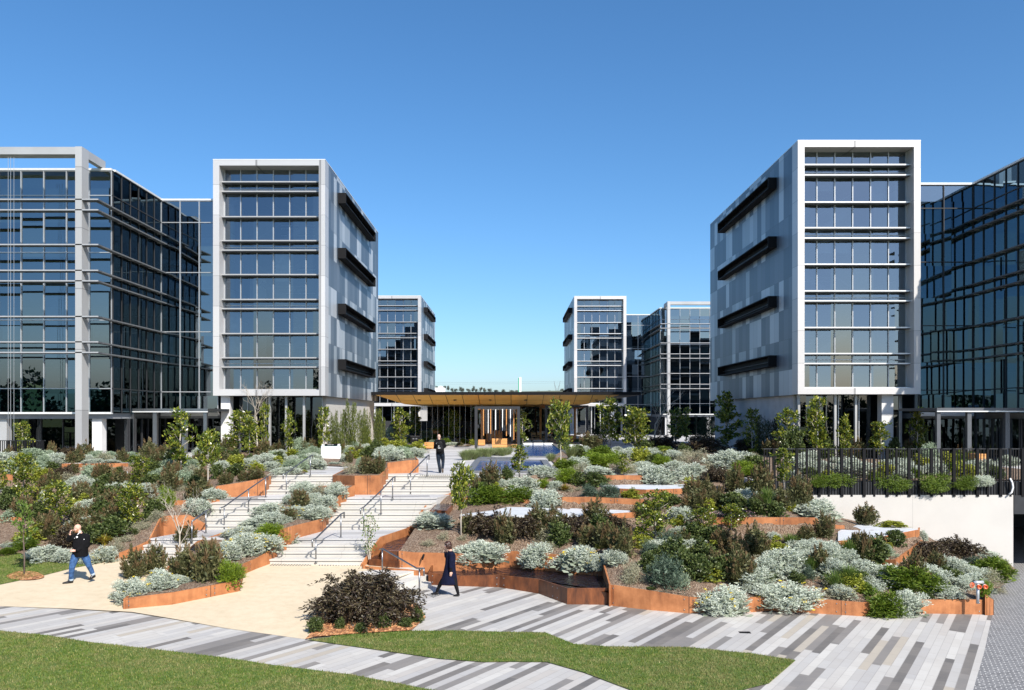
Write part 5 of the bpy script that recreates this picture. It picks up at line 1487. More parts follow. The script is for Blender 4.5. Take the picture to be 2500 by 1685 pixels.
for v in proto('trl', 3):
    f = Fol()
    for k in range(9):
        c = np.array([rng.uniform(-.36, .36), rng.uniform(-.3, .1), rng.uniform(.15, .8)]); n = 110
        nn = nrm(rng.normal(size=(n, 3))); p = c + nn * np.array([.15, .25, .2]) * rng.uniform(.6, 1.1, n)[:, None]
        d = nrm(nn + np.array([0, -.4, -.25])); 
        for q in range(6): f.add(leaves(p + d * .03 * q, d + rng.normal(size=(n, 3)) * .6, .085 * rng.uniform(.6, 1.2, n), .02))
    PROTO['trl'].append([f.mesh('trailing_shrub', [LM['dgr']])])
for nm, lm, n, ll, lw in (('lim', 'lim', 300, .10, .05), ('dkg', 'dkg', 330, .11, .055)):
    for v in proto(nm, 4):
        f = Fol(); lu = mk_lumps(10, .25); filler(f, 260, .15, .09, 0, .75); sprig_dome(f, n, 8, .12, ll, lw, lu, .5, .9)
        PROTO[nm].append([f.mesh('leafy_shrub', [LM[lm]])])
for v in proto('ros', 3):
    f = Fol(); lu = mk_lumps(8, .22); filler(f, 260, .16, .05, 0, .75); sprig_dome(f, 480, 11, .26, .065, .012, lu, 1.0, .6)
    PROTO['ros'].append([f.mesh('rosemary_shrub', [LM['ros']])])
for v in proto('lav', 3):
    f = Fol(); lu = mk_lumps(8, .3); sprig_dome(f, 210, 7, .3, .08, .02, lu, .7, .7); filler(f, 120, .2, .03, 0, .6)
    PROTO['lav'].append([f.mesh('dry_shrub', [LM['lav']])])
def blades(f, nb, wd, spread, droop, hvar=(.55, 1.05)):
    for b in range(nb):
        a = rng.uniform(0, 2 * np.pi); h = rng.uniform(*hvar); o = rng.uniform(.05, spread); r0 = rng.uniform(0, .12)
        c, s_ = math.cos(a), math.sin(a); T = (0, .35, .7, 1)
        P_ = [np.array([c * (r0 + o * t ** 1.6), s_ * (r0 + o * t ** 1.6), h * (t - droop * t ** 3 * (o / spread))]) for t in T]
        w = [wd, wd * .9, wd * .6, wd * .08]; sd_ = np.array([-s_, c, 0])
        for k in range(3):
            f.V.append(np.array([P_[k] - sd_ * w[k], P_[k] + sd_ * w[k], P_[k + 1] + sd_ * w[k + 1], P_[k + 1] - sd_ * w[k + 1]])); f.m.append(np.zeros(1, int))
for nm, lm, nb, wd, sp, dr in (('gra', 'gra', 260, .012, .5, .35), ('grp', 'grp', 700, .007, .46, .2), ('ylw', 'ylw', 150, .022, .5, .55)):
    for v in proto(nm, 3):
        f = Fol(); blades(f, nb, wd, sp, dr); PROTO[nm].append([f.mesh('strap_clump', [LM[lm]])])
for v in proto('pnk', 2):
    f = Fol(); lu = mk_lumps(6, .2); sprig_dome(f, 160, 6, .15, .09, .04, lu, .5, .9)
    g = Fol(); p, nn = dome_points(110, lu, 0); c = p * 1.05
    for k in range(5): g.add(leaves(c + rng.normal(size=c.shape) * .02, rng.normal(size=c.shape) + nn, .07, .055))
    PROTO['pnk'].append([f.mesh('succulent', [LM['ros']]), ('flower_head', g.mesh('flower_head', [LM['pnk']]))])
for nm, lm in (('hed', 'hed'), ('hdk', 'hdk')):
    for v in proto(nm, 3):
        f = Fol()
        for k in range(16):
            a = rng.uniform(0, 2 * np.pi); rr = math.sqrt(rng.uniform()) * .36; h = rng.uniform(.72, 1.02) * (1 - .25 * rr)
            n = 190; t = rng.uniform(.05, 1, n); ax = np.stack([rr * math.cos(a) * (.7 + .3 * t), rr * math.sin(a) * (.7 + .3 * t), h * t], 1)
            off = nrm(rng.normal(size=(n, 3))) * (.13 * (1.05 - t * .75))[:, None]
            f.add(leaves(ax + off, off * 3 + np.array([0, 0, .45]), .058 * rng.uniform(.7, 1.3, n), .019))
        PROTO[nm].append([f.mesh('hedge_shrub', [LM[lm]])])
def bare(nlev=5, spread=.5, n0=9):
    mb = MB()
    def grow(p, d, L, r, lev):
        q = p + d * L; m = p.lerp(q, .5) + Vector((random.gauss(0, .01), random.gauss(0, .01), 0))
        mb.tube([p, m, q], [r, r * .85, r * .6], 5 if lev < 2 else 3, cap=False)
        if lev >= nlev: return
        for k in range(random.choice((2, 2, 3))):
            nd = (d + Vector((random.gauss(0, spread), random.gauss(0, spread), random.uniform(0, .35)))).normalized()
            grow(q, nd, L * random.uniform(.62, .86), r * .58, lev + 1)
        if lev < 3:
            nd = (d + Vector((random.gauss(0, .7), random.gauss(0, .7), .2))).normalized(); grow(m, nd, L * .6, r * .45, lev + 2)
    grow(Vector((0, 0, -.02)), Vector((.02, 0, 1)), .34, .015, 0)
    zz = max(v[2] for v in mb.v)
    mb.v = [(x / zz, y / zz, z / zz) for x, y, z in mb.v]
    return mb
for v in proto('bar', 4):
    PROTO['bar'].append([('branch', bare().mesh('bare_tree', M['bark_pale'], True))])
for v in proto('sap', 2):
    f = Fol(); tr = MB()
    for s in range(4):
        a = s * 1.7; e = np.array([math.cos(a) * .12, math.sin(a) * .12, rng.uniform(.75, 1)])
        tr.tube([(0, 0, 0), tuple(e * .5 + np.array([.02, 0, .02])), tuple(e)], [.012, .008, .004], 4)
        n = 70; t = rng.uniform(.3, 1.05, n)[:, None]; f.add(leaves(e * t + rng.normal(size=(n, 3)) * np.array([.06, .06, .03]), rng.normal(size=(n, 3)) + np.array([0, 0, .4]), .05, .03))
    PROTO['sap'].append([('crown', f.mesh('crown', [LM['gra']])), ('trunk', tr.mesh('trunk', M['bark_pale']))])
for v in proto('yng', 1):
    f, tr = tree_mag(.36, 60, 8, .055, .03, .42)
    PROTO['yng'].append([('crown', f.mesh('crown', [LM['gra']])), ('trunk', tr.mesh('trunk', M['bark_dark'], True))])

INFO = {  # name, description, category, group
    'sil': ('silver_shrub', 'silver cushion shrub', 'shrub', 'silver cushion shrubs in the garden beds'),
    'siy': ('silver_shrub', 'silver shrub with yellow daisies', 'shrub', 'silver shrubs with yellow daisies'),
    'sag': ('sage_shrub', 'rounded pale sage-green shrub', 'shrub', 'rounded sage-green shrubs'),
    'brz': ('bronze_shrub', 'bronze-tipped olive shrub', 'shrub', 'bronze-tipped olive shrubs'),
    'pur': ('purple_shrub', 'dark purple arching shrub', 'shrub', 'dark purple arching shrubs'),
    'mgs': ('glossy_tree', 'slim glossy young tree', 'tree', 'young glossy-leaved trees'),
    'mgw': ('glossy_tree', 'bushy glossy young tree', 'tree', 'young glossy-leaved trees'),
    'mgt': ('glossy_tree', 'glossy-leaved tree on a bare pale trunk', 'tree', 'young glossy-leaved trees'),
    'grn': ('green_shrub', 'feathery bright green shrub', 'shrub', 'bright green shrubs'),
    'dgr': ('trailing_shrub', 'rich green spreading shrub', 'shrub', 'green spreading shrubs'),
    'trl': ('trailing_shrub', 'rich green trailing shrub', 'shrub', 'green trailing shrubs'),
    'lim': ('lime_shrub', 'low yellow-green shrub', 'shrub', 'yellow-green shrubs'),
    'dkg': ('leafy_shrub', 'compact dark green leafy shrub', 'shrub', 'dark green leafy shrubs'),
    'ros': ('rosemary_shrub', 'blue-green needle-leaved shrub', 'shrub', 'blue-green shrubs'),
    'lav': ('dry_shrub', 'small sparse grey-green shrub', 'shrub', 'sparse grey-green shrubs'),
    'gra': ('strap_plant', 'dark green strap-leaved clump', 'grass clump', 'strap-leaved clumps'),
    'grp': ('grass_clump', 'pale green grass tuft', 'grass clump', 'grass tufts beside the pools'),
    'ylw': ('strap_plant', 'amber and green strap-leaved clump', 'grass clump', 'strap-leaved clumps'),
    'pnk': ('succulent', 'low succulent covered in pink flowers', 'plant', 'pink-flowered succulents'),
    'hed': ('hedge_shrub', 'tall olive-green hedge shrub', 'shrub', 'tall hedge shrubs'),
    'hdk': ('hedge_shrub', 'tall dark hedge shrub in shade', 'shrub', 'tall hedge shrubs'),
    'bar': ('bare_tree', 'leafless pale-barked tree', 'tree', 'leafless trees'),
    'sap': ('sapling', 'thin sapling with sparse light leaves', 'tree', 'saplings'),
    'yng': ('young_tree', 'young tree in a ring of orange mulch', 'tree', 'young trees on the lawn')}

T = []
SCL = {}
def pl(fr, txt):
    for row in txt.strip().split(';'):
        r = row.split()
        if not r: continue
        k = r[0]; x, y, w, h = map(float, r[1:5]); opt = r[5] if len(r) > 5 else ''
        px, py = fx(fr, x, y); s = FR[fr][2]
        SCL[(k, px, py)] = s
        T.append([k, px, py, w * s, h * s, opt])
# ---- left garden
pl('Fq', """brz 60 430 160 190;pur 165 330 120 180;mgs 272 300 210 360;sag 330 440 400 180;sag 560 420 170 140;sag 490 520 220 180;brz 600 330 120 160;pur 780 370 200 170;brz 860 470 220 200;brz 850 580 160 150;
pur 720 650 230 240;sil 1040 430 150 100;sil 1100 450 300 62;sil 1300 446 260 48;sag 1050 690 290 235;lim 1330 670 220 115;brz 1460 650 120 90;dkg 1410 570 110 75;mgw 280 960 340 600;dkg 110 500 140 90;brz 590 750 220 230;
sil 460 610 230 110;sil 60 580 160 65;mgs 10 850 150 430;dkg 70 1010 230 190;sil 510 920 160 165;sil 830 800 190 120;mgw 690 1210 430 540;lim 930 1020 230 150;brz 960 890 180 240;brz 1100 910 210 190;
brz 1000 1160 280 200;brz 1120 1280 330 240;brz 1400 1070 170 190;sil 1370 870 310 210;pur 740 1470 330 340;dkg 1370 1220 230 150;ylw 1250 1420 240 160;brz 1505 700 130 100;dgr 270 1490 330 110;dgr 60 1540 200 70;sil 90 1450 250 55;dkg 150 1045 80 40;ylw 180 1370 130 60;lav 60 1440 140 60;lav 420 1290 180 80;lav 900 1180 140 60;brz 1030 1080 150 110""")
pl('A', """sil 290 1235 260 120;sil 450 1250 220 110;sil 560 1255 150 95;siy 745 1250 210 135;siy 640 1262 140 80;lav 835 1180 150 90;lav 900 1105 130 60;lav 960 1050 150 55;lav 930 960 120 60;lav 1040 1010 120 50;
lav 1130 950 150 70;yng 178 1330 120 560""")
pl('G', """mgw 180 900 300 350;brz 350 690 230 200;lim 370 720 120 55;lim 510 520 150 62;sil 500 650 110 140;sag 420 870 280 180;lav 380 980 210 110;sag 690 930 350 210;lav 690 985 170 90;mgs 690 740 290 740;mgt 1015 970 270 690;
sil 880 570 140 140;sil 1185 520 140 82;brz 1210 690 230 175;brz 1400 680 160 150;brz 1270 570 110 120;dkg 1330 800 240 140;brz 1210 900 200 165;brz 1425 860 160 125;brz 770 1080 150 140;grn 500 1200 220 240;
mgw 120 1390 330 500;sil 870 1270 390 235;lav 400 1330 210 120;dkg 290 1340 150 90;lav 150 1440 250 90;mgs 1400 570 300 570;dkg 140 1500 90 60;dkg 1120 830 150 160;sil 40 970 150 120;lav 890 985 150 70;lav 270 1440 150 80""")
pl('A', "bar 1322 1172 330 560")
# ---- bed under the left tower
pl('Hh', """bar 155 655 250 900;mgs 255 650 150 530;mgs 55 900 230 590;mgs 595 690 160 470;sag 710 655 200 65;brz 790 690 140 72;brz 920 690 190 85;sag 760 790 420 125;brz 420 785 240 135;lim 860 795 135 65;lim 970 805 95 62;
mgs 1080 700 190 530;hed 1250 645 230 430;hed 1420 645 310 570;hed 1620 645 240 460;hed 1810 610 240 430;brz 1250 690 210 92;brz 1440 665 130 100;lim 1640 645 160 62;sil 1650 800 170 125;brz 1530 885 155 195;sil 1420 795 160 95;
lim 1340 790 105 52;sil 430 870 340 115;sil 690 835 390 65;brz 600 835 145 62;dgr 720 885 210 82;brz 210 960 215 190;brz 430 895 115 62;sil 600 985 290 145;sil 915 935 250 135;lim 350 915 115 42;lim 450 995 95 95;
sil 300 1070 340 160;sil 540 1118 440 125;dgr 890 975 265 82;lim 800 1085 80 32;sil 1200 972 200 35;brz 100 1195 290 175;dkg 50 965 140 125;sil 1335 945 125 125;brz 1405 955 125 155;lav 1430 1105 290 145;sag 1550 1055 140 185;
brz 1640 1112 235 265;brz 1800 1112 235 285;mgt 1640 660 110 200;lim 560 940 60 45;brz 170 760 120 70""")
pl('B', """sil 1350 505 230 135;siy 1490 512 150 78;dgr 1500 445 100 55;lim 1420 412 160 55;lim 1340 402 130 52;lim 1560 412 120 52;sil 1370 372 180 55;sag 1640 345 160 75;sag 1380 302 130 62;mgs 1440 395 130 290;mgs 1545 345 105 245;brz 1420 245 75 75;
bar 1668 282 130 215;mgs 1798 305 85 185;mgs 1850 310 70 190;sil 1830 388 130 32;lav 1610 442 95 26;lim 1700 290 160 30;sil 1290 350 120 40;brz 1880 390 60 30;dgr 1760 275 140 25;sil 1480 340 130 42;sag 1740 330 90 40""")
# ---- planter between the stair runs
pl('B', """sil 960 770 180 125;lav 840 770 160 105;sil 870 855 210 115;sil 800 935 250 125;brz 690 865 160 165;brz 600 945 155 105;sil 660 985 200 95;sil 450 1000 290 130;sil 330 1020 230 105;siy 240 1070 270 95;grn 475 1085 225 110;
siy 420 1180 290 160;siy 250 1200 310 185;siy 130 1250 250 175;sil 560 965 160 80;sil 740 800 120 80;lav 760 900 130 60""")
pl('A', """brz 960 1375 195 240;brz 1110 1340 185 240;brz 1320 1390 260 250;brz 1490 1400 250 340;brz 1345 1110 175 150;grn 1715 1420 210 165 o40;siy 1010 1510 270 170 o35;siy 1150 1450 270 155;siy 915 1550 160 110 o50;siy 1265 1500 110 90 o70;siy 1290 1405 210 62""")
pl('B', "sap 1215 1262 140 385")
# ---- upper plaza and pools
pl('C', """grp 410 494 100 84;grp 520 470 120 80;grp 575 470 120 80;grp 680 462 110 76;grp 450 470 100 70;grp 730 450 80 66;grp 430 492 110 90;grp 480 488 100 78;grp 540 462 120 66;grp 600 458 110 66;grp 650 455 120 66;grp 710 455 90 62;mgs 330 365 95 235;sil 330 388 110 30;lim 450 322 85 20;mgs 810 612 160 235;mgs 832 385 100 255;mgt 1110 560 170 485;
brz 600 705 195 195;brz 490 745 105 135;mgt 380 1047 185 500;dkg 550 745 75 95;dkg 720 645 95 85;lim 630 745 105 62;sil 475 655 95 72;sil 680 695 65 72;sil 990 625 270 105;sil 830 725 270 125;grn 985 700 115 62;grn 1170 670 180 108;
dkg 1240 685 115 95;ylw 1140 715 150 55;dgr 790 812 235 95;sil 1010 845 265 155;sil 1390 615 270 85;dkg 1380 690 190 95;ros 1340 768 155 85;ros 1480 775 175 95;lim 1635 775 130 62;grp 1040 502 85 72;grp 1190 485 110 125;sag 1280 475 155 62;
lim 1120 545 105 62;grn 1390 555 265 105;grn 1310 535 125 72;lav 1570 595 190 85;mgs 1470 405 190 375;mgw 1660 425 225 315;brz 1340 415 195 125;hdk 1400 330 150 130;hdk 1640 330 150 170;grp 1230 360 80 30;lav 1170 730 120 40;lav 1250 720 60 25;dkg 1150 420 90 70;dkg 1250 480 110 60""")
# ---- right garden, upper part
pl('D', """bar 275 335 220 540;mgs 420 305 125 205;mgs 490 295 85 195;mgs 770 392 185 395;mgs 940 295 105 195;mgs 1180 315 155 215;mgs 1380 372 150 345;mgs 1570 335 92 185;pur 330 385 235 145;pur 600 405 275 160;pur 920 405 175 145;
brz 1090 362 150 60;brz 1210 362 150 62;brz 1600 372 125 52;brz 1695 372 95 52;lim 190 485 155 95;dkg 285 495 125 75;lav 90 555 170 105;lim 370 445 125 45;lav 470 485 130 85;lav 600 485 210 95;sil 800 520 335 150;sil 310 622 315 145;
sil 540 595 225 135;pur 720 610 190 150;brz 830 695 165 205;brz 1030 685 185 205;brz 930 675 75 85;brz 630 745 165 175;brz 1280 765 185 215;brz 1150 800 170 170;brz 1335 815 165 150;dkg 1230 800 120 90;mgs 1160 645 145 275;dkg 390 772 115 82;gra 510 735 85 62;lim 530 802 125 82;lim 640 825 145 100;
sil 470 875 215 105;mgw 280 1015 270 340;mgw 600 975 185 195;mgw 800 935 185 175;pnk 870 792 105 62;pnk 920 842 125 52;pnk 710 842 110 34;brz 970 755 115 62;gra 1100 775 185 95;dkg 970 835 135 95;dkg 1110 845 155 95;lim 1215 812 95 52;
sil 1410 875 335 155;brz 1460 995 155 175;gra 1200 1035 175 95;brz 1330 1025 145 125;sil 1100 1005 95 62;brz 990 1145 225 245;brz 760 1135 205 215;sil 470 975 175 72;lim 440 905 115 52;brz 470 1065 185 125;dkg 410 1185 255 165;ros 360 1355 265 235;
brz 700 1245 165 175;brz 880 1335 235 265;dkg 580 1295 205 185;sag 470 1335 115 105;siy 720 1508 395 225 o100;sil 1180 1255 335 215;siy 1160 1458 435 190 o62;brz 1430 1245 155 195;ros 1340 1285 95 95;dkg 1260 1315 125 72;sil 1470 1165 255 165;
gra 1600 1305 205 155;lav 1560 1425 235 112;lim 1490 1325 95 42;brz 1690 1135 165 195;lav 130 1245 135 82;lav 110 1312 135 62;brz 190 870 150 130;hdk 1050 290 190 160;hdk 620 300 180 170;dkg 1240 330 150 70;mgs 60 560 90 150;lav 330 560 90 60;dkg 740 520 90 60;lim 690 500 80 40;dkg 250 1345 60 20;lav 390 1430 120 30;lim 1400 1405 70 25;dkg 1450 370 120 60""")
# ---- bed above the basin
pl('C', """sil 170 1005 340 135;lav 240 1088 105 62;lav 130 1135 105 62;pur 560 1060 330 265;brz 700 1135 195 265;pur 830 1070 245 235;brz 960 1085 175 125;brz 1060 975 135 145;dkg 1110 1125 185 155;pur 1250 1070 265 225;brz 1310 1135 175 175;
brz 1570 1245 225 295;pur 1490 1015 235 165;sil 520 1240 400 175 o62;sil 930 1270 265 195 o85;siy 1230 1305 365 205 o95;siy 1370 1300 150 130 o70;sil 1500 1262 205 135 o25;lim 1410 1145 75 42;lav 1640 1405 185 145;brz 430 1045 150 160;lav 380 1090 90 40""")
# ---- right end
pl('E', """trl 220 455 195 105 f;trl 60 440 120 92 f;trl 590 478 215 130 f;trl 920 485 205 135 f;trl 1140 458 155 100 f;sil 1260 440 205 92 f;sil 350 385 360 160;sil 640 365 135 140;sil 930 365 210 105;sil 1300 352 260 125;dgr 780 385 125 62;dgr 1160 310 200 60;
sag 880 215 165 95;brz 250 172 85 62;brz 370 165 125 75;brz 740 165 105 72;dkg 620 165 95 62;mgs 510 245 145 280;mgs 780 135 125 265;mgs 250 145 95 200;brz 1120 225 60 52;brz 1190 215 55 52;lim 1050 260 160 50;
brz 440 735 195 160;pur 640 725 225 195;lim 620 750 195 45;brz 520 885 95 95;dkg 640 895 155 125;sag 570 985 165 115;lim 570 895 85 32;brz 400 1035 175 265;brz 80 1085 155 195;sil 830 845 85 85;pur 930 1030 265 240;pur 1130 985 285 215;
brz 800 1195 225 265;brz 950 1085 155 165;sil 1320 1005 245 95;ros 1220 1055 185 85;grn 1400 1085 135 95;sil 1210 1135 265 105;sil 1300 1235 155 135;dkg 1060 1165 205 92;lim 1150 1115 125 42;sil 580 1185 425 170;gra 290 1175 225 185;
sil 150 1025 275 185;sil 250 1285 235 115;dgr 490 1410 275 160 o118;sil 650 1388 330 210 o95;dgr 410 1245 135 72;sil 1020 1275 305 115;grn 1290 1255 95 105;lim 160 1175 85 42;dkg 870 1275 85 42;sil 60 930 190 110;dkg 700 1250 150 60;lav 780 1240 110 50""")
# ---- purple bush bed
pl('S', """dkg 280 1270 260 260;dkg 720 1210 170 170;dkg 1090 1270 210 150;dkg 1470 1190 280 230;dkg 1890 1180 220 160;dkg 2090 1090 240 220""")

def zone(px, py, k):
    """where a plant stands, named by something one can find"""
    if 740 < px < 1045 and py > 1490: return 'under the big purple bush'
    if px < 330:
        if py < 1128: return 'below the grey portal column'
        if py < 1200: return 'on the upper left slope'
        if py < 1265: return 'midway up the left slope'
        if py < 1330: return 'behind the walking man'
        if py < 1400: return 'along the small side lawn'
    if px < 640 and py > 1440 and px > 280: return 'in the sand path planter'
    if 280 < px < 600 and py > 1335: return 'in the sand path planter'
    if px < 470 and 1200 < py <= 1345: return 'left of the lowest left stairs'
    if px < 520 and py >= 1128 and py <= 1260: return 'left of the middle left stairs'
    if px < 470 and py < 1128: return 'by the left entrance canopy'
    if 540 < px < 850 and py > 1205: return 'in the planter between the stairs'
    if px < 640 and py > 1115: return 'behind the left stair wall'
    if 826 < px < 1015 and py > 1130: return 'in the planter at the stair top'
    if px < 700 and py < 1090: return 'at the foot of the left tower'
    if px < 790: return 'left of the white sign'
    if px < 945 and py < 1088: return 'behind the white sign'
    if px < 945: return 'right of the white sign'
    if px < 1130 and py < 1110: return 'beside the upper plaza'
    if px < 1120 and py > 1250 and px > 860 and py < 1400: return 'beside the water channel'
    if 1120 <= px < 1260 and py < 1125: return 'before the near pergola'
    if px < 1390 and py < 1150: return 'beside the blue pools'
    if px < 1260 and py < 1230: return 'in front of the near pool'
    if px < 1400 and py < 1240: return 'above the long pale ledge'
    if px < 1530 and py > 1240: return 'above the dark water basin'
    if px < 1640 and py < 1105: return 'in front of the far right wing'
    if px < 1860 and py < 1105: return 'before the shaded tower wall'
    if px < 1870 and py < 1152: return 'above the right garden'
    if px >= 1860 and py < 1215 and k != 'f':
        return 'behind the black balustrade' 
    if px < 1720 and py < 1260: return 'around the angular ledge'
    if px < 2080 and py < 1275 and py > 1150: return 'above the pink flowers wall'
    if px < 1790 and py < 1400: return 'in the right garden left half'
    if px < 2010 and py < 1425: return 'in the right garden centre'
    if py > 1425 and px < 2000: return 'along the long front wall'
    if px < 2240 and py < 1390: return 'around the triangular ledge'
    if py < 1395: return 'before the white concrete wall'
    return 'near the booster pipe'

LINEAR = ('mgs', 'mgw', 'mgt', 'bar', 'sap', 'yng', 'hed', 'hdk')
def dmax(px):
    if px < 400: return 45.0
    if px < 522: return 48.5
    if px < 797: return 51.8
    if px < 930: return 11.0 * F / (CX - px)
    if px < 1440: return 92.0
    if px < 1735: return 75.0
    if px < 1949: return 16.4 * F / (px - CX)
    if px < 2250: return 48.2
    return 43.5
def ground_z(x, y):
    h = BVH.ray_cast(Vector((x, y, 30)), Vector((0, 0, -1)))
    return h[0].z if h[0] is not None else 0.0

# ---- in-fill: low shrubs where the photo shows no bare soil
COV = []
for r in T: COV.append((r[1], r[2] - r[4] * .45, r[3] * .5, r[4] * .55))
BARE = [(0, 1232, 100, 1268), (0, 1275, 60, 1340), (270, 1272, 370, 1330), (1010, 1275, 1120, 1352), (1250, 1310, 1280, 1345), (1735, 1198, 1825, 1248), (1480, 1340, 1590, 1450), (2150, 1420, 2200, 1465), (2330, 1440, 2425, 1470), (1730, 1440, 1800, 1462), (1340, 1245, 1560, 1275), (1290, 1205, 1370, 1212),
        (1195, 1230, 1560, 1262), (1430, 1175, 1700, 1200), (2040, 1270, 2250, 1325), (235, 1145, 315, 1160), (1130, 1150, 1335, 1188), (1960, 1405, 2010, 1450), (1735, 1255, 2000, 1338), (1510, 1185, 1680, 1268), (2140, 1340, 2262, 1402), (1360, 1210, 1580, 1275), (1440, 1160, 1580, 1200), (170, 1130, 320, 1185), (0, 1160, 40, 1215)]
REG = [((0, 1122, 340, 1330), ('brz', 'dkg', 'sil', 'lav', 'brz', 'sag', 'lim'), 80), ((340, 1118, 520, 1275), ('brz', 'dkg', 'sag', 'brz', 'lav', 'sil'), 44), ((480, 1085, 780, 1152), ('sil', 'sil', 'brz', 'dkg', 'lim', 'sag'), 50),
       ((850, 1078, 1010, 1125), ('sil', 'lim', 'dkg', 'sag'), 10), ((1160, 1190, 1370, 1232), ('sil', 'lim', 'dgr', 'sil'), 6), ((1015, 1058, 1160, 1088), ('sag', 'sil', 'lim', 'dgr', 'sil'), 14), ((1350, 1100, 1850, 1165), ('dkg', 'lav', 'grn', 'sil', 'lim', 'dgr', 'sil'), 44), ((1240, 1290, 1480, 1345), ('brz', 'dkg', 'lav', 'ros'), 7),
       ((1560, 1195, 1880, 1262), ('dkg', 'brz', 'sil', 'lim', 'gra'), 26), ((1500, 1335, 1800, 1430), ('dkg', 'brz', 'ros', 'lim', 'dkg', 'sil'), 26), ((1790, 1350, 2130, 1450), ('sil', 'sil', 'lav', 'sil', 'dkg', 'gra', 'lim'), 22), ((2120, 1375, 2440, 1450), ('sil', 'sil', 'dkg', 'lav', 'dgr'), 14),
       ((1880, 1120, 2470, 1178), ('sil', 'dgr', 'sil', 'dkg', 'lim'), 22), ((560, 1205, 760, 1330), ('sil', 'siy', 'lav'), 8)]
rr_ = random.Random(5)
for (x0, y0, x1, y1), kinds, want in REG:
    got = 0
    for _ in range(want * 30):
        if got >= want: break
        px, py = rr_.uniform(x0, x1), rr_.uniform(y0, y1)
        if any(a < px < c and b < py < d for a, b, c, d in BARE): continue
        hp = hit(px, py)
        if hp.y > dmax(px): continue
        if 26.5 < hp.y < 37.2 and lerp(STEP_L, hp.y) - .3 < hp.x < lerp(STEP_R, hp.y) + .2 and not any(inside([(q.x, q.y) for q in pg], np.array([hp.x]), np.array([hp.y]))[0] for pg in (Mb, M2b)): continue
        k = rr_.choice(kinds); sc_ = F / hp.y
        w = rr_.uniform(.6, 1.15) * sc_ * (1.25 if k in ('sil', 'siy', 'dgr') else 1); h = w * {'brz': 1.0, 'dkg': .7, 'sil': .5, 'siy': .45, 'lav': .45, 'lim': .5, 'sag': .6, 'pur': .7, 'ros': .75, 'dgr': .45, 'gra': .7, 'grn': .5}[k]
        if any(((px - a) / (c - w * .08)) ** 2 + ((py - h * .4 - b) / (d - h * .06)) ** 2 < 1 for a, b, c, d in COV): continue
        if abs(hit(px, py - 3).z - hp.z) > .5: continue
        T.append([k, px, py, w, h, '']); COV.append((px, py - h * .45, w * .5, h * .5)); got += 1

placed = []
for row in T:
    k, px, py, w, h, opt = row
    if opt == 'f':
        d = 31.9; b = at_d(px, py, d); Hm = h / F * d
    else:
        b = hit(px, py); d = b.y; Hm = h / F * d
        if d > dmax(px):
            d = dmax(px); top = at_d(px, py - h, d).z; b = at_d(px, py, d); b.z = ground_z(b.x, b.y); Hm = max(top - b.z, .25)
    if opt.startswith('o'):      # spills over the wall it stands behind
        ov = float(opt[1:]) * SCL.get((k, px, py), .33)
        b = hit(px, py - ov - 5); d = b.y; Hm = h / F * d; b = Vector((b.x, b.y - .32, b.z - ov / F * d))
    placed.append([k, px, py, w, h, opt, b, w / F * d, Hm])

groups = {}
for i, r in enumerate(placed):
    z_ = 'hanging on the balustrade' if r[5] == 'f' else zone(r[1], r[2], r[5])
    groups.setdefault((INFO[r[0]][1], z_), []).append(i)
ORD = ['', 'second', 'third', 'fourth', 'fifth', 'sixth', 'seventh', 'eighth', 'ninth', 'tenth', 'eleventh', 'twelfth']
LABEL = {}
for (desc, z_), idx in groups.items():
    idx.sort(key=lambda i: placed[i][1]); n = len(idx)
    if n == 1: LABEL[idx[0]] = f'{desc} {z_}'; continue
    area = sorted(idx, key=lambda i: -placed[i][3] * placed[i][4])
    for j, i in enumerate(idx):
        if i == area[0] and placed[i][3] * placed[i][4] > 1.35 * placed[area[1]][3] * placed[area[1]][4]:
            LABEL[i] = f'largest {desc} {z_}'
        elif n == 2: LABEL[i] = f'{["left", "right"][j]} {desc} {z_}'
        elif j == 0: LABEL[i] = f'leftmost {desc} {z_}'
        elif j == n - 1: LABEL[i] = f'rightmost {desc} {z_}'
        elif n == 3: LABEL[i] = f'middle {desc} {z_}'
        else: LABEL[i] = f'{desc} {z_}, {ORD[j] if j < len(ORD) else str(j + 1) + "th"} from left'

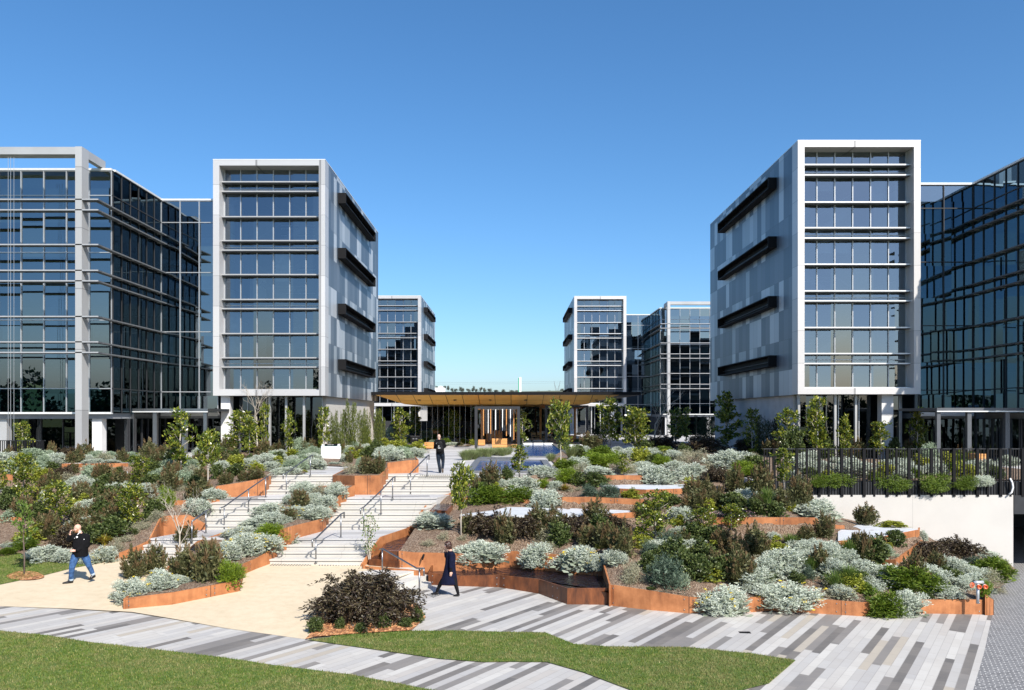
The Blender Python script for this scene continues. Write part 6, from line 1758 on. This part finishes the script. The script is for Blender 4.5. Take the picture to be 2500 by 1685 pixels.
used = {}
for i, (k, px, py, w, h, opt, b, Wm, Hm) in enumerate(placed):
    name, desc, cat, grp = INFO[k]
    var = PROTO[k]; j = used.get(k, 0); used[k] = j + 1
    pr = var[j % len(var)]
    jit = random.Random(i * 7 + 3)
    if k == 'mgs': sx = Wm / .36
    elif k == 'mgw': sx = Wm / .62
    elif k == 'mgt': sx = Wm / .5
    elif k == 'yng': sx = Wm / .30
    elif k == 'bar': sx = Hm * 1.0
    elif k == 'sap': sx = Wm / .42
    elif k == 'grp': sx = Wm / .62
    elif k in ('gra', 'ylw'): sx = Wm / .95
    elif k == 'brz': sx = Wm / .80
    elif k == 'pur': sx = Wm / .85
    else: sx = Wm / .88
    sz = Hm / (.97 if k in ('mgs', 'mgw', 'mgt') else 1.0)
    if k in ('mgs', 'mgw', 'mgt', 'yng'): sx = min(max(sx, sz * .55), sz * 1.5)
    sy = sx * (.85 if k in ('sil', 'siy', 'sag', 'dgr', 'grn', 'lim', 'dkg') else 1.0)
    if k in ('brz', 'lim', 'dkg', 'ros', 'dgr', 'grn'): sz *= 1.1
    if k in ('sil', 'siy'): sz *= .92
    sy = min(sy, max(Hm * 2.2, .7))
    sink = .04 * Hm
    loc = Vector((b.x, b.y + (min(sy * .28, .5) if k not in LINEAR and k not in ('gra', 'grp', 'ylw') and not opt.startswith('o') else 0), b.z - sink))
    if opt.startswith('o'): sy = min(sy, 1.0)
    if opt == 'f': loc.y = b.y - .02; sy = min(sy, .5)
    rot = jit.uniform(0, 6.28) if k in LINEAR or abs(sx - sy) < .15 * sx else jit.choice((0, 3.1416)) + jit.uniform(-.25, .25)
    parts = pr
    if isinstance(parts[0], tuple):
        o = empty(name, loc)
        for nm, me in parts: link(nm, me, o)
    else:
        o = link(name, parts[0], None, loc)
        for nm, me in parts[1:]: link(nm, me, o)
    o.scale = (sx, sy, sz); o.rotation_euler = (0, 0, rot)
    tag(o, LABEL[i], cat, grp)

# the big purple bush in its own bed: long arching twigs, bare stems showing
f, tw_ = arch_bush(190, 90, 1.15, .045, .017, 1.05, .0035, .28)
f2, tw2 = arch_bush(14, 26, .55, .045, .017, 1.25, .003, .7)
f.V += f2.V; f.m += f2.m
pb_ = PAVE.at(882, 1530); o = empty('purple_shrub', (pb_.x, pb_.y + .35, pb_.z + .05), 'large dark purple bush spreading between sand path and lower paving', 'shrub', 'dark purple arching shrubs')
link('crown', f.mesh('crown', [LM['pur']]), o); link('stem', tw_.mesh('stem', M['bark_pale']), o)
sc_ = pb_.y / F; o.scale = (236 * sc_, 185 * sc_, 164 * sc_)

# distant trees on the horizon, one object each
fm = []
for v in range(3):
    f = Fol()
    for k in range(16):
        c = np.array([rng.normal() * .2, rng.normal() * .2, rng.uniform(.35, .9)]); n = 40
        f.add(leaves(c + rng.normal(size=(n, 3)) * .10, rng.normal(size=(n, 3)), .12, .08))
    m = MB().tube([(0, 0, -.3), (0, 0, .6)], [.04, .02], 5)
    fm.append((f.mesh('crown', [LM['far']]), m.mesh('trunk', M['bark_dark'])))
zf_ = (1040, 900, 400 / 2327)
rows_ = [(150, 300, 50, 70), (262, 300, 60, 70), (315, 300, 50, 75), (372, 320, 60, 55), (425, 325, 60, 50), (495, 320, 70, 80), (525, 322, 50, 60), (600, 325, 70, 50), (672, 325, 60, 100), (715, 325, 50, 50), (780, 322, 60, 75), (830, 322, 60, 60), (905, 325, 80, 55), (1000, 328, 90, 30), (1100, 328, 70, 45), (1215, 330, 90, 30), (1300, 330, 90, 28), (1590, 330, 70, 18), (1750, 330, 60, 24), (1930, 328, 60, 55), (-60, 300, 60, 60), (60, 310, 60, 50)]
rows_.sort()
for k, (x, y, w, h) in enumerate(rows_):
    px, py = zf_[0] + x * zf_[2], zf_[1] + y * zf_[2] + 4; d = 526 + (k * 37) % 12
    p = at_d(px, py, d); s = d / F
    o = empty('distant_tree', p, f'grey-green distant tree on the horizon, {(ORD[k] + " from the left") if 0 < k < 12 else ("leftmost" if k == 0 else f"{k + 1}th from the left")}', 'tree', 'distant trees on the horizon')
    cr, tk = fm[k % 3]; link('crown', cr, o); link('trunk', tk, o)
    o.scale = (w * zf_[2] * s * .9, w * zf_[2] * s * .9, (h * zf_[2] * .7 + 4) * s); o.rotation_euler.z = k * 1.3
# woodland behind the viewpoint, seen only as reflections
f = Fol()
for k in range(110):
    x = rng.uniform(-130, 130); y = rng.uniform(-75, -58); hh = rng.uniform(5, 10); w = rng.uniform(2.5, 4.5)
    n = 150; c = np.array([x, y, -2.8 + hh * .55]); p = nrm(rng.normal(size=(n, 3))) * np.array([w, w, hh * .5]) * rng.uniform(.5, 1, n)[:, None]
    f.add(leaves(c + p, rng.normal(size=(n, 3)), 1.1, .8))
tag(link('far_woods', f.mesh('far_woods', [LM['hdk']])), 'belt of trees behind the viewpoint mirrored in the glass', kind='stuff')
# ================================================================== PEOPLE
# each figure: overlapping tapered limbs and ellipsoids fused into ONE continuous surface by a voxel remesh
def V3(p): return Vector(p)
def capsule(mb, a, ra, b, rb, sides=14):
    a, b = V3(a), V3(b); t = b - a; L = t.length
    if L < 1e-5: return ellipsoid(mb, a, (ra, ra, ra))
    prof = []
    for k in range(1, 6): an = math.pi / 2 * (1 - k / 5); prof.append((ra * math.cos(an), -ra * math.sin(an)))
    for k in range(0, 5): an = math.pi / 2 * (k / 5); prof.append((rb * math.cos(an), L + rb * math.sin(an)))
    prof.append((.0005, L + rb)); prof.insert(0, (.0005, -ra))
    mb.lathe(prof, a, t, sides)
def ellipsoid(mb, c, r, ax=None, n=12):
    """r along the three axes ax (right, forward, up)"""
    c = V3(c); ax = ax or (Vector((1, 0, 0)), Vector((0, 1, 0)), Vector((0, 0, 1)))
    base = len(mb.v); rows = n // 2 + 1
    for i in range(rows):
        ph = math.pi * (i + .02 * (i == 0) - .02 * (i == rows - 1)) / (rows - 1)
        for j in range(n):
            th = 2 * math.pi * j / n
            mb.v.append(tuple(c + ax[0] * r[0] * math.sin(ph) * math.cos(th) + ax[1] * r[1] * math.sin(ph) * math.sin(th) + ax[2] * r[2] * -math.cos(ph)))
    for i in range(rows - 1):
        for j in range(n):
            l = (j + 1) % n
            mb.f.append((base + i * n + j, base + i * n + l, base + (i + 1) * n + l, base + (i + 1) * n + j)); mb.m.append(0)
    mb.f.append(tuple(base + j for j in reversed(range(n)))); mb.m.append(0)
    mb.f.append(tuple(base + (rows - 1) * n + j for j in range(n))); mb.m.append(0)
def loft(mb, secs, n=20):
    """horizontal oval sections (centre, rx, ry), bottom to top"""
    base = len(mb.v)
    for c, rx, ry in secs:
        for j in range(n):
            th = 2 * math.pi * j / n; mb.v.append((c[0] + rx * math.cos(th), c[1] + ry * math.sin(th), c[2]))
    for i in range(len(secs) - 1):
        for j in range(n):
            l = (j + 1) % n
            mb.f.append((base + i * n + j, base + i * n + l, base + (i + 1) * n + l, base + (i + 1) * n + j)); mb.m.append(0)
    mb.f.append(tuple(base + j for j in reversed(range(n)))); mb.m.append(0)
    mb.f.append(tuple(base + (len(secs) - 1) * n + j for j in range(n))); mb.m.append(0)
def fuse(mb, name, mat, parent, voxel=.009, smooth=4):
    o = mb.build(name, M[mat] if isinstance(mat, str) else mat, parent)
    r = o.modifiers.new('remesh', 'REMESH'); r.mode = 'VOXEL'; r.voxel_size = voxel; r.use_smooth_shade = True
    s = o.modifiers.new('smooth', 'SMOOTH'); s.factor = .5; s.iterations = smooth
    return o
def chain(mb, pts):
    for (a, ra), (b, rb) in zip(pts, pts[1:]): capsule(mb, a, ra, b, rb)

def hand(mb, wr, d, n, curl=.5, side=1, s=1.0):
    wr, d, n = V3(wr), V3(d).normalized(), V3(n); n = (n - d * n.dot(d)).normalized()
    a = d.cross(n).normalized() * side
    ellipsoid(mb, wr + d * .05 * s, (.042 * s, .052 * s, .018 * s), (a, d, n))
    for off, L in ((-.030, .070), (-.010, .080), (.010, .075), (.029, .058)):
        kn = wr + d * .088 * s + a * off * s
        p1 = kn + (d * (1 - curl * .4) - n * curl * .7).normalized() * L * .5 * s
        p2 = p1 + (d * (1 - curl * 1.3) - n * curl).normalized() * L * .5 * s
        capsule(mb, kn, .0105 * s, p1, .0095 * s, 8); capsule(mb, p1, .0095 * s, p2, .008 * s, 8)
    t0 = wr + d * .025 * s - a * .036 * s; t1 = t0 + (d * .8 - a * .55 - n * .3).normalized() * .036 * s; t2 = t1 + (d - n * .5).normalized() * .028 * s
    capsule(mb, wr + d * .03 * s, .018 * s, t0, .014 * s, 8); capsule(mb, t0, .0135 * s, t1, .0115 * s, 8); capsule(mb, t1, .0115 * s, t2, .009 * s, 8)

def frame(fwd, up=(0, 0, 1)):
    f = V3(fwd).normalized(); u = V3(up); a = f.cross(u).normalized(); u = a.cross(f).normalized(); return a, f, u
def head(mb, c, fwd, neck, s=1.0, up=(0, 0, 1)):
    c = V3(c); a, f, u = ax = frame(fwd, up)
    E = lambda o, r: ellipsoid(mb, c + (a * o[0] + f * o[1] + u * o[2]) * s, tuple(x * s for x in r), ax)
    E((0, -.014, .024), (.077, .098, .094)); E((0, .018, -.045), (.060, .068, .078)); E((0, .052, -.098), (.028, .028, .022))
    E((0, .074, .022), (.054, .020, .012)); E((.036, .06, -.03), (.024, .026, .022)); E((-.036, .06, -.03), (.024, .026, .022))
    for sg in (-1, 1): E((sg * .079, -.008, -.012), (.011, .022, .034))
    capsule(mb, c + (f * .085 + u * .004) * s, .010 * s, c + (f * .104 - u * .03) * s, .015 * s, 8)
    capsule(mb, neck, .060 * s, c + (-f * .022 - u * .07) * s, .056 * s)
def face(c, fwd, parent, s=1.0, brow='bark_dark'):
    c = V3(c); a, f, u = frame(fwd)
    for sg in (-1, 1):
        e = MB(); ellipsoid(e, (0, 0, 0), (.014 * s, .010 * s, .008 * s), (a, f, u), 10); o = e.build('eye', M['white'], parent, True); o.location = c + (a * sg * .031 + f * .078 + u * .002) * s
        i = MB(); ellipsoid(i, (0, 0, 0), (.006 * s, .004 * s, .006 * s), (a, f, u), 8); q = i.build('iris', M['black'], o, True); q.location = f * .008 * s
        MB().beam(c + (a * sg * .014 + f * .092 + u * .026) * s, c + (a * sg * .05 + f * .078 + u * .024) * s, .010, .007).build('eyebrow', M[brow], parent)
    m = MB(); ellipsoid(m, c + (f * .084 - u * .066) * s, (.024 * s, .010 * s, .008 * s), (a, f, u), 10); m.build('mouth', M['lips'], parent, True)
def shoe(parent, ankle, heel, ball, toe, mat='leather', r=.046):
    mb = MB(); capsule(mb, ankle, r * 1.05, heel, r * .85); capsule(mb, heel, r * .85, ball, r * .9); capsule(mb, ball, r * .9, toe, r * .62); capsule(mb, ankle, r, ball, r * .8)
    zmin = min(heel[2] - r * .85, ball[2] - r * .9)
    return fuse(mb, 'shoe', mat, parent, .009, 3)

M['lips'] = plain('lips', (.36, .13, .10), .5)
M['denim'] = plain('blue_denim', (.045, .105, .24), .85, 0, .3, 14, .2)
M['denim_dark'] = plain('dark_denim', (.012, .020, .034), .85, 0, .4, 12, .2)
M['cloth_black'] = plain('black_cloth', (.005, .005, .006), .9, 0, .2, 8, .15)
M['cloth_navy'] = plain('navy_wool', (.005, .007, .024), .9, 0, .2, 10, .15)
M['tights'] = plain('black_tights', (.005, .005, .006), .8, 0, .05, 3, .2)
M['cuff'] = plain('denim_cuff', (.42, .52, .62), .8, 0, .05)
M['leather'] = plain('black_leather', (.010, .009, .009), .35, 0, .1)
M['hair_red'] = plain('auburn_hair', (.045, .016, .008), .42, 0, .5, 24)
M['beard'] = plain('ginger_beard', (.33, .14, .055), .85, 0, .2, 30)
M['hair_fair'] = plain('cropped_fair_hair', (.46, .32, .24), .75, 0, .1, 30)

# ---------------- man in black jacket, hand at his face
sc1 = 723.0
b1 = SAND.at(195, 1424)
man = empty('person', b1, 'bald bearded man in black jacket and blue jeans walking with hand at his face', 'person')
def m1(zx, zy, y=0.0): return Vector(((zx - 560) / sc1, y, (1437 - zy) / sc1))
hc = m1(522, 262, -.04); fw = (-.78, -.58, -.22)
neck = m1(572, 372, .0); chest = m1(580, 470, .02); belly = m1(570, 640, .0); pel = m1(560, 800, .02)
shR, elR, wrR = m1(462, 440, .0), m1(352, 500, -.08), m1(405, 384, -.14)
shL, elL, wrL = m1(700, 448, .02), m1(705, 635, .02), m1(530, 722, -.21)
hipR, knR, anR = m1(480, 850, -.04), m1(430, 1090, -.10), m1(390, 1352, -.04)
hipL, knL, anL = m1(640, 850, .06), m1(735, 1060, .04), m1(772, 1268, .17)
mb = MB()
loft(mb, [(pel, .15, .12), (belly, .15, .125), (chest, .165, .12), (m1(578, 410, .01), .10, .08)])
head(mb, hc, fw, neck)
for sh_, el_, wr_ in ((shR, elR, wrR), (shL, elL, wrL)): chain(mb, [(chest, .09), (sh_, .062), (el_, .043), (wr_, .029)])
for h_, k_, a_ in ((hipR, knR, anR), (hipL, knL, anL)): chain(mb, [(pel, .10), (h_, .088), (k_, .056), (a_, .04)])
hand(mb, wrR, (.05, .02, .9), (-.8, -.5, .1), .6, 1)
hand(mb, wrL, (-.8, -.2, .1), (-.1, -.7, .7), .7, -1)
fuse(mb, 'body', 'skin', man, .006, 3)
face(hc, fw, man)
a_, f_, u_ = ax = frame(fw)
mb = MB(); ellipsoid(mb, hc + f_ * .042 - u_ * .092, (.050, .046, .030), ax); ellipsoid(mb, hc + f_ * .028 - u_ * .055 + a_ * .048, (.016, .03, .036), ax); ellipsoid(mb, hc + f_ * .028 - u_ * .055 - a_ * .048, (.016, .03, .036), ax)
fuse(mb, 'beard', 'beard', man, .006, 2)
mb = MB()
loft(mb, [(m1(564, 862, .01), .222, .165), (m1(564, 850, .01), .228, .17), (m1(566, 720, .0), .222, .178), (belly, .215, .175), (m1(574, 530, .01), .215, .165), (m1(578, 455, .02), .20, .14), (m1(578, 405, .01), .125, .10), (m1(575, 372, .0), .082, .08)])
chain(mb, [(m1(560, 440, .0), .10), (shR, .092), (elR, .070), (m1(396, 415, -.13), .052)])
chain(mb, [(m1(600, 440, .02), .10), (shL, .096), (elL, .078), (m1(575, 712, -.185), .054)])
capsule(mb, m1(560, 372, -.06), .03, m1(600, 350, .05), .034)
jk = fuse(mb, 'jacket', 'cloth_black', man, .010, 5)
mb = MB(); chain(mb, [(m1(545, 390, -.088), .012), (m1(574, 356, -.072), .013), (m1(598, 322, -.03), .012)]); fuse(mb, 'collar', 'white', man, .008, 2)
for nm, p, r, d in (('chest_badge', m1(563, 435, -.165), .028, (0, -1, .25)), ('sleeve_badge', m1(684, 492, -.085), .011, (.1, -1, .1)), ('zip_pull', m1(512, 458, -.165), .008, (0, -1, 0))):
    MB().lathe([(r, 0), (r, .01)], p, d, 10).build(nm, M['white'], jk)
mb = MB(); ellipsoid(mb, m1(560, 810, .02), (.20, .15, .13))
chain(mb, [(hipR, .118), (m1(455, 970, -.075), .105), (knR, .082), (m1(408, 1220, -.07), .074), (m1(393, 1330, -.045), .066)])
chain(mb, [(hipL, .118), (m1(690, 955, .05), .105), (knL, .080), (m1(760, 1170, .11), .070), (m1(770, 1245, .155), .064)])
fuse(mb, 'jeans', 'denim', man, .010, 4)
for p, q in ((m1(394, 1326, -.045), m1(391, 1348, -.04)), (m1(769, 1240, .153), m1(774, 1262, .168))):
    mb = MB(); capsule(mb, p, .066, q, .064); fuse(mb, 'cuff', 'cuff', man, .009, 2)
shoe(man, m1(390, 1375, -.04), m1(402, 1403, -.03), m1(318, 1412, -.09), m1(258, 1418, -.13))
shoe(man, m1(778, 1285, .18), m1(796, 1318, .20), m1(755, 1348, .10), m1(738, 1352, .04))

# ---------------- woman in navy coat
sc2 = 804.0
b2 = PAVE.at(1096, 1455)
wom = empty('person', b2, 'woman with auburn bob in navy coat and black tights walking with hand at her face', 'person')
def w1(zx, zy, y=0.0): return Vector(((zx - 640) / sc2, y, (1432 - zy) / sc2))
hc = w1(608, 208); fw = (-1, -.12, -.10)
neck = w1(672, 335, .0); chest = w1(685, 440, .0); waist = w1(675, 640, 0); pel = w1(668, 780, 0)
shN, elN, wrN = w1(712, 410, -.165), w1(700, 625, -.20), w1(697, 815, -.21)
shF, elF, wrF = w1(670, 410, .15), w1(560, 500, .19), w1(552, 352, .06)
hipB, knB, anB = w1(640, 850, .06), w1(452, 1110, .06), w1(345, 1335, .07)
hipF, knF, anF = w1(690, 850, -.06), w1(795, 1110, -.06), w1(868, 1372, -.06)
mb = MB()
loft(mb, [(pel, .125, .14), (waist, .105, .12), (chest, .115, .14), (w1(680, 380, 0), .07, .09)])
head(mb, hc, fw, neck, .96)
for sh_, el_, wr_ in ((shN, elN, wrN), (shF, elF, wrF)): chain(mb, [(chest, .08), (sh_, .052), (el_, .037), (wr_, .025)])
for h_, k_, a_ in ((hipB, knB, anB), (hipF, knF, anF)): chain(mb, [(pel, .10), (h_, .085), (k_, .052), (a_, .035)])
hand(mb, wrN, (.02, -.05, -1), (.3, -.9, 0), .45, 1, .95)
hand(mb, wrF, (-.05, -.25, 1), (-.9, .1, .1), .6, -1, .95)
fuse(mb, 'body', 'skin', wom, .006, 3)
face(hc, fw, wom, .96)
a_, f_, u_ = ax = frame(fw)
mb = MB(); E = lambda o, r: ellipsoid(mb, hc + a_ * o[0] + f_ * o[1] + u_ * o[2], r, ax)
E((0, -.026, .034), (.088, .100, .094)); E((0, -.05, -.03), (.092, .080, .10)); E((0, -.055, -.10), (.080, .062, .05))
for sg in (-1, 1): E((sg * .074, .012, -.02), (.024, .045, .09)); E((sg * .05, .058, .062), (.040, .036, .030))
fuse(mb, 'hair', 'hair_red', wom, .008, 3)
mb = MB()
loft(mb, [(w1(642, 1150, 0), .262, .19), (w1(642, 1140, 0), .266, .193), (w1(652, 980, 0), .225, .175), (w1(662, 820, 0), .185, .16), (w1(672, 660, 0), .155, .145), (w1(680, 520, 0), .155, .155), (chest, .145, .155), (w1(680, 385, 0), .105, .12), (w1(676, 345, 0), .07, .072)])
chain(mb, [(w1(690, 420, -.05), .10), (shN, .074), (elN, .060), (w1(697, 705, -.205), .056)])
chain(mb, [(w1(675, 420, .05), .10), (shF, .072), (elF, .056), (w1(553, 395, .09), .045)])
ct = fuse(mb, 'coat', 'cloth_navy', wom, .010, 4)
mb = MB(); capsule(mb, w1(697, 705, -.205), .052, w1(697, 790, -.21), .046); fuse(mb, 'cuff', 'cloth_black', wom, .009, 2)
for h_, k_, m_, a_ in ((hipB, knB, w1(400, 1215, .065), anB), (hipF, knF, w1(832, 1235, -.06), anF)):
    mb = MB(); chain(mb, [(h_, .095), (k_, .064), (m_, .058), (a_, .042)]); fuse(mb, 'stocking', 'tights', wom, .009, 3)
shoe(wom, w1(338, 1352, .07), w1(372, 1378, .07), w1(272, 1396, .075), w1(215, 1392, .08), 'leather', .036)
shoe(wom, w1(872, 1388, -.06), w1(884, 1400, -.06), w1(808, 1408, -.06), w1(765, 1412, -.06), 'leather', .036)

# ---------------- man with backpack, seen from behind
sc3 = 706.0
b3 = at_z(1074, 1155, 0.0)
bk = empty('person', b3, 'man seen from behind in black jacket and dark jeans carrying a black backpack', 'person')
def k1(zx, zy, y=0.0): return Vector(((zx - 455) / sc3, y, (1362 - zy) / sc3))
hc = k1(418, 192, .05); fw = (-.1, 1, -.2)
neck = k1(432, 292, .01); chest = k1(442, 390, .02); belly = k1(455, 540, 0); pel = k1(465, 690, 0)
shA, elA, wrA = k1(322, 352, .02), k1(288, 540, .06), k1(335, 560, .26)
shB, elB, wrB = k1(562, 342, .02), k1(612, 500, .06), k1(560, 545, .26)
hA, kA, aA = k1(400, 725, 0), k1(415, 1020, .03), k1(458, 1305, .0)
hB, kB, aB = k1(530, 725, 0), k1(552, 1000, .08), k1(546, 1215, -.12)
mb = MB()
loft(mb, [(pel, .15, .12), (belly, .15, .12), (chest, .16, .115), (k1(436, 325, .01), .09, .075)])
head(mb, hc, fw, neck)
for sh_, el_, wr_ in ((shA, elA, wrA), (shB, elB, wrB)): chain(mb, [(chest, .09), (sh_, .06), (el_, .042), (wr_, .028)])
for h_, k_, a_ in ((hA, kA, aA), (hB, kB, aB)): chain(mb, [(pel, .10), (h_, .088), (k_, .056), (a_, .04)])
hand(mb, wrA, (.8, .5, .1), (0, .3, 1), .6, 1); hand(mb, wrB, (-.8, .5, .1), (0, .3, 1), .6, -1)
fuse(mb, 'body', 'skin', bk, .006, 3)
face(hc, fw, bk)
a_, f_, u_ = ax = frame(fw)
mb = MB(); ellipsoid(mb, hc - f_ * .026 + u_ * .012, (.080, .096, .086), ax); ellipsoid(mb, hc - f_ * .045 - u_ * .045, (.066, .055, .05), ax); fuse(mb, 'hair', 'hair_fair', bk, .008, 2)
mb = MB()
loft(mb, [(k1(464, 742, 0), .188, .15), (k1(464, 730, 0), .192, .152), (belly, .185, .15), (k1(448, 450, .01), .195, .145), (k1(442, 385, .02), .19, .13), (k1(436, 335, .01), .12, .10), (k1(433, 272, .01), .072, .075)])
chain(mb, [(k1(420, 360, .02), .10), (shA, .088), (elA, .068), (k1(322, 560, .2), .05)]); chain(mb, [(k1(470, 355, .02), .10), (shB, .088), (elB, .068), (k1(574, 540, .2), .05)])
fuse(mb, 'jacket', 'cloth_black', bk, .010, 4)
mb = MB(); ellipsoid(mb, k1(460, 560, -.19), (.165, .10, .19)); ellipsoid(mb, k1(452, 430, -.17), (.145, .09, .14)); ellipsoid(mb, k1(460, 580, -.25), (.13, .06, .12))
bp_ = fuse(mb, 'backpack', plain('pack_fabric', (.009, .009, .010), .8, 0, .2, 10, .2), bk, .010, 3)
MB().box(k1(415, 0)[0], k1(490, 0)[0], -.326, -.312, k1(0, 550)[2], k1(0, 535)[2]).build('patch', M['white'], bp_)
MB().box(k1(420, 0)[0], k1(455, 0)[0], -.30, -.285, k1(0, 490)[2], k1(0, 474)[2]).build('patch', M['white'], bp_)
for p, q in (((345, 415), (392, 370)), ((480, 345), (530, 395))):
    MB().beam(k1(*p, -.17), k1(*q, -.15), .022, .05).build('strap', M['stone_dark'], bp_)
mb = MB(); ellipsoid(mb, k1(465, 715, 0), (.178, .14, .12))
chain(mb, [(hA, .108), (k1(405, 870, .02), .098), (kA, .078), (k1(440, 1160, .02), .072), (k1(458, 1320, 0), .066)])
chain(mb, [(hB, .108), (k1(545, 860, .05), .098), (kB, .076), (k1(550, 1100, .0), .070), (k1(546, 1200, -.10), .062)])
fuse(mb, 'jeans', 'denim_dark', bk, .010, 4)
shoe(bk, k1(458, 1318, .0), k1(460, 1330, -.02), k1(452, 1332, .10), k1(448, 1335, .18))
mb = MB(); capsule(mb, k1(546, 1235, -.13), .048, k1(550, 1315, -.10), .044); capsule(mb, k1(550, 1315, -.10), .044, k1(551, 1332, -.05), .034); fuse(mb, 'shoe', plain('brown_sole', (.10, .075, .055), .7), bk, .009, 2)

# ================================================================== LIGHT, SKY, CAMERA
SUN = Vector((-.58, .95, -1.0)).normalized()
sl = bpy.data.lights.new('sun', 'SUN'); sl.energy = 4.9; sl.angle = R(.5); sl.color = (1.0, .945, .865)
so_ = bpy.data.objects.new('sun', sl); col.objects.link(so_); so_.rotation_euler = SUN.to_track_quat('-Z', 'Y').to_euler(); so_.location = (20, -30, 40)
w_ = bpy.data.worlds.new('World'); scene.world = w_; w_.use_nodes = True
wn = w_.node_tree.nodes; sky = wn.new('ShaderNodeTexSky'); sky.sky_type = 'NISHITA'; sky.sun_disc = False
sky.sun_elevation = math.asin(-SUN.z); sky.sun_rotation = math.atan2(-SUN.x, -SUN.y)
sky.altitude = 0; sky.air_density = .9; sky.dust_density = 1.1; sky.ozone_density = 6.0
hs = wn.new('ShaderNodeHueSaturation'); hs.inputs['Hue'].default_value = .496; hs.inputs['Saturation'].default_value = 1.14; hs.inputs['Value'].default_value = 1.42
w_.node_tree.links.new(sky.outputs[0], hs.inputs['Color']); w_.node_tree.links.new(hs.outputs[0], wn['Background'].inputs[0]); wn['Background'].inputs[1].default_value = .082

cd = bpy.data.cameras.new('camera'); co_ = bpy.data.objects.new('camera', cd); col.objects.link(co_)
co_.location = (0, 0, H); co_.rotation_euler = (R(90), 0, 0)
cd.sensor_width = 36; cd.lens = 36 * F / 2500; cd.shift_x = (1250 - CX) / 2500; cd.shift_y = (CY - 842.5) / 2500
cd.clip_start = .1; cd.clip_end = 6000
scene.camera = co_
vs = scene.view_settings
scene.display_settings.display_device = 'sRGB'
vs.view_transform = 'Standard'; vs.look = 'None'; vs.gamma = 1.0; vs.exposure = .66; vs.use_curve_mapping = False
scene.render.film_transparent = False
try:
    scene.cycles.max_bounces = 8; scene.cycles.transparent_max_bounces = 12; scene.cycles.use_denoising = True
except Exception: pass
